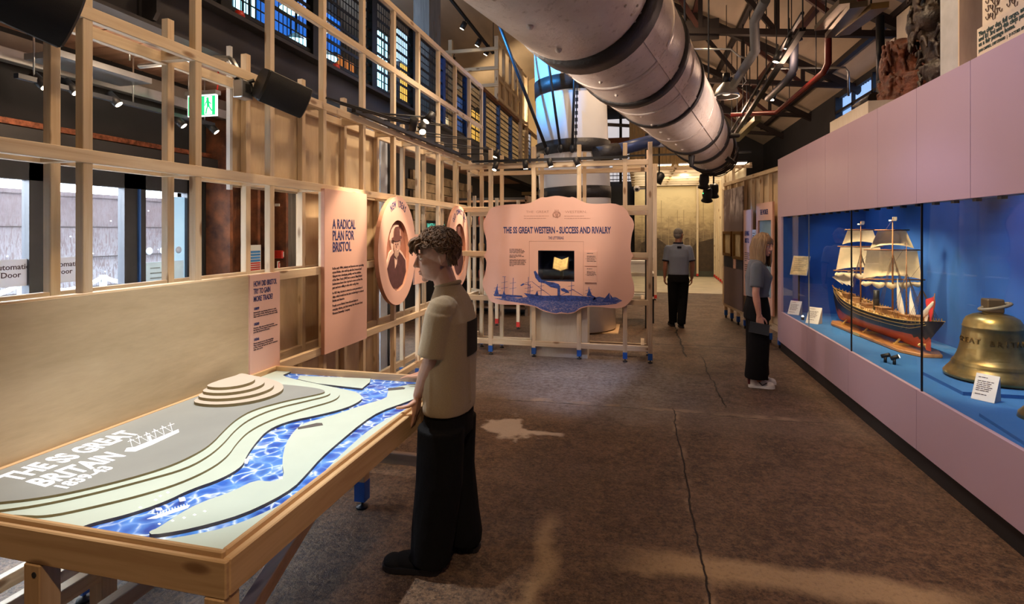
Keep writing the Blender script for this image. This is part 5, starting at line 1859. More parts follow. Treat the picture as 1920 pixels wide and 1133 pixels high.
def square_sail(y, zt, zb, wt, wb, belly=0.05, m=SAIL, name='square_sail'):
    nx, nz = 14, 10
    front, back = [], []
    for j in range(nz + 1):
        v = j / nz
        w_ = wt + (wb - wt) * v
        for i in range(nx + 1):
            u = i / nx * 2 - 1
            z = zt + (zb - zt) * v + (0.035 * (1 - u * u) * (v ** 3))
            b = belly * (1 - u * u) * math.sin(PI * min(1, v * 0.95 + 0.03)) + 0.004 * math.sin(u * 16) * v
            front.append(V((u * w_ / 2, y + b + 0.015, z)))
            back.append(V((u * w_ / 2, y + b + 0.012, z)))
    k = nx + 1
    fs = [(j * k + i, j * k + i + 1, (j + 1) * k + i + 1, (j + 1) * k + i) for j in range(nz) for i in range(nx)]
    b = MB().add(front, fs, 0, True).add(back, [f[::-1] for f in fs], 0, True)
    return b.build(name, m, md, local=True)


Zl = lambda z: z - OB
for y, rowsS in ((yf, ((1.705, 1.545, 0.26, 0.37), (1.515, 1.255, 0.41, 0.50))), (ym, ((1.70, 1.525, 0.26, 0.40), (1.50, 1.215, 0.46, 0.54)))):
    for zt, zb, wt, wb in rowsS:
        square_sail(y, Zl(zt), Zl(zb), wt, wb)
        MB().cyl((-wt / 2 - 0.03, y + 0.012, Zl(zt) + 0.008), (wt / 2 + 0.03, y + 0.012, Zl(zt) + 0.008), 0.006, n=8).build('yard', WOODM, md, local=True)
    zt, zb, wt, wb = rowsS[1]
    MB().cyl((-wb / 2 - 0.03, y + 0.012, Zl(zb) - 0.005), (wb / 2 + 0.03, y + 0.012, Zl(zb) - 0.005), 0.007, n=8).build('yard', WOODM, md, local=True)
    # furled course gathered under the lowest yard
    pts, rr = [], []
    for k in range(19):
        u = k / 18 * 2 - 1
        pts.append((u * wb * 0.5, y + 0.02, Zl(zb) - 0.04 - 0.012 * math.cos(u * 14) - 0.02 * (1 - u * u)))
        rr.append(0.012 + 0.024 * abs(math.cos(u * 7)) * (1 - 0.5 * u * u))
    MB().tube(pts, rr, 10).build('furled_sail', SAIL, md, local=True)


def tri_sail(a, b, c, m=SAILW, th=0.004, name='staysail'):
    a, b, c = V(a), V(b), V(c)
    nrm = (b - a).cross(c - a).normalized()
    n = 8
    f_, k_, idx = [], [], {}
    for i in range(n + 1):
        for j in range(n + 1 - i):
            u, v = i / n, j / n
            p = a + (b - a) * u + (c - a) * v
            bul = 0.03 * (u * v * (1 - u - v) * 27) + 0.004 * math.sin(9 * u + 7 * v)
            idx[i, j] = len(f_)
            f_.append(p + nrm * (bul + th))
            k_.append(p + nrm * bul)
    fs = []
    for i in range(n):
        for j in range(n - i):
            fs.append((idx[i, j], idx[i + 1, j], idx[i, j + 1]))
            if j < n - i - 1:
                fs.append((idx[i + 1, j], idx[i + 1, j + 1], idx[i, j + 1]))
    return MB().add(f_, fs, 0, True).add(k_, [q[::-1] for q in fs], 0, True).build(name, m, md, local=True)


y3, y4 = MASTS[2][0], MASTS[3][0]
# staysails between the masts (set nearly fore and aft)
tri_sail((0.02, ym - 0.05, Zl(1.24)), (0.05, ym - 0.03, Zl(0.875)), (-0.02, y3 - 0.02, Zl(0.875)))
tri_sail((0.02, y3 - 0.03, Zl(1.16)), (0.05, y3 - 0.0, Zl(0.86)), (-0.03, y4 + 0.02, Zl(0.86)))
tri_sail((0.02, y4 - 0.10, Zl(1.07)), (0.03, y4 - 0.02, Zl(0.86)), (0.0, y4 - 0.06, Zl(0.84)))
MB().tube([(0, y4, Zl(0.87)), (0.0, y4 - 0.07, Zl(0.97)), (0, y4 - 0.17, Zl(1.07))], [0.020, 0.024, 0.01], 10).build('furled_spanker', SAILW, md, local=True)
# jibs over the bow
for k in range(3):
    tri_sail((0.02, yf + 0.22 + 0.10 * k, Zl(1.26 - 0.03 * k)), (0.03, yf + 0.26 + 0.13 * k, Zl(1.04)), (-0.02, yf + 0.44 + 0.13 * k, Zl(1.10 + 0.01 * k)), name='jib')
MB().tube([(0, yf + 0.05, Zl(1.5)), (0, hl + 0.06, lz(hl - 0.1) + 0.07)], 0.002, 5).build('forestay', WOODM, md, local=True)
rg = MB()
for y, h_, r in MASTS:
    i = int((y + hl) / LEN * N_)
    for s in (-1, 1):
        for dy in (-0.06, -0.03, 0.0, 0.03):
            rg.tube([(s * dl[i][0], y + dy - 0.02, dl[i][2] + 0.03), (0, y, h_ * 0.72)], 0.0017, 4)
for (ya, ha, _), (yb, hb_, __) in zip(MASTS, MASTS[1:]):
    rg.tube([(0, yb, hb_ * 0.98), (0, ya, ha * 0.62)], 0.0016, 4)
    rg.tube([(0, yb, hb_ * 0.7), (0, ya, lz(ya) + 0.04)], 0.0012, 4)
r_ = rg.build('rigging_line', paint('model_rigging', (0.10, 0.06, 0.03), 0.8), md, local=True)
r_['kind'] = 'stuff'
# funnel, flag, propeller
MB().tube([(0, ym + 0.32, lz(0.3) - 0.01), (0, ym + 0.31, lz(0.3) + 0.20)], 0.028, 14).build('funnel', BLACKM, md, local=True)
MB().tube([(0, -hl + 0.02, lz(-hl) + 0.02), (0, -hl - 0.01, Zl(1.15))], 0.004, 6).build('ensign_staff', WOODM, md, local=True)
fl = MB()
f_, k_ = [], []
for j in range(9):
    for i in range(7):
        u, v = i / 6, j / 8
        p = V((0.012 * math.sin(v * 5 + u * 4) + 0.015 * u, -hl + 0.0 + 0.13 * u * (1 - 0.3 * v) + 0.02 * v, Zl(1.13) - 0.23 * v - 0.05 * u))
        f_.append(p)
        k_.append(p + V((0.003, 0, 0)))
fs = [(j * 7 + i, j * 7 + i + 1, j * 7 + i + 8, j * 7 + i + 7) for j in range(8) for i in range(6)]
fl.add(f_, fs, 0, True).add(k_, [q[::-1] for q in fs], 0, True)
for j in range(2):
    for i in range(4, 6):
        pass
fl.build('red_ensign', paint('model_red_flag', (0.75, 0.05, 0.05), 0.8), md, local=True)
pr = MB()
py_, pz_ = -hl + 0.13, 0.105
for k in range(3):
    a = k * 2 * PI / 3 + 0.4
    M = Matrix.Rotation(a, 3, 'Y')
    pr.ell(V((0, py_, pz_)) + M @ V((0, 0, 0.032)), (0.018, 0.006, 0.03), M, n=10, m=6)
pr.cyl((0, py_ - 0.02, pz_), (0, py_ + 0.03, pz_), 0.01, n=10)
pr.build('propeller', paint('model_brass', (0.75, 0.55, 0.22), 0.3, 0.8), md, local=True)
MB().box((-0.004, -hl + 0.05, 0.06), (0.004, -hl + 0.11, 0.20)).build('rudder', HULLR, md, local=True)
# base board with cradles (lies on the case floor, the model stands on it)
bb = thing('model_stand', 'long polished wooden base board under the model ship', 'stand', (ctr.x, ctr.y, OB), SYAW)
ol = [(-0.16, -hl + 0.25), (-0.06, -hl + 0.05), (0.10, -hl + 0.05), (0.17, -hl + 0.22), (0.17, hl - 0.30), (0.08, hl - 0.12), (-0.08, hl - 0.12), (-0.16, hl - 0.3)]
MB().prism(ol, 0.0, 0.035).build('board', BASEW, bb, local=True, bevel=0.008)
for y in (-0.55, 0.05, 0.55):
    c_ = MB()
    for s in (-1, 1):
        c_.beam((s * 0.10, y, 0.035), (s * 0.045, y, 0.095), 0.02, 0.012)
    c_.obox((0, y, 0.045), (0.2, 0.03, 0.02))
    c_.build('cradle', GOLDL, bb, local=True)
MB().obox((-0.166, 0.05, 0.02), (0.006, 0.14, 0.028)).build('brass_plate', GOLDL, bb, local=True)

# ---------------- bronze bell
BRONZE = paint('bronze_bell', (0.42, 0.29, 0.10), 0.36, 0.8, var=0.3, vs=4, col2=(0.16, 0.125, 0.05), bmp=0.08, bs=25)
bc_ = V((2.565, 4.72, OB))
pl = thing('bell_plinth', 'low blue stepped board under the big bell', 'plinth', (bc_.x, bc_.y, OB))
o8 = [(-0.40, -0.42), (0.45, -0.42), (0.45, 0.44), (-0.10, 0.44), (-0.40, 0.12)]
MB().prism([(bc_.x + x, bc_.y + y) for x, y in o8], OB, OB + 0.025).build('board', BLUEF, pl)
bz = OB + 0.027
bl_ = thing('ship_bell', 'big worn bronze ship bell with raised lettering in the showcase', 'bell', (bc_.x, bc_.y, bz))
prof = [(0.0, 0.02), (0.255, 0.0), (0.285, 0.012), (0.288, 0.03), (0.268, 0.055), (0.245, 0.085), (0.236, 0.10), (0.238, 0.107), (0.230, 0.112), (0.232, 0.119), (0.222, 0.126), (0.207, 0.16), (0.192, 0.21), (0.181, 0.27), (0.174, 0.33), (0.172, 0.36), (0.176, 0.366), (0.172, 0.372), (0.166, 0.40), (0.150, 0.43), (0.115, 0.45), (0.075, 0.462), (0.04, 0.47), (0.0, 0.472)]
prof = [(r * 1.02, z * 1.06) for r, z in prof]
MB().lathe(prof, 56, Matrix.Translation((bc_.x, bc_.y, bz))).build('bell_body', BRONZE, bl_)
MB().box((bc_.x - 0.055, bc_.y - 0.045, bz + 0.495), (bc_.x + 0.055, bc_.y + 0.045, bz + 0.60)).build('crown_block', paint('dark_bronze', (0.16, 0.11, 0.06), 0.5, 0.6), bl_, 0.008)
hp = MB()
pts = []
for k in range(17):
    a = 2 * PI * k / 16
    pts.append((bc_.x + 0.095 * math.cos(a), bc_.y - 0.03 + 0.06 * math.sin(a), bz + 0.545 + 0.025 * math.cos(a)))
hp.tube(pts, 0.012, 10)
hp.build('shackle', paint('worn_iron_shackle', (0.22, 0.185, 0.14), 0.55, 0.2), bl_)
LETB = paint('bell_letter', (0.20, 0.13, 0.045), 0.35, 0.85)
wd_ = 'GREAT BRITAIN'
aim = math.atan2(-bc_.y + 0, -bc_.x + 0)
for i, ch in enumerate(wd_):
    if ch == ' ':
        continue
    a = aim - math.radians(76) + math.radians(12.6) * i
    z_ = 0.275
    r_ = 0.1875
    n_ = V((math.cos(a), math.sin(a), 0.10)).normalized()
    xd = V((-math.sin(a), math.cos(a), 0))
    yd = n_.cross(xd)
    M = frame_m(V((bc_.x, bc_.y, bz + z_)) + V((math.cos(a), math.sin(a), 0)) * r_, xd, yd)
    text(ch, 0.054, LETB, bl_, M, name='raised_letter', bold=0.02, align='CENTER', ext=0.004, res=2)


def card(label, loc, yaw, w_=0.11, h_=0.15, lean=28, rows=6, grp='caption cards in the showcase'):
    c_ = thing('caption_card', label, 'label', loc, yaw, grp)
    M = Matrix.Rotation(math.radians(-lean), 4, 'X')
    b = MB()
    n0 = MB().box((-w_ / 2, -0.002, 0), (w_ / 2, 0.002, h_))
    b.add([M @ p for p in n0.v], n0.f)
    b.build('card_face', WHITEP, c_, local=True)
    top = M @ V((0, 0, h_))
    s = MB()
    s.add([(w_ / 2 - 0.004, 0.002, 0), (w_ / 2 - 0.004, 0.10, 0), (w_ / 2 - 0.004, top.y + 0.003, top.z - 0.004), (w_ / 2, 0.002, 0), (w_ / 2, 0.10, 0), (w_ / 2, top.y + 0.003, top.z - 0.004)],
          [(0, 1, 2), (3, 5, 4), (0, 3, 4, 1), (1, 4, 5, 2), (2, 5, 3, 0)])
    s.build('side_wing', paint('card_side', (0.55, 0.50, 0.48), 0.6), c_, local=True)
    o, xd, yd = M @ V((-w_ / 2 + 0.015, -0.0025, h_ - 0.025)), V((1, 0, 0)), (M @ V((0, 0, 1))).normalized()
    W = WM[c_]
    dashes(c_, W @ o, W.to_3x3() @ xd, W.to_3x3() @ yd, [w_ * 0.4, 0] + [w_ * (0.7 - 0.07 * (k % 3)) for k in range(rows)] + [0, w_ * 0.5], w_ * 0.055, w_ * 0.105, INK)
    return c_


def faceeye(p):
    return math.atan2(p[0], -p[1]) if False else math.atan2(-(EYE.x - p[0]), (EYE.y - p[1])) + PI


q = on_z(1842, 752, OB + 0.001)
card('white caption card leaning in front of the big bell', (q.x, q.y, OB + 0.001), faceeye(q) - 0.35, 0.125, 0.185)
q = on_z(1522, 607, OB + 0.001)
card('white caption card left of the model ship, nearer of the two', (q.x, q.y, OB + 0.001), faceeye(q) - 0.45, 0.15, 0.215)
q = on_z(1487, 590, OB + 0.001)
card('white caption card at the far end of the showcase', (q.x, q.y, OB + 0.001), faceeye(q) - 0.45, 0.15, 0.20)
q = on_z(1500, 580, OB + 0.001)
lc = thing('lectern_display', 'yellowed page held on a tall slim lectern in the far end of the showcase', 'display stand', (2.125, 7.95, OB))
c = on_x(1500, 498, 2.125)
MB().cyl((c.x, c.y + 0.05, OB), (c.x, c.y + 0.05, c.z - 0.05), 0.012).build('post', BLACKM, lc)
M = Matrix.Translation(c) @ Matrix.Rotation(faceeye(c) - 0.45, 4, 'Z') @ Matrix.Rotation(math.radians(-22), 4, 'X')
for nm, e_, m_ in (('page', 0.0, PAGE), ('page_border', 0.008, paint('pale_mount', (0.75, 0.72, 0.62), 0.6))):
    b = MB()
    n0 = MB().box((-0.105 - e_, -0.004 + e_ * 0.6, -0.13 - e_), (0.105 + e_, 0.0 + e_ * 0.9, 0.13 + e_))
    b.add([M @ p for p in n0.v], n0.f)
    b.build(nm, m_, lc)
b = MB()
for k in range(7):
    n0 = MB().box((-0.08, -0.006, 0.09 - k * 0.028), (0.08 - 0.03 * (k % 3), -0.0045, 0.098 - k * 0.028))
    b.add([M @ p for p in n0.v], n0.f)
b.build('page_writing', paint('faded_writing', (0.42, 0.33, 0.2), 0.8), lc)
# small spotlights standing on the case floor
for k, (px, py) in enumerate(((1660, 668), (1677, 672))):
    q = on_z(px, py + 12, OB)
    t = thing('case_spotlight', ('little black floor spotlight below the model ship, left of the pair', 'little lit floor spotlight below the model ship, right of the pair')[k], 'spotlight', (q.x, q.y, OB), 0, 'floor spotlights in the showcase')
    MB().tube([(q.x, q.y, OB), (q.x, q.y, OB + 0.05)], 0.012, 10).build('stem', BLACKP, t)
    d = V((0.5, -0.35 + 0.2 * k, 0.25)).normalized()
    MB().cyl(V((q.x, q.y, OB + 0.06)) - d * 0.03, V((q.x, q.y, OB + 0.06)) + d * 0.035, 0.017, n=14).build('head', BLACKP, t)
    if k:
        MB().cyl(V((q.x, q.y, OB + 0.06)) + d * 0.034, V((q.x, q.y, OB + 0.06)) + d * 0.038, 0.013, n=12).build('lens', DOT, t)
q = on_z(1505, 600, OB)
t = thing('case_spotlight', 'tiny glowing lamp on the case floor between two caption cards', 'spotlight', (q.x, q.y, OB), 0, 'floor spotlights in the showcase')
MB().cyl((q.x, q.y, OB), (q.x, q.y, OB + 0.04), 0.018, n=12).build('stem', BLACKP, t)
MB().ell((q.x, q.y, OB + 0.045), 0.012, n=10, m=6).build('lens', DOT, t)
# bronze fragment at the frame edge
q = on_z(1920, 785, OB + 0.02)
fp = MB().prism([(q.x - 0.25, q.y - 0.5), (q.x + 0.5, q.y - 0.5), (q.x + 0.5, q.y + 0.10), (q.x - 0.02, q.y + 0.2), (q.x - 0.2, q.y + 0.05)], OB, OB + 0.02).build('display_board', BLUEF)
tag(fp, 'low blue board in the showcase cut off by the right edge', 'plinth')
fb = thing('bronze_boss', 'small rounded bronze fitting cut off by the right edge of the view', 'ship fitting', (q.x + 0.10, q.y, OB + 0.02))
MB().lathe([(0, 0), (0.12, 0), (0.115, 0.03), (0.08, 0.075), (0.03, 0.095), (0, 0.098)], 28, Matrix.Translation((q.x + 0.10, q.y, OB + 0.02))).build('dome', BRONZE, fb)
MB().cyl((q.x + 0.1, q.y, OB + 0.115), (q.x + 0.1, q.y, OB + 0.14), 0.02).build('stud', BRONZE, fb)
# ------------------------------------------------------------------ great riveted mast hanging down the hall
MA, MBp = V((-0.622, 2.6, 3.328)), V((1.976, 12.5, 2.898))
MAX = (MBp - MA).normalized()
ME1 = MAX.cross(V((0, 0, 1))).normalized()
ME2 = ME1.cross(MAX)
ML = (MBp - MA).length


def mrad(u):
    xs, ys = (-0.4, 0.0, 1 / 3, 2 / 3, 1.0), (0.54, 0.492, 0.437, 0.369, 0.219)
    for (a, b), (p, q) in zip(zip(xs, xs[1:]), zip(ys, ys[1:])):
        if u <= b:
            return p + (q - p) * (u - a) / (b - a)
    return ys[-1]


def mring(u, r, n=48):
    c = MA + MAX * ML * u
    return [c + (ME1 * math.cos(2 * PI * k / n) + ME2 * math.sin(2 * PI * k / n)) * r for k in range(n)]


def mast_mat():
    m, nt, b = newmat('mast_cream_paint')
    o = coords(nt)
    n = noisef(nt, o, 2.6, 6, 0.65, 0.5)
    n2 = noisef(nt, o, 16, 5, 0.75)
    n3 = noisef(nt, o, 70, 3, 0.6)
    col = ramp(nt, n, [(0.3, (0.60, 0.50, 0.42)), (0.7, (0.80, 0.71, 0.63))])
    col = mix(nt, ramp(nt, n2, [(0.56, 0.0), (0.70, 0.65)]), col, (0.27, 0.175, 0.12))
    nt.links.new(col, b.inputs['Base Color'])
    b.inputs['Roughness'].default_value = 0.33
    b.inputs['Specular IOR Level'].default_value = 0.6
    bump(nt, b, math_(nt, 'ADD', n2, math_(nt, 'MULTIPLY', n3, 0.5)), 0.35, 0.012)
    return m


MASTM = mast_mat()
BANDM = paint('tarry_black_band', (0.020, 0.017, 0.016), 0.5, bmp=0.4, bs=40)
ms = thing('ship_mast', 'huge cream riveted iron mast with black bands slung across the hall', 'mast', tuple(MA))
us = [-0.35 + 1.08 * k / 60 for k in range(61)]
MB().rings([mring(u, mrad(u)) for u in us], True).build('mast_tube', MASTM, ms)
# raised plate at the near joint
MB().rings([mring(u, mrad(u) + d) for u, d in ((-0.34, 0.004), (-0.34, 0.016), (0.085, 0.016), (0.088, 0.004))], True).build('near_sleeve', MASTM, ms)
for u, wd_, h in ((0.1005, 0.022, 0.030), (0.211, 0.012, 0.022), (0.3015, 0.008, 0.018), (0.477, 0.010, 0.022), (0.56, 0.012, 0.026), (0.653, 0.012, 0.028), (0.715, 0.008, 0.02)):
    r = mrad(u)
    hw_ = wd_ / 2
    MB().rings([mring(u - hw_, r - 0.004), mring(u - hw_, r + h), mring(u + hw_, r + h), mring(u + hw_, r - 0.004)], False).build('black_band', BANDM, ms)
for u in (0.39, 0.25, 0.16):
    r = mrad(u)
    MB().rings([mring(u - 0.003, r - 0.002), mring(u - 0.003, r + 0.007), mring(u + 0.003, r + 0.007), mring(u + 0.003, r - 0.002)], False).build('plate_seam', MASTM, ms)
rv = MB()


def on_mast(u, a, d=0.0):
    c = MA + MAX * ML * u
    return c + (ME1 * math.cos(a) + ME2 * math.sin(a)) * (mrad(u) + d)


NR = 0
for a in (-PI / 2 - 0.05, -PI / 2 - 0.95, -PI / 2 + 0.9, -PI / 2 + 1.02, PI):
    strip = MB()
    for s_ in (-1, 1):
        pass
    for k in range(56):
        u = -0.05 + 0.70 * k / 55
        big = abs(a + PI / 2 + 0.05) < 0.01
        if big and k % 3:
            continue
        r = 0.026 if big and u < 0.12 else (0.018 if big else 0.011)
        dd = 0.016 if u < 0.086 else 0
        rv.ell(on_mast(u, a, dd), r * 0.85, n=8, m=5)
q = rv.build('rivet', MASTM, ms)
q['kind'] = 'stuff'
for a in (-PI / 2 + 0.96, -PI / 2 - 0.87):
    st = MB()
    rr = []
    for k in range(40):
        u = 0.09 + 0.60 * k / 39
        rr.append([on_mast(u, a - 0.12, 0.001), on_mast(u, a - 0.12, 0.008), on_mast(u, a + 0.12, 0.008), on_mast(u, a + 0.12, 0.001)])
    st.rings(rr, True, sm=False)
    st.build('lap_strip', MASTM, ms)
# iron lug and rigging round the far end
for u, a in ((0.50, -PI / 2), (0.63, -PI / 2 + 0.9), (0.56, -0.1)):
    p = on_mast(u, a, 0.01)
    d = (p - (MA + MAX * ML * u)).normalized()
    MB().cap(p, p + d * 0.12, 0.045, 0.03).build('iron_lug', BANDM, ms)
for j in range(7):
    pts = []
    for k in range(12):
        a = -PI * 0.95 + PI * 1.1 * k / 11
        u = 0.66 + 0.012 * j + 0.01 * math.sin(k * 1.3 + j)
        pts.append(on_mast(min(u, 0.73), a, 0.02 + 0.02 * abs(math.sin(k + j * 2))))
    MB().tube(pts, 0.008, 6).build('looped_cable', BANDM, ms)
for u in (0.05, 0.45, 0.65):
    c = MA + MAX * ML * u
    MB().tube([c + V((0, 0, mrad(u))), c + V((0, 0, 4.2))], 0.014, 6).build('hanging_rod', BLACKM, ms)
# stage lamps hung under the far end
for k, (px, py, y) in enumerate(((1320, 340, 9.6), (1326, 366, 9.9), (1338, 358, 10.1))):
    q = on_y(px, py, y)
    t = thing('stage_lamp', ('black stage lamp hanging under the far end of the mast, uppermost', 'black stage lamp with green glint under the mast end, lowest', 'black stage lamp under the mast end, rightmost')[k], 'stage lamp', tuple(q), 0, 'stage lamps under the mast')
    MB().lathe([(0.03, 0.13), (0.075, 0.11), (0.085, 0.0), (0.07, -0.06), (0.10, -0.11)], 16, Matrix.Translation(q) @ Matrix.Rotation(0.5, 4, 'X')).build('housing', BLACKM, t)
    MB().tube([q + V((0, 0, 0.05)), q + V((0, 0, 0.85))], 0.015, 6).build('yoke', BLACKM, t)
    if k == 1:
        MB().ell(q + V((-0.07, -0.05, 0.03)), 0.012, n=8, m=5).build('status_light', emit('green_led', (0.05, 0.9, 0.2), 2), t)

# ------------------------------------------------------------------ white funnel with black bands
FB, FT = V((-1.02, 9.35, 0.02)), V((-1.28, 9.35, 6.4))
FAXS = (FT - FB).normalized()
FM = frame_m(FB, V((0, 1, 0)).cross(FAXS), V((0, 1, 0)).cross(FAXS).cross(FAXS) * -1)
FM = Matrix.Translation(FB) @ V((0, 0, 1)).rotation_difference(FAXS).to_matrix().to_4x4()
fn = thing('ship_funnel', 'tall white ship funnel with black bands standing behind the curved sign', 'funnel', tuple(FB))
FUNM = paint('funnel_white_paint', (0.70, 0.68, 0.66), 0.42, var=0.06, vs=1.5, bmp=0.1, bs=6)
FR = 0.62
MB().lathe([(FR * 1.0, 0.0), (FR, 3.0), (FR * 0.985, 6.4)], 48, FM).build('funnel_tube', FUNM, fn)
for z0, z1, h in ((2.22, 2.42, 0.012), (2.98, 3.20, 0.035), (4.02, 4.28, 0.012)):
    MB().lathe([(FR - 0.01, z0), (FR + h, z0), (FR + h, z1), (FR - 0.01, z1)], 48, FM).build('black_band', BANDM, fn)
MB().lathe([(FR - 0.02, 1.0), (FR + 0.008, 1.0), (FR + 0.008, 1.04), (FR - 0.02, 1.04)], 48, FM).build('plate_seam', FUNM, fn)
tb_ = thing('funnel_cradle', 'timber and black base under the white funnel', 'plinth', (-1.02, 9.35, 0))
MB().box((-1.7, 8.9, 0.0), (-0.35, 9.8, 0.018)).build('base_board', OAK['x'], tb_)
bm_ = thing('ship_boom', 'dark blue and black boom sticking out right from the white funnel', 'boom', (-0.4, 9.0, 3.1))
a, b_ = on_y(1118, 292, 8.75), on_y(1232, 262, 9.3)
MB().tube([a, a + (b_ - a) * 0.35], [0.15, 0.12], 16).build('collar', BANDM, bm_)
MB().tube([a + (b_ - a) * 0.3, b_], 0.105, 16).build('spar', paint('blue_black_spar', (0.03, 0.05, 0.13), 0.4), bm_)
MB().box((b_.x - 0.05, b_.y, b_.z - 0.12), (b_.x + 0.12, b_.y + 0.1, b_.z - 0.01)).build('end_block', paint('grey_block', (0.22, 0.24, 0.30), 0.5), bm_)
for k, (p, q, r) in enumerate((((935, 44), (1026, 283), 0.028), ((1026, 100), (1051, 279), 0.022), ((1078, 120), (1073, 279), 0.022))):
    a, b_ = on_y(*p, 8.62), on_y(*q, 8.62)
    t = thing('stay_rod', ('thick black stay running down to the funnel band, leftmost', 'black stay in the middle of the funnel', 'black vertical stay on the funnel beside the chain')[k], 'stay', tuple(b_), 0, 'stays of the funnel')
    MB().tube([b_, b_ + (a - b_) * 1.5], r, 10).build('rod', BLACKM, t)
    MB().ell(b_, (0.05, 0.05, 0.07), n=10, m=6).build('shackle', BLACKM, t)
ch = MB()
a, b_ = on_y(1083, 130, 8.60), on_y(1079, 281, 8.60)
for k in range(34):
    c = b_ + (a - b_) * (k / 24)
    ch.obox(c, (0.045 if k % 2 else 0.014, 0.014 if k % 2 else 0.045, 0.062))
q = ch.build('chain', BLACKM)
tag(q, 'black link chain hanging down the funnel', 'chain')

# ------------------------------------------------------------------ roof steelwork
STEELR = paint('red_brown_steel', (0.075, 0.022, 0.016), 0.6)
STEELD = paint('dark_roof_steel', (0.022, 0.014, 0.013), 0.6)
SL = (RIDGE_Z - EAVE_Z) / (RIDGE_X - EAVE_X)
rz = lambda x: EAVE_Z + (x - EAVE_X) * SL
NTH = ('nearest', 'second', 'third', 'fourth', 'fifth', 'sixth')
for k, y in enumerate((6.6, 9.6, 12.6, 15.6, 18.4)):
    t = thing('roof_truss', '%s dark steel roof truss counted down the hall' % NTH[k], 'roof truss', (1.4, y, 4.9), 0, 'roof trusses')
    MB().beam((EAVE_X - 0.1, y, rz(EAVE_X - 0.1) - 0.18), (RIDGE_X + 0.1, y, rz(RIDGE_X + 0.1) - 0.18), 0.12, 0.14).build('rafter', STEELD, t)
    MB().beam((EAVE_X - 0.2, y, 4.75), (RIDGE_X + 0.2, y, 5.35), 0.10, 0.10).build('tie_beam', STEELD, t)
    xs = [3.4, 2.2, 1.0, -0.2]
    tz = lambda x: 4.75 + (x - EAVE_X + 0.2) * (0.6) / (RIDGE_X - EAVE_X + 0.4)
    for i, x in enumerate(xs):
        MB().beam((x, y, tz(x)), (x, y, rz(x) - 0.2), 0.07, 0.07, up=(0, 1, 0)).build('post', STEELD, t)
        MB().beam((x, y, tz(x)), (x - 1.2, y, rz(x - 1.2) - 0.2), 0.06, 0.08).build('strut', STEELD if i % 2 else STEELR, t)
    MB().box((0.7, y - 0.02, tz(1.0) - 0.15), (1.3, y + 0.02, tz(1.0) + 0.2)).build('gusset_plate', STEELD, t)
for k, x in enumerate((3.9, 3.0, 2.1, 1.2, 0.3, -0.6)):
    p = MB().box((x - 0.05, 3.0, rz(x) - 0.12), (x + 0.05, 19.0, rz(x) - 0.01)).build('roof_purlin', STEELR if k % 2 else STEELD)
    tag(p, '%s purlin running along the roof slope above the eave' % ('lowest dark', 'second lowest red brown', 'third lowest dark', 'fourth lowest red brown', 'fifth lowest dark', 'topmost red brown')[k], 'roof beam', 'roof purlins')
p = corr(4.40, 0, 0, 0, 0) if False else None
# corrugated sheet patch high on the right
cp = MB()
rr = []
n = 120
f_ = []
for i in range(n + 1):
    y = 5.0 + 4.2 * i / n
    a = 0.02 * math.sin(2 * PI * y / 0.14)
    f_ += [(4.5, y, rz(4.5) - 0.02 + a), (2.9, y, rz(2.9) - 0.02 + a)]
cp.add(f_, [(2 * i, 2 * i + 1, 2 * i + 3, 2 * i + 2) for i in range(n)], 0, True)
struct('trim_3', cp, paint('grey_corrugated_roof', (0.22, 0.24, 0.28), 0.5, 0.4))


def piped(label, name, pts, r, m, cat='pipe', brackets=()):
    t = thing(name, label, cat, tuple(pts[0]))
    MB().tube(pts, r, 12).build('pipe_run', m, t)
    for p in brackets:
        q = V(p)
        MB().tube([q, (q.x, q.y, rz(q.x) - 0.1)], 0.008, 6).build('hanger_rod', BLACKM, t)
        MB().cyl(q - V((0, 0.02, 0)), q + V((0, 0.02, 0)), r + 0.008, n=12).build('clamp', BLACKM, t)
    return t


P = lambda px, py, y: on_y(px, py, y)
REDPIPE = paint('red_sprinkler_pipe', (0.17, 0.014, 0.012), 0.4)
piped('red sprinkler pipe bending down under the roof on the right', 'sprinkler_pipe', [P(1617, 0, 6.8), P(1560, 60, 8.0), P(1553, 70, 8.2), P(1553, 118, 8.3), P(1545, 135, 8.5), P(1456, 211, 12.0), P(1370, 216, 12.2)], 0.045, REDPIPE, brackets=(P(1530, 148, 9.1), P(1480, 190, 11)))
GREYD = paint('grey_duct', (0.10, 0.105, 0.115), 0.55)
t = piped('grey square edged duct dropping and kinking below the roof', 'vent_duct', [P(1435, 0, 8.6), P(1414, 40, 9.0), P(1416, 96, 9.2), P(1400, 120, 9.6), P(1375, 160, 10.4)], 0.075, GREYD)
piped('dark blue pipe falling from the roof towards the mast end', 'roof_pipe', [P(1500, 70, 9.0), P(1490, 78, 9.0), P(1488, 130, 9.2), P(1478, 148, 9.5), P(1440, 185, 11.0)], 0.06, paint('blue_black_pipe', (0.03, 0.036, 0.055), 0.5), brackets=(P(1484, 140, 9.4),))
piped('thin silver conduit crossing below the roof near the lamp', 'conduit', [P(1298, 92, 9.5), P(1370, 92, 9.5), P(1385, 105, 9.5), P(1400, 110, 9.5)], 0.016, STEEL)
piped('silver conduit bending down on the dark right wall', 'conduit', [P(1440, 128, 11.2), P(1585, 127, 11.2), P(1591, 135, 11.2), P(1591, 180, 11.2)], 0.02, STEEL)
piped('dark upright pipe beside the tall timber boards', 'conduit', [P(1650, 30, 8.0), P(1651, 130, 8.0), V((P(1651, 190, 8.0).x, 8.0, 0.0))], 0.05, BLACKM)
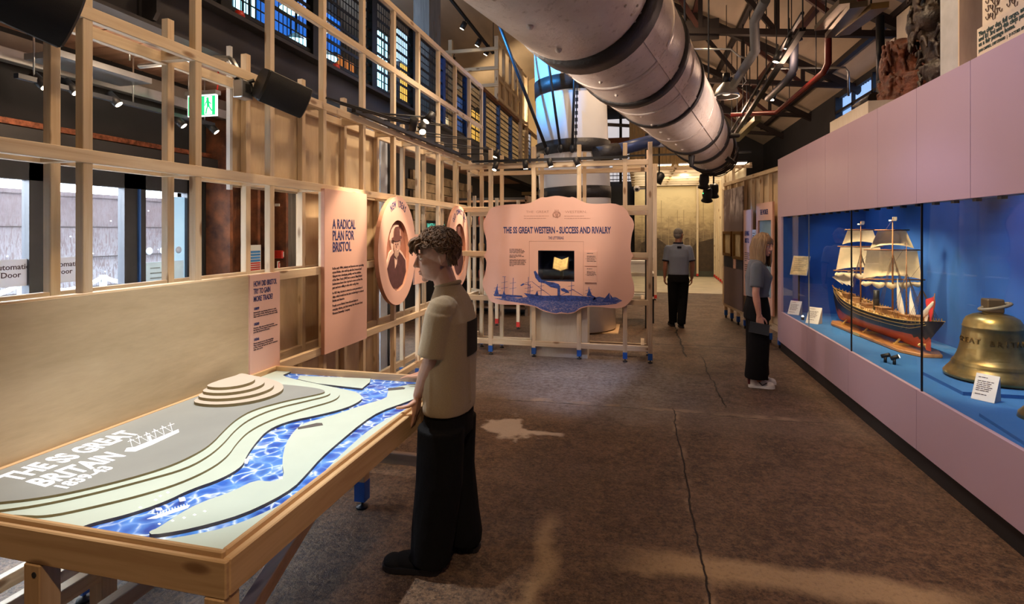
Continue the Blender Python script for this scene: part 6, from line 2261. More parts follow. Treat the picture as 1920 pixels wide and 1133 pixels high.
# track with reflector battens at the top right
REFL = paint('polished_reflector', (0.24, 0.21, 0.17), 0.3, 0.8)
for k, (a, b_, m, lab) in enumerate(((P(1590, 0, 6.2), P(1540, 52, 7.6), REFL, 'brassy long reflector trough at the top of the view right of the mast'),
                                  (P(1610, 8, 6.2), P(1560, 66, 7.7), REFL, 'silver long reflector trough beside the brassy one'),
                                  (P(1650, 10, 6.2), P(1580, 62, 7.6), paint('brass_tube', (0.25, 0.17, 0.08), 0.4, 0.6), 'dull brass long tube right of the reflector troughs'))):
    t = thing('reflector_batten', lab, 'light fitting', tuple(a), 0, 'long light fittings under the roof')
    MB().beam(a, b_, 0.16, 0.06).build('trough', m, t)
    for f in (0.2, 0.8):
        c = a + (b_ - a) * f
        MB().tube([c, (c.x, c.y, rz(c.x) - 0.05)], 0.008, 6).build('hanger_rod', BLACKM, t)
lp_a, lp_b = P(1505, 55, 7.9), P(1372, 262, 13.5)
tk = thing('lighting_track', 'long black lighting truss running down the hall under the right roof slope', 'lighting track', tuple(lp_a))
MB().beam(lp_a, lp_b, 0.08, 0.05).build('track', BLACKM, tk)
MB().beam(lp_a + V((0, 0, 0.22)), lp_b + V((0, 0, 0.22)), 0.04, 0.04).build('upper_chord', BLACKM, tk)
for k in range(9):
    c = lp_a + (lp_b - lp_a) * (k / 8)
    MB().tube([c, c + V((0, 0, 0.22)), (c.x, c.y, rz(c.x) - 0.05)], 0.01, 6).build('hanger_rod', BLACKM, tk)
for k, (px, py, y) in enumerate(((1480, 82, 8.6), (1458, 107, 9.0), (1449, 180, 11.0), (1397, 238, 13.2))):
    q = P(px, py, y)
    track_spot(('black spotlight near the top of the roof truss pipes', 'black spotlight with small glint, second down the lighting truss', 'black spotlight low on the lighting truss', 'black spotlight at the far end of the lighting truss')[k],
               tuple(q), (q.x - 1.5, q.y + 1.0 - k, 0), 0, WARM, 40, 0.16, 0.055, arm=q + V((0, 0, 0.2)), grp='spotlights on the lighting truss')
t = thing('fluorescent_batten', 'olive batten light fitting at the lower end of the lighting truss', 'light fitting', tuple(P(1400, 240, 13)))
MB().beam(P(1421, 222, 12.0), P(1380, 262, 13.4), 0.14, 0.10).build('tray', paint('olive_tray', (0.20, 0.18, 0.10), 0.4, 0.4), t)
c = P(1400, 240, 12.7)
MB().tube([c, (c.x, c.y, rz(c.x) - 0.05)], 0.01, 6).build('hanger_rod', BLACKM, t)

# pendant high bay lamp
q = on_y(1362, 182, 11.7)
pd = thing('pendant_lamp', 'grey dome pendant lamp hanging beside the mast under the roof', 'lamp', tuple(q))
MB().lathe([(0.07, 0.30), (0.11, 0.26), (0.20, 0.16), (0.245, 0.05), (0.255, 0.0), (0.245, 0.0), (0.19, 0.15), (0.08, 0.25)], 32, Matrix.Translation(q), caps=False).build('dome_shade', paint('pressed_aluminium', (0.42, 0.44, 0.47), 0.35, 0.85), pd)
MB().lathe([(0.0, 0.30), (0.075, 0.30), (0.075, 0.48), (0.03, 0.50), (0, 0.5)], 20, Matrix.Translation(q)).build('gear_box', BLACKM, pd)
MB().tube([q + V((0, 0, 0.5)), (q.x, q.y, rz(q.x) - 0.05)], 0.008, 6).build('chain_cord', BLACKM, pd)
MB().tube([q + V((0.06, 0, 0.40)), q + V((0.2, 0, 0.48)), q + V((0.33, 0, 0.42)), q + V((0.38, 0, 0.30)), q + V((0.3, 0, 0.2))], 0.008, 6).build('loose_cable', WHITEP, pd)
MB().ell(q + V((0, 0, 0.10)), (0.10, 0.10, 0.07), n=16, m=8).build('bulb', emit('pendant_bulb', (1.0, 0.72, 0.52), 0.8), pd)
light('SPOT', 'pendant_light', q + V((0, 0, 0.0)), 120, WARM, (q.x, q.y, 0), 120, 0.6, 0.15)

# track lamps hung from the roof, upper middle of the view
tk = thing('lighting_track', 'black hanging lighting track in front of the far beige wall', 'lighting track', tuple(P(860, 30, 12)))
a, b_ = P(840, -8, 10.6), P(925, 100, 12.4)
MB().beam(a, b_, 0.06, 0.05).build('track', BLACKM, tk)
MB().tube([b_, b_ + V((0, 0, 3.0))], 0.008, 6).build('drop_wire', BLACKM, tk)
MB().tube([a, a + V((0, 0, 1.5))], 0.008, 6).build('drop_wire', BLACKM, tk)
for k, (px, py, y) in enumerate(((869, 48, 11.2), (897, 80, 11.8), (913, 97, 12.2), (848, 112, 12.6))):
    q = P(px, py, y)
    track_spot(('upper black spotlight on the track before the beige wall', 'middle black spotlight on the track before the beige wall', 'lower black spotlight on the track before the beige wall', 'small dark spotlight near the upper timber rails')[k],
               tuple(q), tuple(P(px - 30, py + 60, y)), 0, WARM, 40, 0.16, 0.06, arm=q + V((0.05, 0.05, 0.18)), grp='spotlights before the beige wall')

# ------------------------------------------------------------------ on top of the showcase: figureheads and texts
TZ = 2.72
BOARDX = 2.62
BRD = ply('pale_backing_board', 'z', (0.66, 0.55, 0.38), (0.74, 0.63, 0.46))
tops = [(1655, 1677), (1681, 1706), (1711, 1768)]
for k, ((pa, pb), zt) in enumerate(zip(tops, (3.75, 3.95, 4.6))):
    ya, yb = on_x(pa, 100, BOARDX).y, on_x(pb, 100, BOARDX).y
    t = MB().box((BOARDX, yb, TZ), (BOARDX + 0.03, ya, zt)).build('backing_board', BRD)
    tag(t, ('pale tall backing board behind the figureheads, farthest and lowest', 'pale tall backing board behind the figureheads, middle one', 'pale tall backing board behind the dark carved figure')[k], 'board', 'backing boards on the showcase')
CARVR = paint('red_brown_carved_wood', (0.17, 0.05, 0.022), 0.6, col2=(0.055, 0.016, 0.008), vs=13, bmp=1.0, bs=30)
CARVD = paint('dark_carved_wood', (0.040, 0.023, 0.013), 0.5, col2=(0.012, 0.008, 0.005), vs=9, bmp=0.9, bs=26)


def carve(name, label, origin, prims, m, seed, sx):
    t = thing(name, label, 'carving', origin)
    b = MB()
    for q in prims:
        if q[0] == 't':
            b.tube([V(q[1]) * sx, V(q[2]) * sx], [q[3] * sx, q[4] * sx], 20)
        elif q[0] == 'c':
            b.cap(V(q[1]) * sx, V(q[2]) * sx, q[3] * sx, q[4] * sx)
        else:
            b.ell(V(q[1]) * sx, tuple(v * sx for v in q[2]), n=16, m=10)
    rn = random.Random(seed)
    return t, b, rn


fo = on_x(1692, 190, 2.33)
t, b, rn = carve('figurehead', 'red brown weathered figurehead fragment standing on the showcase', (2.36, fo.y, TZ), [
    ('t', (0, 0, 0.008), (0, 0.02, 0.40), 0.24, 0.17), ('e', (0.0, 0.10, 0.50), (0.17, 0.20, 0.27)), ('t', (0, -0.16, 0.008), (0.0, -0.20, 0.38), 0.11, 0.08),
    ('t', (0, 0.22, 0.008), (0, 0.24, 0.24), 0.10, 0.06), ('e', (0, 0.0, 0.62), (0.14, 0.15, 0.10)), ('c', (0, -0.08, 0.35), (0, 0.0, 0.6), 0.12, 0.1)], CARVR, 4, 1.0)
for k in range(90):
    a, z = rn.uniform(PI * 0.7, PI * 1.65), rn.uniform(0.05, 0.70)
    r = 0.205 if z < 0.35 else 0.175
    c = V((r * math.cos(a), r * 1.05 * math.sin(a), z))
    b.cap(c, c + V((0.01, rn.uniform(-0.05, 0.05), -0.10)), 0.018, 0.008)
for k in range(9):
    b.lathe([(0.0, 0), (0.105, 0.0), (0.105, 0.02), (0, 0.022)], 14, Matrix.Translation((0, -0.18 - 0.004 * k, 0.03 + 0.036 * k)))
blob('carved_body', b, CARVR, t, 0.009, 1)
fo = on_x(1746, 140, 2.30)
t, b, rn = carve('figurehead', 'dark carved figurehead of a bust with scrolls hung before the pale board', (2.36, fo.y, TZ + 0.18), [
    ('e', (0, 0, 0.52), (0.17, 0.21, 0.22)), ('e', (-0.08, 0.09, 0.50), (0.12, 0.11, 0.11)), ('e', (-0.08, -0.09, 0.50), (0.12, 0.11, 0.11)), ('c', (0, 0, 0.55), (0, 0, 0.95), 0.15, 0.13),
    ('e', (0, 0.03, 1.05), (0.14, 0.16, 0.19)), ('c', (0, 0, 0.50), (0.02, -0.05, 0.06), 0.16, 0.11), ('e', (-0.02, -0.06, 0.08), (0.11, 0.13, 0.12)), ('e', (-0.06, 0.20, 0.62), (0.07, 0.07, 0.12)),
    ('c', (0, 0.22, 0.80), (-0.05, 0.24, 0.50), 0.06, 0.05), ('c', (0, -0.22, 0.85), (0, -0.24, 0.3), 0.07, 0.05)], CARVD, 8, 1.0)
for k in range(150):
    a, z = rn.uniform(PI * 0.6, PI * 1.6), rn.uniform(0.0, 1.15)
    r = 0.13 if (z < 0.3 or z > 0.85) else 0.19
    c = V((r * math.cos(a), r * 1.15 * math.sin(a), z))
    b.cap(c, c + V((-0.01, rn.uniform(-0.06, 0.06), rn.uniform(-0.09, -0.02))), 0.019, 0.009)
blob('carved_bust', b, CARVD, t, 0.009, 1)
# square boxed column and text boards on top
ya, yb = on_x(1769, 60, 2.15).y, on_x(1803, 60, 2.15).y
yc = on_x(1830, 60, 2.15).y
bx_ = thing('boxed_pier', 'tall boxed pier of pale board and plywood on top of the showcase', 'display board', (2.2, (ya + yb) / 2, TZ))
MB().box((2.13, yb, TZ), (2.15, ya, 4.6)).build('front_board', paint('grey_white_board', (0.42, 0.43, 0.42), 0.55), bx_)
MB().box((2.13, yb - 0.012, TZ), (2.9, yb, 4.6)).build('plywood_side', PLY, bx_)
yp = on_x(1803, 60, 2.5).y
MB().box((2.62, 2.0, TZ), (2.64, 4.6, 4.6)).build('plywood_back', PLY, bx_)
XQ = 2.16
y_a = on_x(1832, 80, XQ).y
qb = thing('quotation_board', 'pale board with handwriting and a printed quotation at the top right corner', 'text panel', (XQ, y_a, TZ))
QB = paint('cream_board', (0.72, 0.62, 0.45), 0.6, var=0.03)
z2 = on_x(1838, 52, XQ).z
MB().box((XQ, 1.2, TZ), (XQ + 0.03, y_a, z2)).build('lower_board', QB, qb)
MB().box((XQ + 0.04, 1.2, TZ), (XQ + 0.06, on_x(1842, 30, XQ + 0.04).y, 4.6)).build('upper_board', QB, qb)
QM = lambda px, py, x: frame_m(V((x, on_x(px, py, x).y, on_x(px, py, x).z)), (0, -1, 0), (0, 0, 1))
DG = paint('dark_green_ink', (0.03, 0.07, 0.06), 0.6)
for i, s in enumerate(("'Fine clear day, full cargo, and 17", 'and 81 3rd and 4th class passengers', "us a fair passage home.'")):
    q0 = on_x(1835, 69, XQ - 0.002)
    text(s, 0.041, DG, qb, frame_m((XQ - 0.002, q0.y, q0.z - i * 0.0335), (0, -1, 0), (0, 0, 1)), name='printed_quote', bold=0.025, sx=0.92, res=3)
q0 = on_x(1835, 99, XQ - 0.002)
text('JOHN CAMPBELL, CHIEF STEWARD   |   23 OCTOBER 1872', 0.027, DG, qb, frame_m((XQ - 0.002, q0.y, q0.z), (0, -1, 0), (0, 0, 1)), name='attribution', sx=0.62, bold=0.01)
# handwriting as looping strokes
hwm = paint('sepia_handwriting', (0.10, 0.06, 0.035), 0.7)
hw_ = MB()
rn = random.Random(5)
XH = XQ + 0.036
for i in range(4):
    st0 = on_x(1845, 37 - 15 * i, XH)
    y, x1 = st0.y - 0.02, st0.y - 1.1
    while y > x1:
        n = rn.randint(3, 7)
        pts = []
        for k in range(n * 6):
            u = k / 6
            pts.append((XH, y - 0.014 * u * 1.6 + 0.008 * math.sin(u * 2 * PI), st0.z + 0.012 * math.sin(u * 2 * PI + 1.2) + (0.030 if int(u) % 4 == 1 and rn.random() < 0.8 else 0) * max(0, math.sin((u % 1) * PI)) - (0.03 if int(u) % 5 == 3 else 0) * max(0, math.sin((u % 1) * PI))))
        hw_.tube(pts, 0.0028, 4)
        y -= 0.0224 * n + 0.05
h_ = hw_.build('handwriting', hwm, qb)
# light boxed ledge and anchor farther along the top
lb = thing('pale_plinth', 'low pale boxed plinth on top of the showcase with a ship fitting', 'plinth', (2.1, 7.2, TZ))
ya, yb = on_x(1562, 238, 1.99).y, on_x(1648, 200, 1.99).y
MB().box((1.96, yb + 0.14, TZ), (2.5, ya, TZ + 0.13)).build('box', PLYP, lb)
aq = on_x(1622, 190, 2.25)
yb = aq.y - 0.25
an = thing('iron_fitting', 'black iron anvil shaped fitting standing on the pale plinth', 'ship fitting', (2.25, aq.y, TZ + 0.13))
ab = MB()
ab.box((2.18, yb + 0.12, TZ + 0.13), (2.32, yb + 0.38, TZ + 0.17))
ab.box((2.21, yb + 0.2, TZ + 0.17), (2.29, yb + 0.3, TZ + 0.27))
ab.build('foot', BLACKM, an)
MB().tube([(2.25, yb + 0.02, TZ + 0.29), (2.25, yb + 0.25, TZ + 0.30), (2.25, yb + 0.55, TZ + 0.33)], [0.06, 0.05, 0.015], 10).build('horn', BLACKM, an)
ups = MB().box((2.42, yb + 0.35, TZ + 0.13), (2.47, yb + 0.42, TZ + 0.55)).build('iron_upright', BLACKM)
tag(ups, 'short black iron upright on the pale plinth over the showcase', 'post')
bar = MB().beam((2.6, yb - 0.2, TZ + 0.75), (2.6, yb + 0.6, TZ + 0.45), 0.04, 0.06).build('iron_bar', BLACKM)
tag(bar, 'slanting black iron bar before the blue clerestory window', 'bar')
# ------------------------------------------------------------------ slanting timber wall beyond the showcase
A, B = V((1.94, 8.36, 0)), V((1.60, 11.15, 0))
D = (B - A).normalized()
Nn = V((D.y, -D.x, 0)) * -1         # faces the aisle (left)
if Nn.x > 0:
    Nn = -Nn
WL = (B - A).length
tw = thing('timber_stud_frame', 'pine stud wall on blue tipped legs continuing beyond the pink showcase', 'timber frame', tuple(A))


def at(s, off, z):
    p = A + D * s + Nn * off
    return V((p.x, p.y, z))


def wbox(s0, s1, o0, o1, z0, z1):
    b = MB()
    vs = [at(s, o, z) for z in (z0, z1) for s, o in ((s0, o0), (s1, o0), (s1, o1), (s0, o1))]
    b.add(vs, [(0, 3, 2, 1), (4, 5, 6, 7), (0, 1, 5, 4), (1, 2, 6, 5), (2, 3, 7, 6), (3, 0, 4, 7)])
    return b


for k in range(8):
    s = 0.02 + k * (WL - 0.06) / 7
    l = wbox(s, s + 0.05, -0.06, -0.01, 0.05, 2.62).build('stud', PINE['z'], tw)
    wbox(s - 0.001, s + 0.051, -0.061, -0.009, 0.05, 0.15).build('painted_tip', BLUEPAINT, l)
    wbox(s + 0.01, s + 0.04, -0.05, -0.02, 0.0, 0.05).build('levelling_foot', BLACKP, l)
for z in (0.27, 2.6):
    wbox(0, WL, -0.06, 0.012, z - 0.03, z + 0.03).build('rail', PINE['y'], tw)
wbox(0, WL * 0.99, -0.09, -0.075, 0.3, 2.6).build('plywood_backing', PLY, tw)
# mural with grey smoke picture
def smoke_mat():
    m, nt, b = newmat('grey_smoke_picture')
    o = coords(nt)
    sep = nd(nt, 'ShaderNodeSeparateXYZ', {0: o})
    n = noisef(nt, coords(nt, (1, 2.2, 1.1)), 1.9, 6, 0.6, 1.2)
    h = nd(nt, 'ShaderNodeMapRange', {0: sep.outputs[2], 1: 1.55, 2: 1.85, 3: 0.0, 4: 1.0}).outputs[0]
    h2 = nd(nt, 'ShaderNodeMapRange', {0: sep.outputs[2], 1: 1.9, 2: 2.35, 3: 1.0, 4: 0.25}).outputs[0]
    f = math_(nt, 'MULTIPLY', math_(nt, 'MULTIPLY', h, h2), ramp(nt, n, [(0.42, 0.0), (0.6, 1.0)]))
    col = mix(nt, f, (0.17, 0.125, 0.13), (0.62, 0.55, 0.56))
    nt.links.new(col, b.inputs['Base Color'])
    b.inputs['Roughness'].default_value = 0.6
    return m


SMOKE = smoke_mat()
mu = thing('smoke_mural', 'dark grey mural of drifting smoke on the far part of the right wall', 'mural', tuple(at(1.9, 0.02, 0.3)))
wbox(1.55, WL - 0.12, 0.012, 0.03, 0.30, 2.48).build('printed_board', SMOKE, mu)
wbox(1.55, WL - 0.12, 0.03, 0.034, 1.02, 1.22).build('dark_band', CHAR, mu)
wbox(WL - 0.12, WL - 0.03, -0.01, 0.035, 0.30, 2.5).build('pine_border', PINE['z'], mu)
GILT = paint('gilt_frame', (0.26, 0.14, 0.04), 0.4, 0.5)


def srange(pa, pb, y):
    """positions along the slanting wall for two sight lines"""
    out = []
    for px in (pa, pb):
        r = ray(px, 433)
        # solve EYE + r*d on the line A + D*s (xy)
        det = r.x * (-D.y) - (-D.x) * r.y
        bx_, by_ = A.x - EYE.x, A.y - EYE.y
        d = (bx_ * (-D.y) - (-D.x) * by_) / det
        p = EYE + r * d
        out.append(((p - A).dot(D), d))
    return out


for k, (pa, pb, yt, yb_) in enumerate(((1363, 1379, 434, 481), (1382, 1399, 434, 488))):
    (s0, d0), (s1, d1) = srange(pa, pb, 0)
    z1, z0 = 1.7 + (433 - yt) / 1000 * d1, 1.7 + (433 - yb_) / 1000 * d1
    lo, hi = min(s0, s1), max(s0, s1)
    f = thing('framed_picture', ('gilt framed picture on the smoke mural, left of the pair', 'gilt framed picture on the smoke mural, right of the pair')[k], 'picture', tuple(at(lo, 0.03, z0)), 0, 'gilt framed pictures')
    w_ = 0.05
    for q in ((lo, lo + w_, z0, z1), (hi - w_, hi, z0, z1), (lo + w_, hi - w_, z0, z0 + w_), (lo + w_, hi - w_, z1 - w_, z1)):
        wbox(q[0], q[1], 0.03, 0.085, q[2], q[3]).build('frame_side', GILT, f)
    wbox(lo + w_, hi - w_, 0.035, 0.045, z0 + w_, z1 - w_).build('canvas', paint('pale_picture', (0.55, 0.45, 0.26), 0.6, var=0.25, vs=6), f)
# pink panels
(s0, d0), (s1, d1) = srange(1401, 1414, 0)
lo, hi = min(s0, s1), max(s0, s1)
pp = thing('text_board', 'narrow pink panel headed LEAVING BRISTOL behind the woman', 'text panel', tuple(at(lo, 0.03, 0.6)))
wbox(lo, hi + 0.05, 0.02, 0.045, 0.6, 2.05).build('board', PINK, pp)
xd = -D
for i, s in enumerate(('LEAVING', 'BRISTOL')):
    text(s, 0.11, NAVY, pp, frame_m(at(hi - 0.02, 0.047, 1.62 - 0.12 * i), xd, (0, 0, 1)), name='heading', sx=0.5, bold=0.02, width=(hi - lo) * 0.62)
dashes(pp, at(hi - 0.02, 0.046, 1.33), xd, (0, 0, 1), [0.24, 0.26, 0.22, 0.25, 0.1, 0, 0.25, 0.2, 0.24, 0.26], 0.018, 0.033, INK)
(s0, d0), (s1, d1) = srange(1424, 1455, 0)
lo, hi = max(0.03, min(s0, s1)), max(s0, s1)
pw = thing('text_board', 'pink panel headed THE WORKER with a tall blue window beside the showcase end', 'text panel', tuple(at(lo, 0.03, 0.5)))
FW = frame_m(at(hi, 0.02, 0), xd, (0, 0, 1))
wW = hi - lo
zt = 2.13
MB().prism([[(0, 0.45), (wW, 0.45), (wW, zt), (0, zt)], [(0.08, 0.7), (wW - 0.06, 0.7), (wW - 0.06, 1.86), (0.08, 1.86)]], 0, 0.03, FW, side_mi=1).build('board', [PINK, PINKD], pw)
MB().prism([(0.07, 0.69), (wW - 0.05, 0.69), (wW - 0.05, 1.87), (0.07, 1.87)], -0.02, 0.002, FW).build('blue_picture', paint('pale_blue_picture', (0.28, 0.46, 0.58), 0.4, var=0.2, vs=3), pw)
text('THE WORKER', 0.11, NAVY, pw, FW @ Matrix.Translation((wW * 0.26, 1.95, 0.032)), name='heading', sx=0.5, bold=0.02, width=wW * 0.5)
fgr = MB()
fgr.prism([(0.10, 0.7), (0.10, 1.45), (0.14, 1.5), (0.17, 1.46), (0.18, 1.2), (0.22, 1.1), (0.2, 0.7)], 0.002, 0.006, FW)
fgr.prism([(0.26, 1.22), (0.30, 1.32), (0.36, 1.3), (0.38, 1.2)], 0.002, 0.006, FW)
fgr.build('printed_figure', paint('dark_slate_print', (0.06, 0.10, 0.13), 0.6), pw)
(s0, d0), (s1, d1) = srange(1415, 1421, 0)
cp = thing('caption_board', 'tiny white caption panel between the two far pink panels', 'label', tuple(at(min(s0, s1), 0.03, 1.4)))
wbox(min(s0, s1), max(s0, s1) + 0.03, 0.015, 0.03, 1.45, 1.72).build('card', WHITEP, cp)
dashes(cp, at(max(s0, s1), 0.031, 1.66), xd, (0, 0, 1), [0.1, 0.08, 0, 0.09], 0.02, 0.04, INK)
(s0, d0), (s1, d1) = srange(1380, 1384, 0)
cp = thing('caption_board', 'small pink caption strip below the gilt framed pictures', 'label', tuple(at(min(s0, s1), 0.03, 1.1)))
wbox(min(s0, s1), max(s0, s1), 0.034, 0.05, 1.02, 1.22).build('card', PINK, cp)
dashes(cp, at(max(s0, s1) - 0.01, 0.051, 1.19), xd, (0, 0, 1), [0.06, 0.05, 0.06, 0.05], 0.012, 0.03, INK)

# ------------------------------------------------------------------ lit room at the end of the hall
RX0, RX1, RY0, RY1 = 0.20, 2.75, 15.2, 20.7
SEPF = paint('pale_studio_floor', (0.52, 0.42, 0.28), 0.45, var=0.15, vs=2)
struct('floor_room', MB().box((-0.3, RY0, 0.0), (3.4, RY1 + 0.2, 0.012)), SEPF)
def mural_mat():
    m, nt, b = newmat('sepia_harbour_print')
    o = coords(nt)
    sep = nd(nt, 'ShaderNodeSeparateXYZ', {0: o})
    n = noisef(nt, coords(nt, (1.2, 1, 2.0)), 2.2, 8, 0.65, 0.6)
    h = nd(nt, 'ShaderNodeMapRange', {0: sep.outputs[2], 1: 0.2, 2: 3.3, 3: 0.0, 4: 1.0}).outputs[0]
    f = math_(nt, 'ADD', h, math_(nt, 'MULTIPLY', math_(nt, 'SUBTRACT', n, 0.5), 0.55))
    col = ramp(nt, f, [(0.08, (0.05, 0.03, 0.018)), (0.26, (0.12, 0.08, 0.045)), (0.40, (0.26, 0.18, 0.10)), (0.54, (0.50, 0.37, 0.20)), (0.85, (0.72, 0.57, 0.32))])
    nt.links.new(col, b.inputs['Base Color'])
    b.inputs['Roughness'].default_value = 0.6
    return m


mp = thing('harbour_mural', 'sepia mural of sailing ships in harbour on the end wall of the lit room', 'mural', (1.4, RY1, 0.2))
MB().box((RX0 - 0.4, RY1, 0.22), (RX1, RY1 + 0.03, 3.36)).build('printed_board', mural_mat(), mp)
MB().box((RX0 - 0.4, RY1 - 0.02, 0.0), (RX1, RY1 + 0.03, 0.22)).build('skirting_band', paint('dark_green_skirting', (0.05, 0.05, 0.035), 0.6), mp)
SEP = paint('sepia_line', (0.055, 0.033, 0.018), 0.7, var=0.3, vs=8)
SEPL = paint('sepia_pale_line', (0.33, 0.24, 0.13), 0.7)
rn = random.Random(3)
MB().prism([(1.55, 0.35), (1.75, 0.95), (2.0, 1.25), (2.7, 1.45), (2.75, 0.3)], 0, 0.003, frame_m((0, RY1 - 0.001, 0), (1, 0, 0), (0, 0, 1))).build('printed_hull', SEP, mp)
MB().prism([(0.0, 0.4), (0.05, 1.25), (0.6, 1.45), (1.05, 1.1), (0.95, 0.35)], 0, 0.003, frame_m((0, RY1 - 0.001, 0), (1, 0, 0), (0, 0, 1))).build('printed_hull', SEP, mp)
mm = MB()
for k in range(11):
    x = 0.1 + 0.24 * k + rn.uniform(-0.05, 0.05)
    zt = rn.uniform(2.0, 3.0)
    mm.box((x - 0.010, RY1 - 0.003, 0.9), (x + 0.010, RY1, zt))
    for j in range(3):
        z = 1.4 + j * 0.4
        if z < zt - 0.1:
            mm.box((x - 0.16 + 0.03 * j, RY1 - 0.003, z), (x + 0.16 - 0.03 * j, RY1, z + 0.014))
mm.build('printed_mast', SEPL, mp)
# studs over the mural and down the right side
for k, x in enumerate((0.50, 2.05)):
    t = stud(mp, x, RY1 - 0.05, 0.04, 3.36, REDPAINT, 0.07)
rs = thing('timber_stud_frame', 'pale stud wall on red tipped legs down the right side of the lit room', 'timber frame', (RX1 - 0.1, 18, 0))
for k in range(9):
    y = RY0 + 0.25 + k * 0.62
    stud(rs, 2.62 - 0.02 * (8 - k), y, 0.04, 3.4, REDPAINT, 0.07)
rail_y(rs, 2.60, 3.38, RY0, RY1, 0.08, 0.06)
MB().box((2.72, RY0, 0.05), (2.74, RY1 - 0.05, 3.4)).build('plywood_backing', BRD, rs)
ls = thing('timber_stud_frame', 'single timber upright on a red tip at the left of the lit room', 'timber frame', (0.35, RY0, 0))
q = on_y(1226, 433, 13.6)
stud(ls, q.x + 0.02, 13.6, 0.04, 3.35, REDPAINT, 0.10)
rail_x(ls, 13.6, 3.3, q.x - 1.0, q.x + 0.1, 0.08, 0.06)
# luminous ceiling grid
cg = thing('ceiling_grid', 'pine ceiling grid holding the light panels of the end room', 'ceiling grid', (1.4, 17, 3.45))
for k in range(7):
    y = RY0 + 0.1 + k * 0.88
    rail_x(cg, y, 3.42, -0.3, 2.9, 0.09, 0.07)
for x in (-0.2, 0.95, 2.05, 2.85):
    rail_y(cg, x, 3.47, RY0, RY1, 0.09, 0.06)
LPAN = emit('light_panel', (1.0, 0.90, 0.70), 2.0)
cname = ('left', 'middle', 'right')
for k in range(6):
    for j, (x0, x1) in enumerate(((-0.1, 0.85), (1.05, 1.95), (2.12, 2.8))):
        y = RY0 + 0.25 + k * 0.88
        t = thing('ceiling_light', 'glowing ceiling panel of the end room, %s column, %s row' % (cname[j], NTH[k]), 'light panel', ((x0 + x1) / 2, y + 0.3, 3.53), 0, 'ceiling light panels')
        MB().box((x0, y, 3.53), (x1, y + 0.58, 3.55)).build('diffuser', LPAN, t)
        MB().box((x0 - 0.01, y - 0.01, 3.55), (x1 + 0.01, y + 0.59, 3.58)).build('tray', STEEL, t)
q = on_y(1236, 333, 14.6)
t = thing('stage_lamp', 'black stage lamp hanging at the left front of the lit room', 'stage lamp', tuple(q), 0)
MB().lathe([(0.05, 0.15), (0.11, 0.1), (0.12, 0.0), (0.15, -0.14)], 16, Matrix.Translation(q) @ Matrix.Rotation(0.6, 4, 'Y')).build('housing', BLACKM, t)
MB().tube([q + V((0, 0, 0.1)), (q.x, q.y, rz(q.x) - 0.02)], 0.02, 6).build('yoke', BLACKM, t)
MB().beam((RX0 - 0.8, 14.6, q.z + 0.6), (RX1, 14.6, q.z + 0.6), 0.05, 0.05).build('bar', BLACKM, t)
# security camera behind the sign frame
q = on_y(1194, 354, 9.6)
t = thing('dome_camera', 'white round security camera on a bracket right of the funnel', 'camera', tuple(q))
MB().ell(q, (0.055, 0.05, 0.055)).build('dome', WHITEP, t)
MB().ell(q + V((0, -0.035, -0.012)), (0.03, 0.025, 0.03)).build('lens', BLACKP, t)
MB().box((q.x, q.y + 0.02, q.z - 0.01), (q.x + 0.16, q.y + 0.05, q.z + 0.02)).build('bracket', STEEL, t)
pst_ = MB().box((q.x + 0.14, q.y - 0.02, 0), (q.x + 0.2, q.y + 0.08, 3.4)).build('dark_upright', BLACKM)
tag(pst_, 'dark upright post carrying the security camera', 'post')
# dim workbench and bits behind the sign
bn = thing('workbench', 'low wooden bench in the dim space behind the curved sign, right of the funnel', 'bench', (-0.2, 10.4, 0))
MB().box((-0.35, 10.1, 0.86), (0.25, 10.7, 0.92)).build('top', PLYP, bn)
MB().box((-0.35, 10.1, 0.45), (0.25, 10.7, 0.49)).build('lower_shelf', PLYP, bn)
for x in (-0.32, 0.20):
    for y in (10.13, 10.65):
        MB().box((x, y, 0), (x + 0.05, y + 0.05, 0.86)).build('leg', BLACKM, bn)
pb = thing('paper_box', 'white box lying on the bench behind the sign frame', 'box', (-0.1, 10.3, 0.92))
MB().box((-0.25, 10.2, 0.921), (0.12, 10.45, 1.12)).build('carton', WHITEP, pb)
MB().box((-0.26, 10.19, 1.10), (0.13, 10.46, 1.14)).build('lid', WHITEP, pb)
# ------------------------------------------------------------------ people
def skin_mat(name, c):
    m = paint(name, c, 0.45, var=0.10, vs=9, sss=0.12, bmp=0.05, bs=220, col2=(c[0] * 0.9, c[1] * 0.78, c[2] * 0.74))
    return m


def cloth(name, c, fold=0.35):
    m, nt, b = newmat(name)
    o = coords(nt, (1, 1, 0.32))
    n = noisef(nt, o, 6.5, 3, 0.5, 0.3)
    w_ = noisef(nt, coords(nt), 260, 2)
    nt.links.new(ramp(nt, w_, [(0.3, tuple(q * 0.88 for q in c)), (0.7, tuple(min(1, q * 1.08) for q in c))]), b.inputs['Base Color'])
    b.inputs['Roughness'].default_value = 0.9
    b.inputs['Specular IOR Level'].default_value = 0.15
    b.inputs['Sheen Weight'].default_value = 0.15 if max(c) > 0.05 else 0.0
    bump(nt, b, math_(nt, 'ADD', n, math_(nt, 'MULTIPLY', w_, 0.05)), fold, 0.05)
    return m


def rotm(yaw=0, pitch=0, roll=0):
    return Matrix.Rotation(math.radians(yaw), 3, 'Z') @ Matrix.Rotation(math.radians(pitch), 3, 'X') @ Matrix.Rotation(math.radians(roll), 3, 'Y')


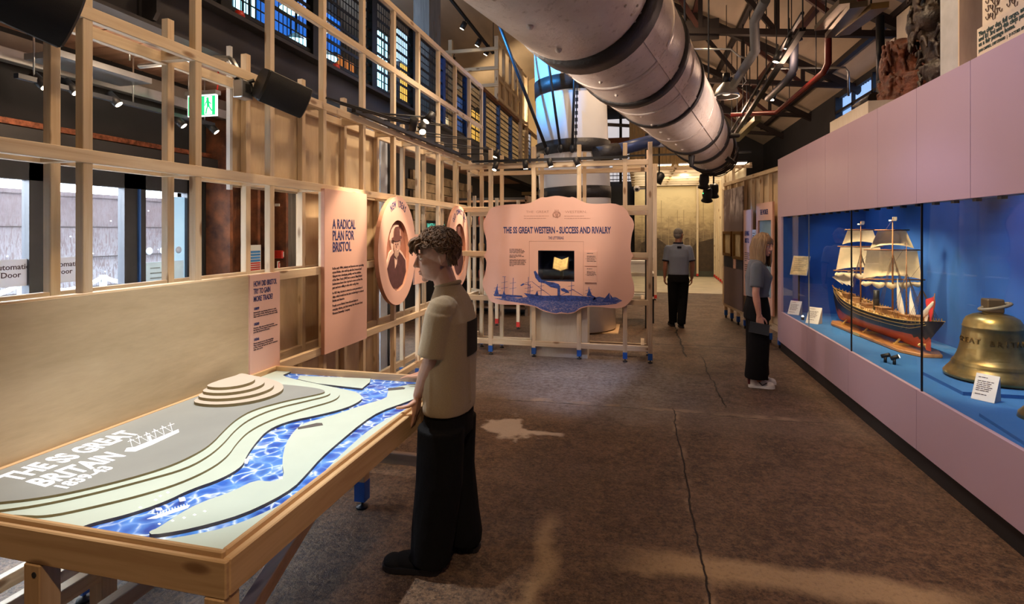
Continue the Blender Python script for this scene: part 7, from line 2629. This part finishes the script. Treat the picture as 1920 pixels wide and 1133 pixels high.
def head(b, c, M, s=1.0, soft=False):
    A = lambda p: V(c) + M @ (V(p) * s)
    E_ = lambda p, r: b.ell(A(p), tuple(q * s for q in r), M, n=20, m=14)
    E_((0, -0.015, 0.028), (0.076, 0.096, 0.090))
    E_((0, 0.028, -0.030), (0.063, 0.068, 0.090))
    E_((0, 0.040, -0.078), (0.047, 0.050, 0.036))
    E_((0, 0.074, -0.101), (0.021, 0.019, 0.016))
    b.cap(A((0, 0.093, 0.014)), A((0, 0.114, -0.027)), 0.008 * s, 0.0115 * s)
    for x in (-1, 1):
        E_((x * 0.011, 0.102, -0.032), (0.009, 0.010, 0.008))
        E_((x * 0.030, 0.078, 0.024), (0.026, 0.014, 0.008))
        E_((x * 0.040, 0.060, -0.022), (0.021, 0.024, 0.022))
        E_((x * 0.030, 0.0815, 0.0125), (0.016, 0.010, 0.0045))
        E_((x * 0.030, 0.080, -0.006), (0.015, 0.010, 0.0045))
        E_((x * 0.074, -0.030, -0.004), (0.009, 0.018, 0.027))
        E_((x * 0.080, -0.038, 0.004), (0.007, 0.013, 0.022))
        E_((x * 0.072, -0.020, -0.030), (0.007, 0.009, 0.011))
    E_((0, 0.091, -0.061), (0.022, 0.011, 0.007))
    E_((0, 0.090, -0.073), (0.019, 0.011, 0.007))


EYEW = paint('eye_white', (0.72, 0.68, 0.64), 0.25, var=0.02)
IRIS = paint('dark_iris', (0.05, 0.035, 0.025), 0.2)


def eyes_lips(t, c, M, s, lipm, closed=False):
    A = lambda p: V(c) + M @ (V(p) * s)
    for x in (-1, 1):
        e = MB().ell(A((x * 0.030, 0.0752, 0.0035)), 0.0118 * s, M, n=14, m=10)
        o = e.build('eye', EYEW, t, local=True)
        MB().ell(A((x * 0.030 , 0.0838, 0.0020)), (0.0072 * s, 0.0042 * s, 0.0066 * s), M, n=12, m=8).build('iris', IRIS, o, local=True)
        MB().ell(A((x * 0.031, 0.0905, 0.030)), (0.020 * s, 0.004 * s, 0.0035 * s), M, n=12, m=6).build('eyebrow', paint('eyebrow_hair', (0.10, 0.06, 0.035), 0.8), t, local=True)
    l = MB()
    l.ell(A((0, 0.0965, -0.0615)), (0.019 * s, 0.007 * s, 0.0042 * s), M, n=14, m=8)
    l.ell(A((0, 0.0955, -0.0715)), (0.017 * s, 0.007 * s, 0.0052 * s), M, n=14, m=8)
    l.build('lips', lipm, t, local=True)


def hand(b, W, d, n, side, curl=(20, 25, 15), thumb=None, s=1.0):
    W, d, n = V(W), V(d).normalized(), V(n).normalized()
    n = (n - d * n.dot(d)).normalized()
    l = d.cross(n) * side
    segs = [(0.040, 0.025, 0.020), (0.044, 0.029, 0.021), (0.040, 0.027, 0.020), (0.031, 0.021, 0.018)]
    reach = [0.086, 0.090, 0.086, 0.078]
    for i in range(4):
        K = W + d * reach[i] * s + l * (0.031 - 0.0205 * i) * s
        b.cap(W + l * (0.018 - 0.011 * i) * s, K, 0.0145 * s, 0.0108 * s)
        b.cap(W + d * 0.05 * s + l * (0.026 - 0.016 * i) * s + n * 0.005, K - d * 0.01 * s, 0.014 * s, 0.0105 * s)
        p, a = K, 0.0
        sp = (0.10 - 0.068 * i)
        for j, L in enumerate(segs[i]):
            a += math.radians(curl[j] + (3 * i if j == 0 else 0))
            dr = (d * math.cos(a) + n * math.sin(a) + l * sp).normalized()
            q = p + dr * L * s
            b.cap(p, q, (0.0088 - 0.0009 * j) * s, (0.0082 - 0.0009 * j) * s, n=12)
            p = q
    t0 = W + d * 0.022 * s + l * 0.022 * s
    td = thumb or [l * 0.72 + d * 0.62 + n * 0.30, l * 0.35 + d * 0.85 + n * 0.35, l * 0.15 + d * 0.95 + n * 0.25]
    p = t0
    for j, (L, r0, r1) in enumerate(((0.043, 0.0145, 0.0115), (0.033, 0.0108, 0.0098), (0.026, 0.0095, 0.0075))):
        q = p + V(td[j]).normalized() * L * s
        b.cap(p, q, r0 * s, r1 * s, n=12)
        p = q


def arm(b, sh, el, wr, k=1.0):
    b.cap(sh, el, 0.050 * k, 0.039 * k)
    sh, el, wr = V(sh), V(el), V(wr)
    m = el + (wr - el) * 0.3
    b.cap(el, m, 0.039 * k, 0.041 * k)
    b.cap(m, wr, 0.041 * k, 0.026 * k)


def shoe(t, heel, toe, m, msole, name='shoe', h=0.075, wd_=0.046, collar=None, extra=None):
    heel, toe = V(heel), V(toe)
    d = (toe - heel).normalized()
    L = (toe - heel).length
    x = V((d.y, -d.x, 0))
    F = Matrix((x, d, V((0, 0, 1)))).transposed()
    out = [(0.62, 0.0), (0.95, 0.08), (0.86, 0.40), (1.10, 0.68), (0.95, 0.88), (0.45, 0.985), (0, 1.0), (-0.5, 0.985), (-0.98, 0.88), (-1.08, 0.68), (-0.86, 0.40), (-0.95, 0.08), (-0.62, 0.0)]
    lp = smooth_loop([(p[0] * wd_, p[1] * L) for p in out], 1)
    b = MB()
    Mx = F.to_4x4()
    Mx.translation = heel
    b.prism(lp, 0.004, 0.03, Mx)
    A = lambda p: heel + F @ V(p)
    u = MB()
    u.ell(A((0, L * 0.80, 0.036)), (wd_ * 0.93, L * 0.185, 0.036), F)
    u.ell(A((0, L * 0.52, 0.045)), (wd_ * 0.84, L * 0.30, 0.048), F)
    u.ell(A((0, L * 0.20, 0.045)), (wd_ * 0.86, L * 0.185, 0.055), F)
    u.tube([A((0, L * 0.22, 0.05)), A((0, L * 0.20, 0.05 + h * 0.75))], [wd_ * 0.85, wd_ * 0.80], 16)
    o = blob(name, u, m, t, 0.006, 2)
    b.build('sole', msole, o, local=True)
    return o, A


def garment(name, b, m, t, voxel=0.008, smooth=3, **k):
    return blob(name, b, m, t, voxel, smooth)


# ---------------- the youth leaning on the table
SKIN1 = skin_mat('skin_pale', (0.60, 0.36, 0.26))
LIP1 = paint('lip_tone', (0.50, 0.22, 0.18), 0.4)
boy = thing('person', 'young person in khaki tee and wide black trousers leaning on the map table', 'person', (-0.95, 2.62, 0), PI / 2)
b = MB()
HC, HM = V((-0.050, 0.064, 1.566)), rotm(20, -9, 0)
hs_ = 1.0
head(b, HC, HM, hs_)
b.cap((0, 0.015, 1.37), (-0.035, 0.045, 1.50), 0.062, 0.056)
b.lofte([((0, 0, 0.80), 0.15, 0.09), ((0, 0, 0.95), 0.145, 0.085), ((0, 0.01, 1.2), 0.165, 0.10), ((0, 0.01, 1.32), 0.155, 0.07), ((0, 0.015, 1.39), 0.065, 0.055)])
SHL, ELL, WRL = V((-0.172, 0.0, 1.318)), V((-0.175, 0.045, 1.070)), V((-0.045, 0.170, 0.845))
SHR, ELR, WRR = V((0.18, 0.05, 1.318)), V((0.34, 0.12, 1.06)), V((0.49, 0.33, 0.815))
arm(b, SHL, ELL, WRL, 0.98)
arm(b, SHR, ELR, WRR, 0.98)
hand(b, WRL, (0.02, 0.10, -1), (0, 1, 0.05), -1, (4, 10, 12), thumb=[(-0.62, 0.55, -0.35), (-0.55, 0.75, -0.12), (-0.3, 0.85, -0.05)])
hand(b, WRR, (-0.05, 1, -0.16), (0, -0.16, -1), 1, (2, 4, 5), thumb=[(-0.75, 0.6, -0.12), (-0.45, 0.85, -0.05), (-0.2, 0.95, -0.02)])
for x in (-0.09, 0.09):
    b.cap((x, 0, 0.84), (x, 0.01, 0.48), 0.08, 0.055)
    b.cap((x, 0.01, 0.48), (x, 0.02, 0.10), 0.052, 0.035)
b.lofte([((0, 0, 0.74), 0.14, 0.09), ((0, 0, 0.84), 0.155, 0.095)])
blob('body', b, SKIN1, boy, 0.0036, 3)
eyes_lips(boy, HC, HM, hs_, LIP1)
KHAKI = cloth('khaki_cotton', (0.36, 0.275, 0.175), 0.35)
g = MB()
TS = [((0, 0.012, 0.785), 0.188, 0.120), ((0, 0.012, 0.81), 0.192, 0.122), ((0, 0.006, 0.95), 0.188, 0.118), ((0, 0.0, 1.10), 0.190, 0.116), ((0, 0.0, 1.24), 0.194, 0.114), ((0, 0.004, 1.305), 0.188, 0.098), ((0, 0.008, 1.36), 0.150, 0.082), ((0, 0.015, 1.40), 0.095, 0.070), ((0, 0.020, 1.425), 0.070, 0.062)]
g.lofte(TS, 40, p=2.3)
for s_, S_, E_ in ((-1, SHL, ELL), (1, SHR, ELR)):
    d = (E_ - S_).normalized()
    g.cap(S_ + V((-s_ * 0.05, -0.01, 0.0)), S_ + d * 0.05, 0.066, 0.068)
    g.cap(S_, S_ + d * 0.06, 0.062, 0.066)
    g.tube([S_ + d * 0.02, S_ + d * 0.20, S_ + d * 0.235], [0.068, 0.069, 0.070], 20)
    g.cap(S_ + V((-s_ * 0.07, 0, -0.10)), S_ + d * 0.13, 0.06, 0.052)
# cloth folds hanging from shoulder and chest
for k in range(7):
    a = math.radians(60 + 48 * k)
    p = V((0.185 * math.cos(a), 0.112 * math.sin(a), 1.22))
    q = V((0.190 * math.cos(a + 0.14), 0.012 + 0.120 * math.sin(a + 0.14), 0.84))
    g.cap(p * 1.0, q, 0.007, 0.012)
blob('t_shirt', g, KHAKI, boy, 0.0065, 3)
nb = MB()
nb.tube([(0.070 * math.cos(2 * PI * k / 24), 0.022 + 0.062 * math.sin(2 * PI * k / 24), 1.424 - 0.012 * math.sin(2 * PI * k / 24)) for k in range(25)], 0.010, 8)
nb.build('collar_band', KHAKI, boy, local=True)
pa = MB()
f_ = []
for j in range(7):
    z = 1.07 + 0.175 * j / 6
    for i in range(9):
        a = math.radians(248 + 62 * i / 8)
        ca, sa = math.cos(a), math.sin(a)
        f_.append((0.1925 * math.copysign(abs(ca) ** (2 / 2.3), ca), 0.119 * math.copysign(abs(sa) ** (2 / 2.3), sa), z))
k_ = [V(p) * 0.99 + V((0, 0, p[2] * 0.01)) for p in f_]
fs = [(j * 9 + i, j * 9 + i + 1, j * 9 + i + 10, j * 9 + i + 9) for j in range(6) for i in range(8)]
pa.add(f_, fs, 0, True).add(k_, [q[::-1] for q in fs], 0, True)
pa.build('printed_patch', cloth('dark_print', (0.035, 0.030, 0.026), 0.1), boy, local=True)['label'] = 'dark square print on the back'
BLK = cloth('black_cotton', (0.0065, 0.0065, 0.0075), 0.5)
g = MB()
g.lofte([((0, 0.02, 0.66), 0.18, 0.118), ((0, 0.015, 0.74), 0.178, 0.116), ((0, 0.01, 0.83), 0.172, 0.108)], 32, p=2.4)
for x, (y1, z1) in ((-0.10, (0.075, 0.045)), (0.095, (-0.03, 0.055))):
    g.tube([(x, 0.02, 0.72), (x, 0.03, 0.45), (x, y1 * 0.6 + 0.015, 0.20), (x, y1, z1 + 0.03), (x, y1 + 0.004, z1)], [0.118, 0.118, 0.112, 0.104, 0.102], 24)
    g.cap((x, y1 + 0.055, 0.10), (x - 0.05, y1 + 0.07, 0.075), 0.035, 0.03)
blob('trousers', g, BLK, boy, 0.008, 3)
SUEDE = cloth('black_suede', (0.012, 0.013, 0.016), 0.15)
shoe(boy, (-0.12, 0.015, 0), (-0.15, 0.315, 0), SUEDE, BLACKP, 'shoe', wd_=0.052)
shoe(boy, (0.10, -0.12, 0), (0.115, 0.17, 0), SUEDE, BLACKP, 'shoe', wd_=0.052)
# curly hair
HAIR1 = paint('dark_brown_curls', (0.21, 0.105, 0.045), 0.6, col2=(0.075, 0.036, 0.015), vs=40)


def curls(t, HC, HM, m, n, rad, seed, fringe=True, length=0.03):
    rn = random.Random(seed)
    b = MB()
    A = lambda p: HC + HM @ V(p)
    b.ell(A((0, -0.034, 0.046)), (0.081, 0.090, 0.090), HM, n=24, m=16)
    i = 0
    while i < n:
        v = V((rn.gauss(0, 1), rn.gauss(0, 1), rn.gauss(0, 1))).normalized()
        if v.z < -0.62 or (v.y > 0.05 and v.z < 0.30 - 0.0 * v.y) or (v.y > -0.35 and v.z < -0.02) or (abs(v.x) > 0.75 and v.y > 0.0 and v.z < 0.12) or (abs(v.x) > 0.75 and v.z < 0.0):
            continue
        k = rn.uniform(0.96, 1.10 if v.z > 0.1 else 1.02)
        if v.y > 0.4:
            k *= 1.05
        p = V((0.084 * v.x, -0.020 + 0.100 * v.y, 0.042 + 0.094 * v.z)) * 1.0
        c = V((0, -0.016, 0.044))
        p = c + (p - c) * k
        tg = v.cross(V((rn.gauss(0, 1), rn.gauss(0, 1), rn.gauss(0, 1)))).normalized()
        L = rn.uniform(0.6, 1.2) * length
        pts = []
        bi = v.cross(tg)
        for j in range(5):
            a = j * 1.25
            pts.append(A(p + tg * (math.sin(a) * L * 0.5) + bi * ((1 - math.cos(a)) * L * 0.4) + v * 0.003 * j))
        r = rn.uniform(0.6, 1.0) * rad
        b.tube(pts, [r * 0.7, r, r, r * 0.8, r * 0.35], 7)
        i += 1
    for k in range(150 if fringe else 0):
        sd = rn.choice((-1, 1))
        ang = rn.uniform(-1.25, -0.55)
        y, x = 0.03 + 0.085 * math.sin(ang) if ang > -0.2 else -0.02 - 0.075 * (-ang / 1.25), sd * 0.078 * max(0.35, math.cos(ang * 0.75))
        if -0.055 < y < -0.005:
            continue
        p0 = V((x, y, 0.035))
        dz = rn.uniform(0.06, 0.095)
        b.tube([A(p0), A(p0 + V((sd * 0.004, rn.uniform(-0.006, 0.006), -dz * 0.5))), A(p0 + V((-sd * 0.004, rn.uniform(-0.008, 0.008), -dz)))], [0.006, 0.006, 0.002], 6)
    if fringe:
        for k in range(110):
            x = rn.uniform(-0.062, 0.062)
            p0 = V((x, 0.075 + rn.uniform(-0.015, 0.02), 0.095 + rn.uniform(-0.02, 0.02)))
            pts = [p0, p0 + V((rn.uniform(-0.01, 0.01), 0.024, -0.008)), p0 + V((rn.uniform(-0.02, 0.02), 0.034, -0.024)), p0 + V((rn.uniform(-0.025, 0.025), 0.030, -0.036 - rn.uniform(0, 0.014)))]
            b.tube([A(q) for q in pts], [0.005, 0.0065, 0.0055, 0.002], 6)
    return b.build('hair', m, t, local=True)


curls(boy, HC, HM, HAIR1, 1500, 0.0052, 2, length=0.036)

# ---------------- the woman at the showcase
SKIN2 = skin_mat('skin_warm', (0.55, 0.30, 0.22))
wo = thing('person', 'fair haired person in grey knitted top and black trousers looking into the showcase', 'person', (1.25, 6.33, 0), -PI / 2 - 0.05)
b = MB()
HC, HM = V((-0.01, 0.065, 1.545)), rotm(-38, -14, 4)
head(b, HC, HM, 0.95)
b.cap((0, 0.0, 1.36), (-0.005, 0.045, 1.47), 0.055, 0.050)
b.lofte([((0, 0, 0.85), 0.15, 0.10), ((0, 0, 1.0), 0.13, 0.085), ((0, 0.01, 1.2), 0.15, 0.10), ((0, 0, 1.33), 0.15, 0.07), ((0, 0, 1.385), 0.065, 0.05)])
SHR, ELR, WRR = V((0.175, -0.02, 1.31)), V((0.225, -0.045, 1.03)), V((0.215, -0.010, 0.80))
SHL, ELL, WRL = V((-0.175, -0.01, 1.31)), V((-0.20, -0.02, 1.03)), V((-0.185, 0.04, 0.80))
arm(b, SHR, ELR, WRR, 0.92)
arm(b, SHL, ELL, WRL, 0.92)
hand(b, WRR, (-0.02, 0.12, -1), (-1, 0.1, 0), 1, (22, 28, 20), s=0.95)
hand(b, WRL, (0.02, 0.12, -1), (1, 0.1, 0), -1, (22, 28, 20), s=0.95)
for x in (-0.085, 0.085):
    b.cap((x, 0, 0.86), (x, 0.0, 0.48), 0.08, 0.052)
    b.cap((x, 0.0, 0.48), (x, -0.01, 0.10), 0.05, 0.036)
    b.cap((x, -0.01, 0.10), (x, 0.03, 0.045), 0.036, 0.035)
b.lofte([((0, 0, 0.76), 0.15, 0.10), ((0, 0, 0.88), 0.15, 0.10)])
blob('body', b, SKIN2, wo, 0.0048, 3)
eyes_lips(wo, HC, HM, 0.95, LIP1)
GREYK = cloth('grey_knit', (0.115, 0.130, 0.150), 0.3)
g = MB()
g.lofte([((0, 0.005, 0.985), 0.165, 0.118), ((0, 0.0, 1.02), 0.162, 0.114), ((0, 0.01, 1.12), 0.168, 0.125), ((0, 0.018, 1.20), 0.175, 0.138), ((0, 0.002, 1.29), 0.175, 0.10), ((0, -0.01, 1.34), 0.14, 0.078), ((0, -0.008, 1.385), 0.075, 0.062)], 32, p=2.3)
for S_, E_ in ((SHR, ELR), (SHL, ELL)):
    d = (E_ - S_).normalized()
    g.cap(S_ - V((S_.x * 0.3, 0, 0)), S_ + d * 0.06, 0.062, 0.066)
    g.cap(S_, S_ + d * 0.06, 0.062, 0.066)
    g.tube([S_, S_ + d * 0.19, S_ + d * 0.215], [0.066, 0.068, 0.066], 18)
blob('knitted_top', g, GREYK, wo, 0.009, 3)
g = MB()
g.lofte([((0, 0.0, 0.74), 0.185, 0.135), ((0, 0.0, 0.86), 0.178, 0.128), ((0, 0.0, 0.98), 0.148, 0.105)], 28, p=2.3)
for x, dy in ((-0.085, 0.02), (0.085, -0.02)):
    g.tube([(x, 0.0, 0.80), (x, 0.005, 0.50), (x * 1.05, dy, 0.14), (x * 1.05, dy, 0.105)], [0.105, 0.108, 0.118, 0.118], 24)
blob('wide_trousers', g, BLK, wo, 0.01, 3)
SNK = paint('white_leather', (0.72, 0.70, 0.67), 0.45)
for x, h0 in ((0.085, -0.10), (-0.09, -0.055)):
    o, A_ = shoe(wo, (x, h0, 0), (x + 0.01, h0 + 0.265, 0), SNK, WHITEP, 'trainer', wd_=0.045)
    s_ = 1
    vm = MB()
    for p, q in (((0.10, 0.075), (0.135, 0.038)), ((0.135, 0.038), (0.180, 0.068))):
        for sx in (0.0415,):
            vm.beam(A_((sx, p[0], p[1])), A_((sx + 0.003, q[0], q[1])), 0.012, 0.010)
    vm.build('side_mark', paint('charcoal_leather', (0.06, 0.06, 0.065), 0.5), o, local=True)
    MB().obox(A_((0, 0.006, 0.062)), (0.05, 0.02, 0.05)).build('heel_tab', paint('burgundy_heel', (0.16, 0.03, 0.04), 0.5), o, local=True)
HAIRB = paint('dark_blond_hair', (0.30, 0.19, 0.095), 0.5, col2=(0.15, 0.085, 0.04), vs=30, scale=(1, 1, 0.1))


def long_hair(t, HC, HM, m, n, drop, seed):
    rn = random.Random(seed)
    b = MB()
    A = lambda p: HC + HM @ V(p)
    b.ell(A((0, -0.020, 0.040)), (0.083, 0.102, 0.088), HM, n=24, m=16)
    for k in range(n):
        a = PI * 0.03 + (PI * 1.94) * k / (n - 1)      # from the right temple round the back to the left
        a = -PI / 2 - PI + a
        cx, cy = math.sin(a), -math.cos(a)
        ang = (k / (n - 1) - 0.5) * 2 * math.radians(138)
        x, y = math.sin(ang) * 0.088, -0.015 - math.cos(ang) * 0.105
        r = rn.uniform(0.011, 0.015)
        p0 = A((x * 0.35, y * 0.3 - 0.01, 0.125))
        p1 = A((x * 0.98, y * 0.97, 0.055))
        p2 = A((x * 1.06, y * 1.02 - 0.004, -0.05))
        dz = drop * rn.uniform(0.92, 1.08)
        p3 = HC + V(((HM @ V((x, y, 0))).x * 1.06, (HM @ V((x, y, 0))).y * 1.02 - 0.01, -dz * 0.75))
        p4 = p3 + V((rn.uniform(-0.008, 0.008), rn.uniform(-0.008, 0.008), -dz * 0.27))
        b.tube([p0, p1, p2, p3, p4], [r * 0.8, r, r * 1.05, r, r * 0.4], 8)
    return b.build('hair', m, t, local=True)


long_hair(wo, HC, HM, HAIRB, 58, 0.225, 6)
ph = thing('booklet', 'dark flat booklet held in the right hand of the fair haired person', 'booklet', (0, 0, 0))
hw0 = WM[wo] @ V((0.232, 0.0, 0.665))
M = Matrix.Translation(hw0) @ Matrix.Rotation(-PI / 2 + 1.2, 4, 'Z') @ Matrix.Rotation(0.12, 4, 'Y')
ph.location = hw0
WM[ph] = Matrix.Translation(hw0)
n0 = MB().box((-0.11, -0.006, -0.055), (0.085, 0.006, 0.055))
c0 = MB()
c0.add([M @ p for p in n0.v], n0.f)
c0.build('cover', paint('slate_cover', (0.025, 0.030, 0.038), 0.4), ph)
n0 = MB().box((-0.108, -0.0045, -0.0565), (0.083, 0.0045, -0.0545))
c0 = MB()
c0.add([M @ p for p in n0.v], n0.f)
c0.build('page_edge', paint('grey_pages', (0.35, 0.35, 0.35), 0.7), ph)

# ---------------- the man walking away
man = thing('person', 'grey haired person in blue polo shirt walking away down the aisle', 'person', (0.655, 9.82, 0), 0.10)
SKIN3 = skin_mat('skin_tanned', (0.42, 0.22, 0.15))
b = MB()
HC, HM = V((0.012, 0.03, 1.628)), rotm(-28, -4, 0)
head(b, HC, HM, 0.98)
b.cap((0, -0.01, 1.44), (0.005, 0.015, 1.54), 0.062, 0.058)
b.lofte([((0, 0, 0.9), 0.16, 0.10), ((0, 0, 1.05), 0.15, 0.10), ((0, 0, 1.25), 0.17, 0.11), ((0, 0, 1.42), 0.17, 0.08), ((0, 0, 1.475), 0.07, 0.055)])
SHL, ELL, WRL = V((-0.178, 0, 1.39)), V((-0.225, -0.03, 1.12)), V((-0.225, 0.05, 0.88))
SHR, ELR, WRR = V((0.178, 0, 1.39)), V((0.235, -0.03, 1.12)), V((0.235, 0.03, 0.87))
for q in ((SHL, ELL, WRL), (SHR, ELR, WRR)):
    arm(b, *q, 1.0)
hand(b, WRL, (0, 0.15, -1), (1, 0.1, 0), -1, (25, 30, 22))
hand(b, WRR, (0, 0.15, -1), (-1, 0.1, 0), 1, (25, 30, 22))
for x in (-0.09, 0.09):
    kn, ft = ((-0.088, 0.03, 0.50), (-0.075, 0.10, 0.09)) if x < 0 else ((0.080, 0.01, 0.50), (0.045, -0.05, 0.09))
    b.cap((x, 0, 0.86), kn, 0.08, 0.054)
    b.cap(kn, ft, 0.052, 0.038)
b.lofte([((0, 0, 0.8), 0.15, 0.10), ((0, 0, 0.92), 0.16, 0.10)])
blob('body', b, SKIN3, man, 0.006, 3)
eyes_lips(man, HC, HM, 0.98, LIP1)
POLO = cloth('grey_blue_pique', (0.20, 0.235, 0.32), 0.3)
g = MB()
g.lofte([((0, 0, 0.93), 0.182, 0.128), ((0, 0, 1.05), 0.175, 0.124), ((0, 0, 1.25), 0.186, 0.130), ((0, 0, 1.37), 0.182, 0.108), ((0, -0.004, 1.43), 0.142, 0.082), ((0, -0.004, 1.475), 0.08, 0.068)], 32, p=2.3)
for S_, E_ in ((SHR, ELR), (SHL, ELL)):
    d = (E_ - S_).normalized()
    g.cap(S_ - V((S_.x * 0.25, 0, 0)), S_ + d * 0.06, 0.062, 0.064)
    g.cap(S_, S_ + d * 0.06, 0.062, 0.063)
    g.tube([S_, S_ + d * 0.20, S_ + d * 0.225], [0.064, 0.062, 0.062], 18)
blob('polo_shirt', g, POLO, man, 0.01, 3)
NAVC = cloth('navy_trim', (0.012, 0.014, 0.03), 0.1)
nb = MB()
nb.tube([(0.074 * math.cos(2 * PI * k / 24), 0.064 * math.sin(2 * PI * k / 24), 1.485) for k in range(25)], 0.015, 8)
nb.build('collar', NAVC, man, local=True)
for S_, E_ in ((SHR, ELR), (SHL, ELL)):
    d = (E_ - S_).normalized()
    MB().tube([S_ + d * 0.213, S_ + d * 0.232], 0.0645, 18).build('sleeve_cuff', NAVC, man, local=True)
MB().box((-0.035, -0.108, 1.40), (0.035, -0.098, 1.43)).build('neck_label', NAVC, man, local=True)
g = MB()
g.lofte([((0, 0.0, 0.80), 0.18, 0.125), ((0, 0.0, 0.90), 0.178, 0.122), ((0, 0.0, 0.96), 0.175, 0.118)], 28, p=2.3)
g.tube([(-0.09, 0.0, 0.86), (-0.088, 0.03, 0.50), (-0.075, 0.10, 0.12), (-0.075, 0.10, 0.07)], [0.10, 0.082, 0.072, 0.072], 22)
g.tube([(0.09, 0.0, 0.86), (0.080, 0.01, 0.50), (0.045, -0.05, 0.12), (0.045, -0.05, 0.07)], [0.10, 0.082, 0.072, 0.072], 22)
blob('trousers', g, BLK, man, 0.01, 3)
shoe(man, (-0.08, 0.04, 0), (-0.10, 0.32, 0), SUEDE, BLACKP)
shoe(man, (0.045, -0.11, 0), (0.06, 0.17, 0), SUEDE, BLACKP)
g = MB()
g.ell(HC + HM @ V((0, -0.028, 0.036)), (0.0785, 0.090, 0.085), HM, n=24, m=16)
g.ell(HC + HM @ V((0, -0.06, -0.012)), (0.068, 0.055, 0.06), HM, n=20, m=12)
g.build('hair', paint('short_grey_hair', (0.17, 0.155, 0.145), 0.8, var=0.3, vs=60, bmp=0.4, bs=250), man, local=True)
gl_ = MB()
A = lambda p: HC + HM @ (V(p) * 0.98)
for x in (-1, 1):
    gl_.tube([A((x * 0.082, -0.01, 0.012)), A((x * 0.076, 0.05, 0.014)), A((x * 0.058, 0.098, 0.014))], 0.0025, 6)
    gl_.tube([A((x * 0.032 + 0.024 * math.cos(2 * PI * k / 16), 0.102, 0.004 + 0.019 * math.sin(2 * PI * k / 16))) for k in range(17)], 0.002, 6)
gl_.build('spectacles', BLACKP, man, local=True)
# ------------------------------------------------------------------ lamps of the hall
# warm fill lamps added high in the hall, then aimed unseen spots
for x, y, z, wt in ((-0.6, 1.2, 6.0, 150), (-0.5, 4.6, 6.2, 170), (0.0, 8.4, 6.2, 170), (1.0, 12.6, 5.6, 220)):
    light('SPOT', 'high_fill_light', (x, y, z), wt, (1.0, 0.68, 0.40), (x, y, 0), 130, 0.7, 0.2)
light('SPOT', 'unseen_spot', (0.4, 3.2, 5.4), 110, WARM, (0.3, 3.3, 0), 60, 0.8, 0.1)
light('SPOT', 'unseen_spot', (0.6, 7.6, 5.2), 130, WARM, (0.6, 7.9, 0), 60, 0.8, 0.1)
light('SPOT', 'unseen_spot', (-0.6, 4.4, 4.9), 240, (1.0, 0.80, 0.62), (-1.05, 7.02, 1.85), 24, 0.8, 0.03)
light('SPOT', 'unseen_spot', (-0.9, 3.4, 5.2), 340, (0.50, 0.62, 1.0), (-0.45, 6.0, 0), 26, 0.8, 0.1)  # added blue spot, stands in for daylight on the floor
# wall washers over the aisle
light('SPOT', 'wall_washer', (-0.4, 7.2, 3.6), 60, (1.0, 0.66, 0.60), (1.92, 6.9, 0.8), 60, 0.9, 0.12)
light('SPOT', 'wall_washer', (-0.6, 4.2, 4.2), 200, (0.70, 0.60, 1.0), (1.92, 4.3, 0.1), 48, 0.9, 0.12)
light('SPOT', 'wall_washer', (0.2, 2.2, 4.7), 60, (0.42, 0.48, 1.0), (1.92, 2.9, 2.3), 85, 0.9, 0.12)
light('SPOT', 'figure_light', (0.9, 4.2, 4.4), 45, WARM, (2.5, 4.6, 3.4), 60, 0.8, 0.08)
# left stud frame
light('SPOT', 'frame_light', (-0.2, 2.6, 4.6), 26, (1.0, 0.72, 0.45), (-2.46, 2.6, 1.6), 90, 1.0, 0.1)
light('SPOT', 'frame_light', (-0.9, 5.4, 4.4), 130, (1.0, 0.78, 0.56), (-2.46, 5.6, 2.3), 70, 0.8, 0.1)
light('SPOT', 'table_front_fill', (0.4, -0.6, 4.6), 170, WARM, (-1.6, 1.5, 0.4), 44, 0.9, 0.1)  # added unseen spot behind the camera, brightens the near end of the table
# mast and funnel
light('SPOT', 'mast_uplight', (-1.9, 3.6, 2.72), 90, (1.0, 0.82, 0.68), (-0.1, 4.9, 3.2), 110, 0.8, 0.1)
light('SPOT', 'mast_uplight', (1.7, 6.0, 2.9), 40, (1.0, 0.76, 0.66), (0.4, 6.6, 3.2), 120, 0.8, 0.1)
light('SPOT', 'funnel_blue', (-3.0, 7.8, 5.2), 420, (0.06, 0.38, 1.0), (-1.4, 9.0, 4.3), 50, 0.7, 0.05)
light('SPOT', 'funnel_white', (0.6, 6.2, 4.6), 60, (1.0, 0.9, 0.85), (-1.1, 9.0, 3.2), 45, 0.8, 0.08)
# added point lamps brighten the roof boarding, no fittings built
for x, y, wt in ((2.2, 9.0, 17), (2.0, 12.5, 26), (1.5, 15.8, 24)):
    light('POINT', 'roof_fill_point', (x, y, 4.3), wt, (1.0, 0.62, 0.42), radius=0.2)
light('SPOT', 'far_wall_light', (-4.0, 14.5, 5.0), 260, (1.0, 0.72, 0.42), (-3.5, 19.0, 6.4), 110, 0.8, 0.1)
light('POINT', 'mezzanine_lamp', (-5.2, 8, 5.6), 60, (0.6, 0.75, 1.0), radius=0.2)
light('SPOT', 'room_light', (1.3, 17.0, 3.35), 90, (1.0, 0.78, 0.42), (1.4, 20.7, 2.2), 110, 0.8, 0.2)
light('POINT', 'under_mezzanine_lamp', (-3.2, 3.0, 2.7), 8, WARM, radius=0.1)
light('POINT', 'back_gloom_lamp', (-0.6, 11.5, 3.0), 18, WARM, radius=0.2)
bake_all()
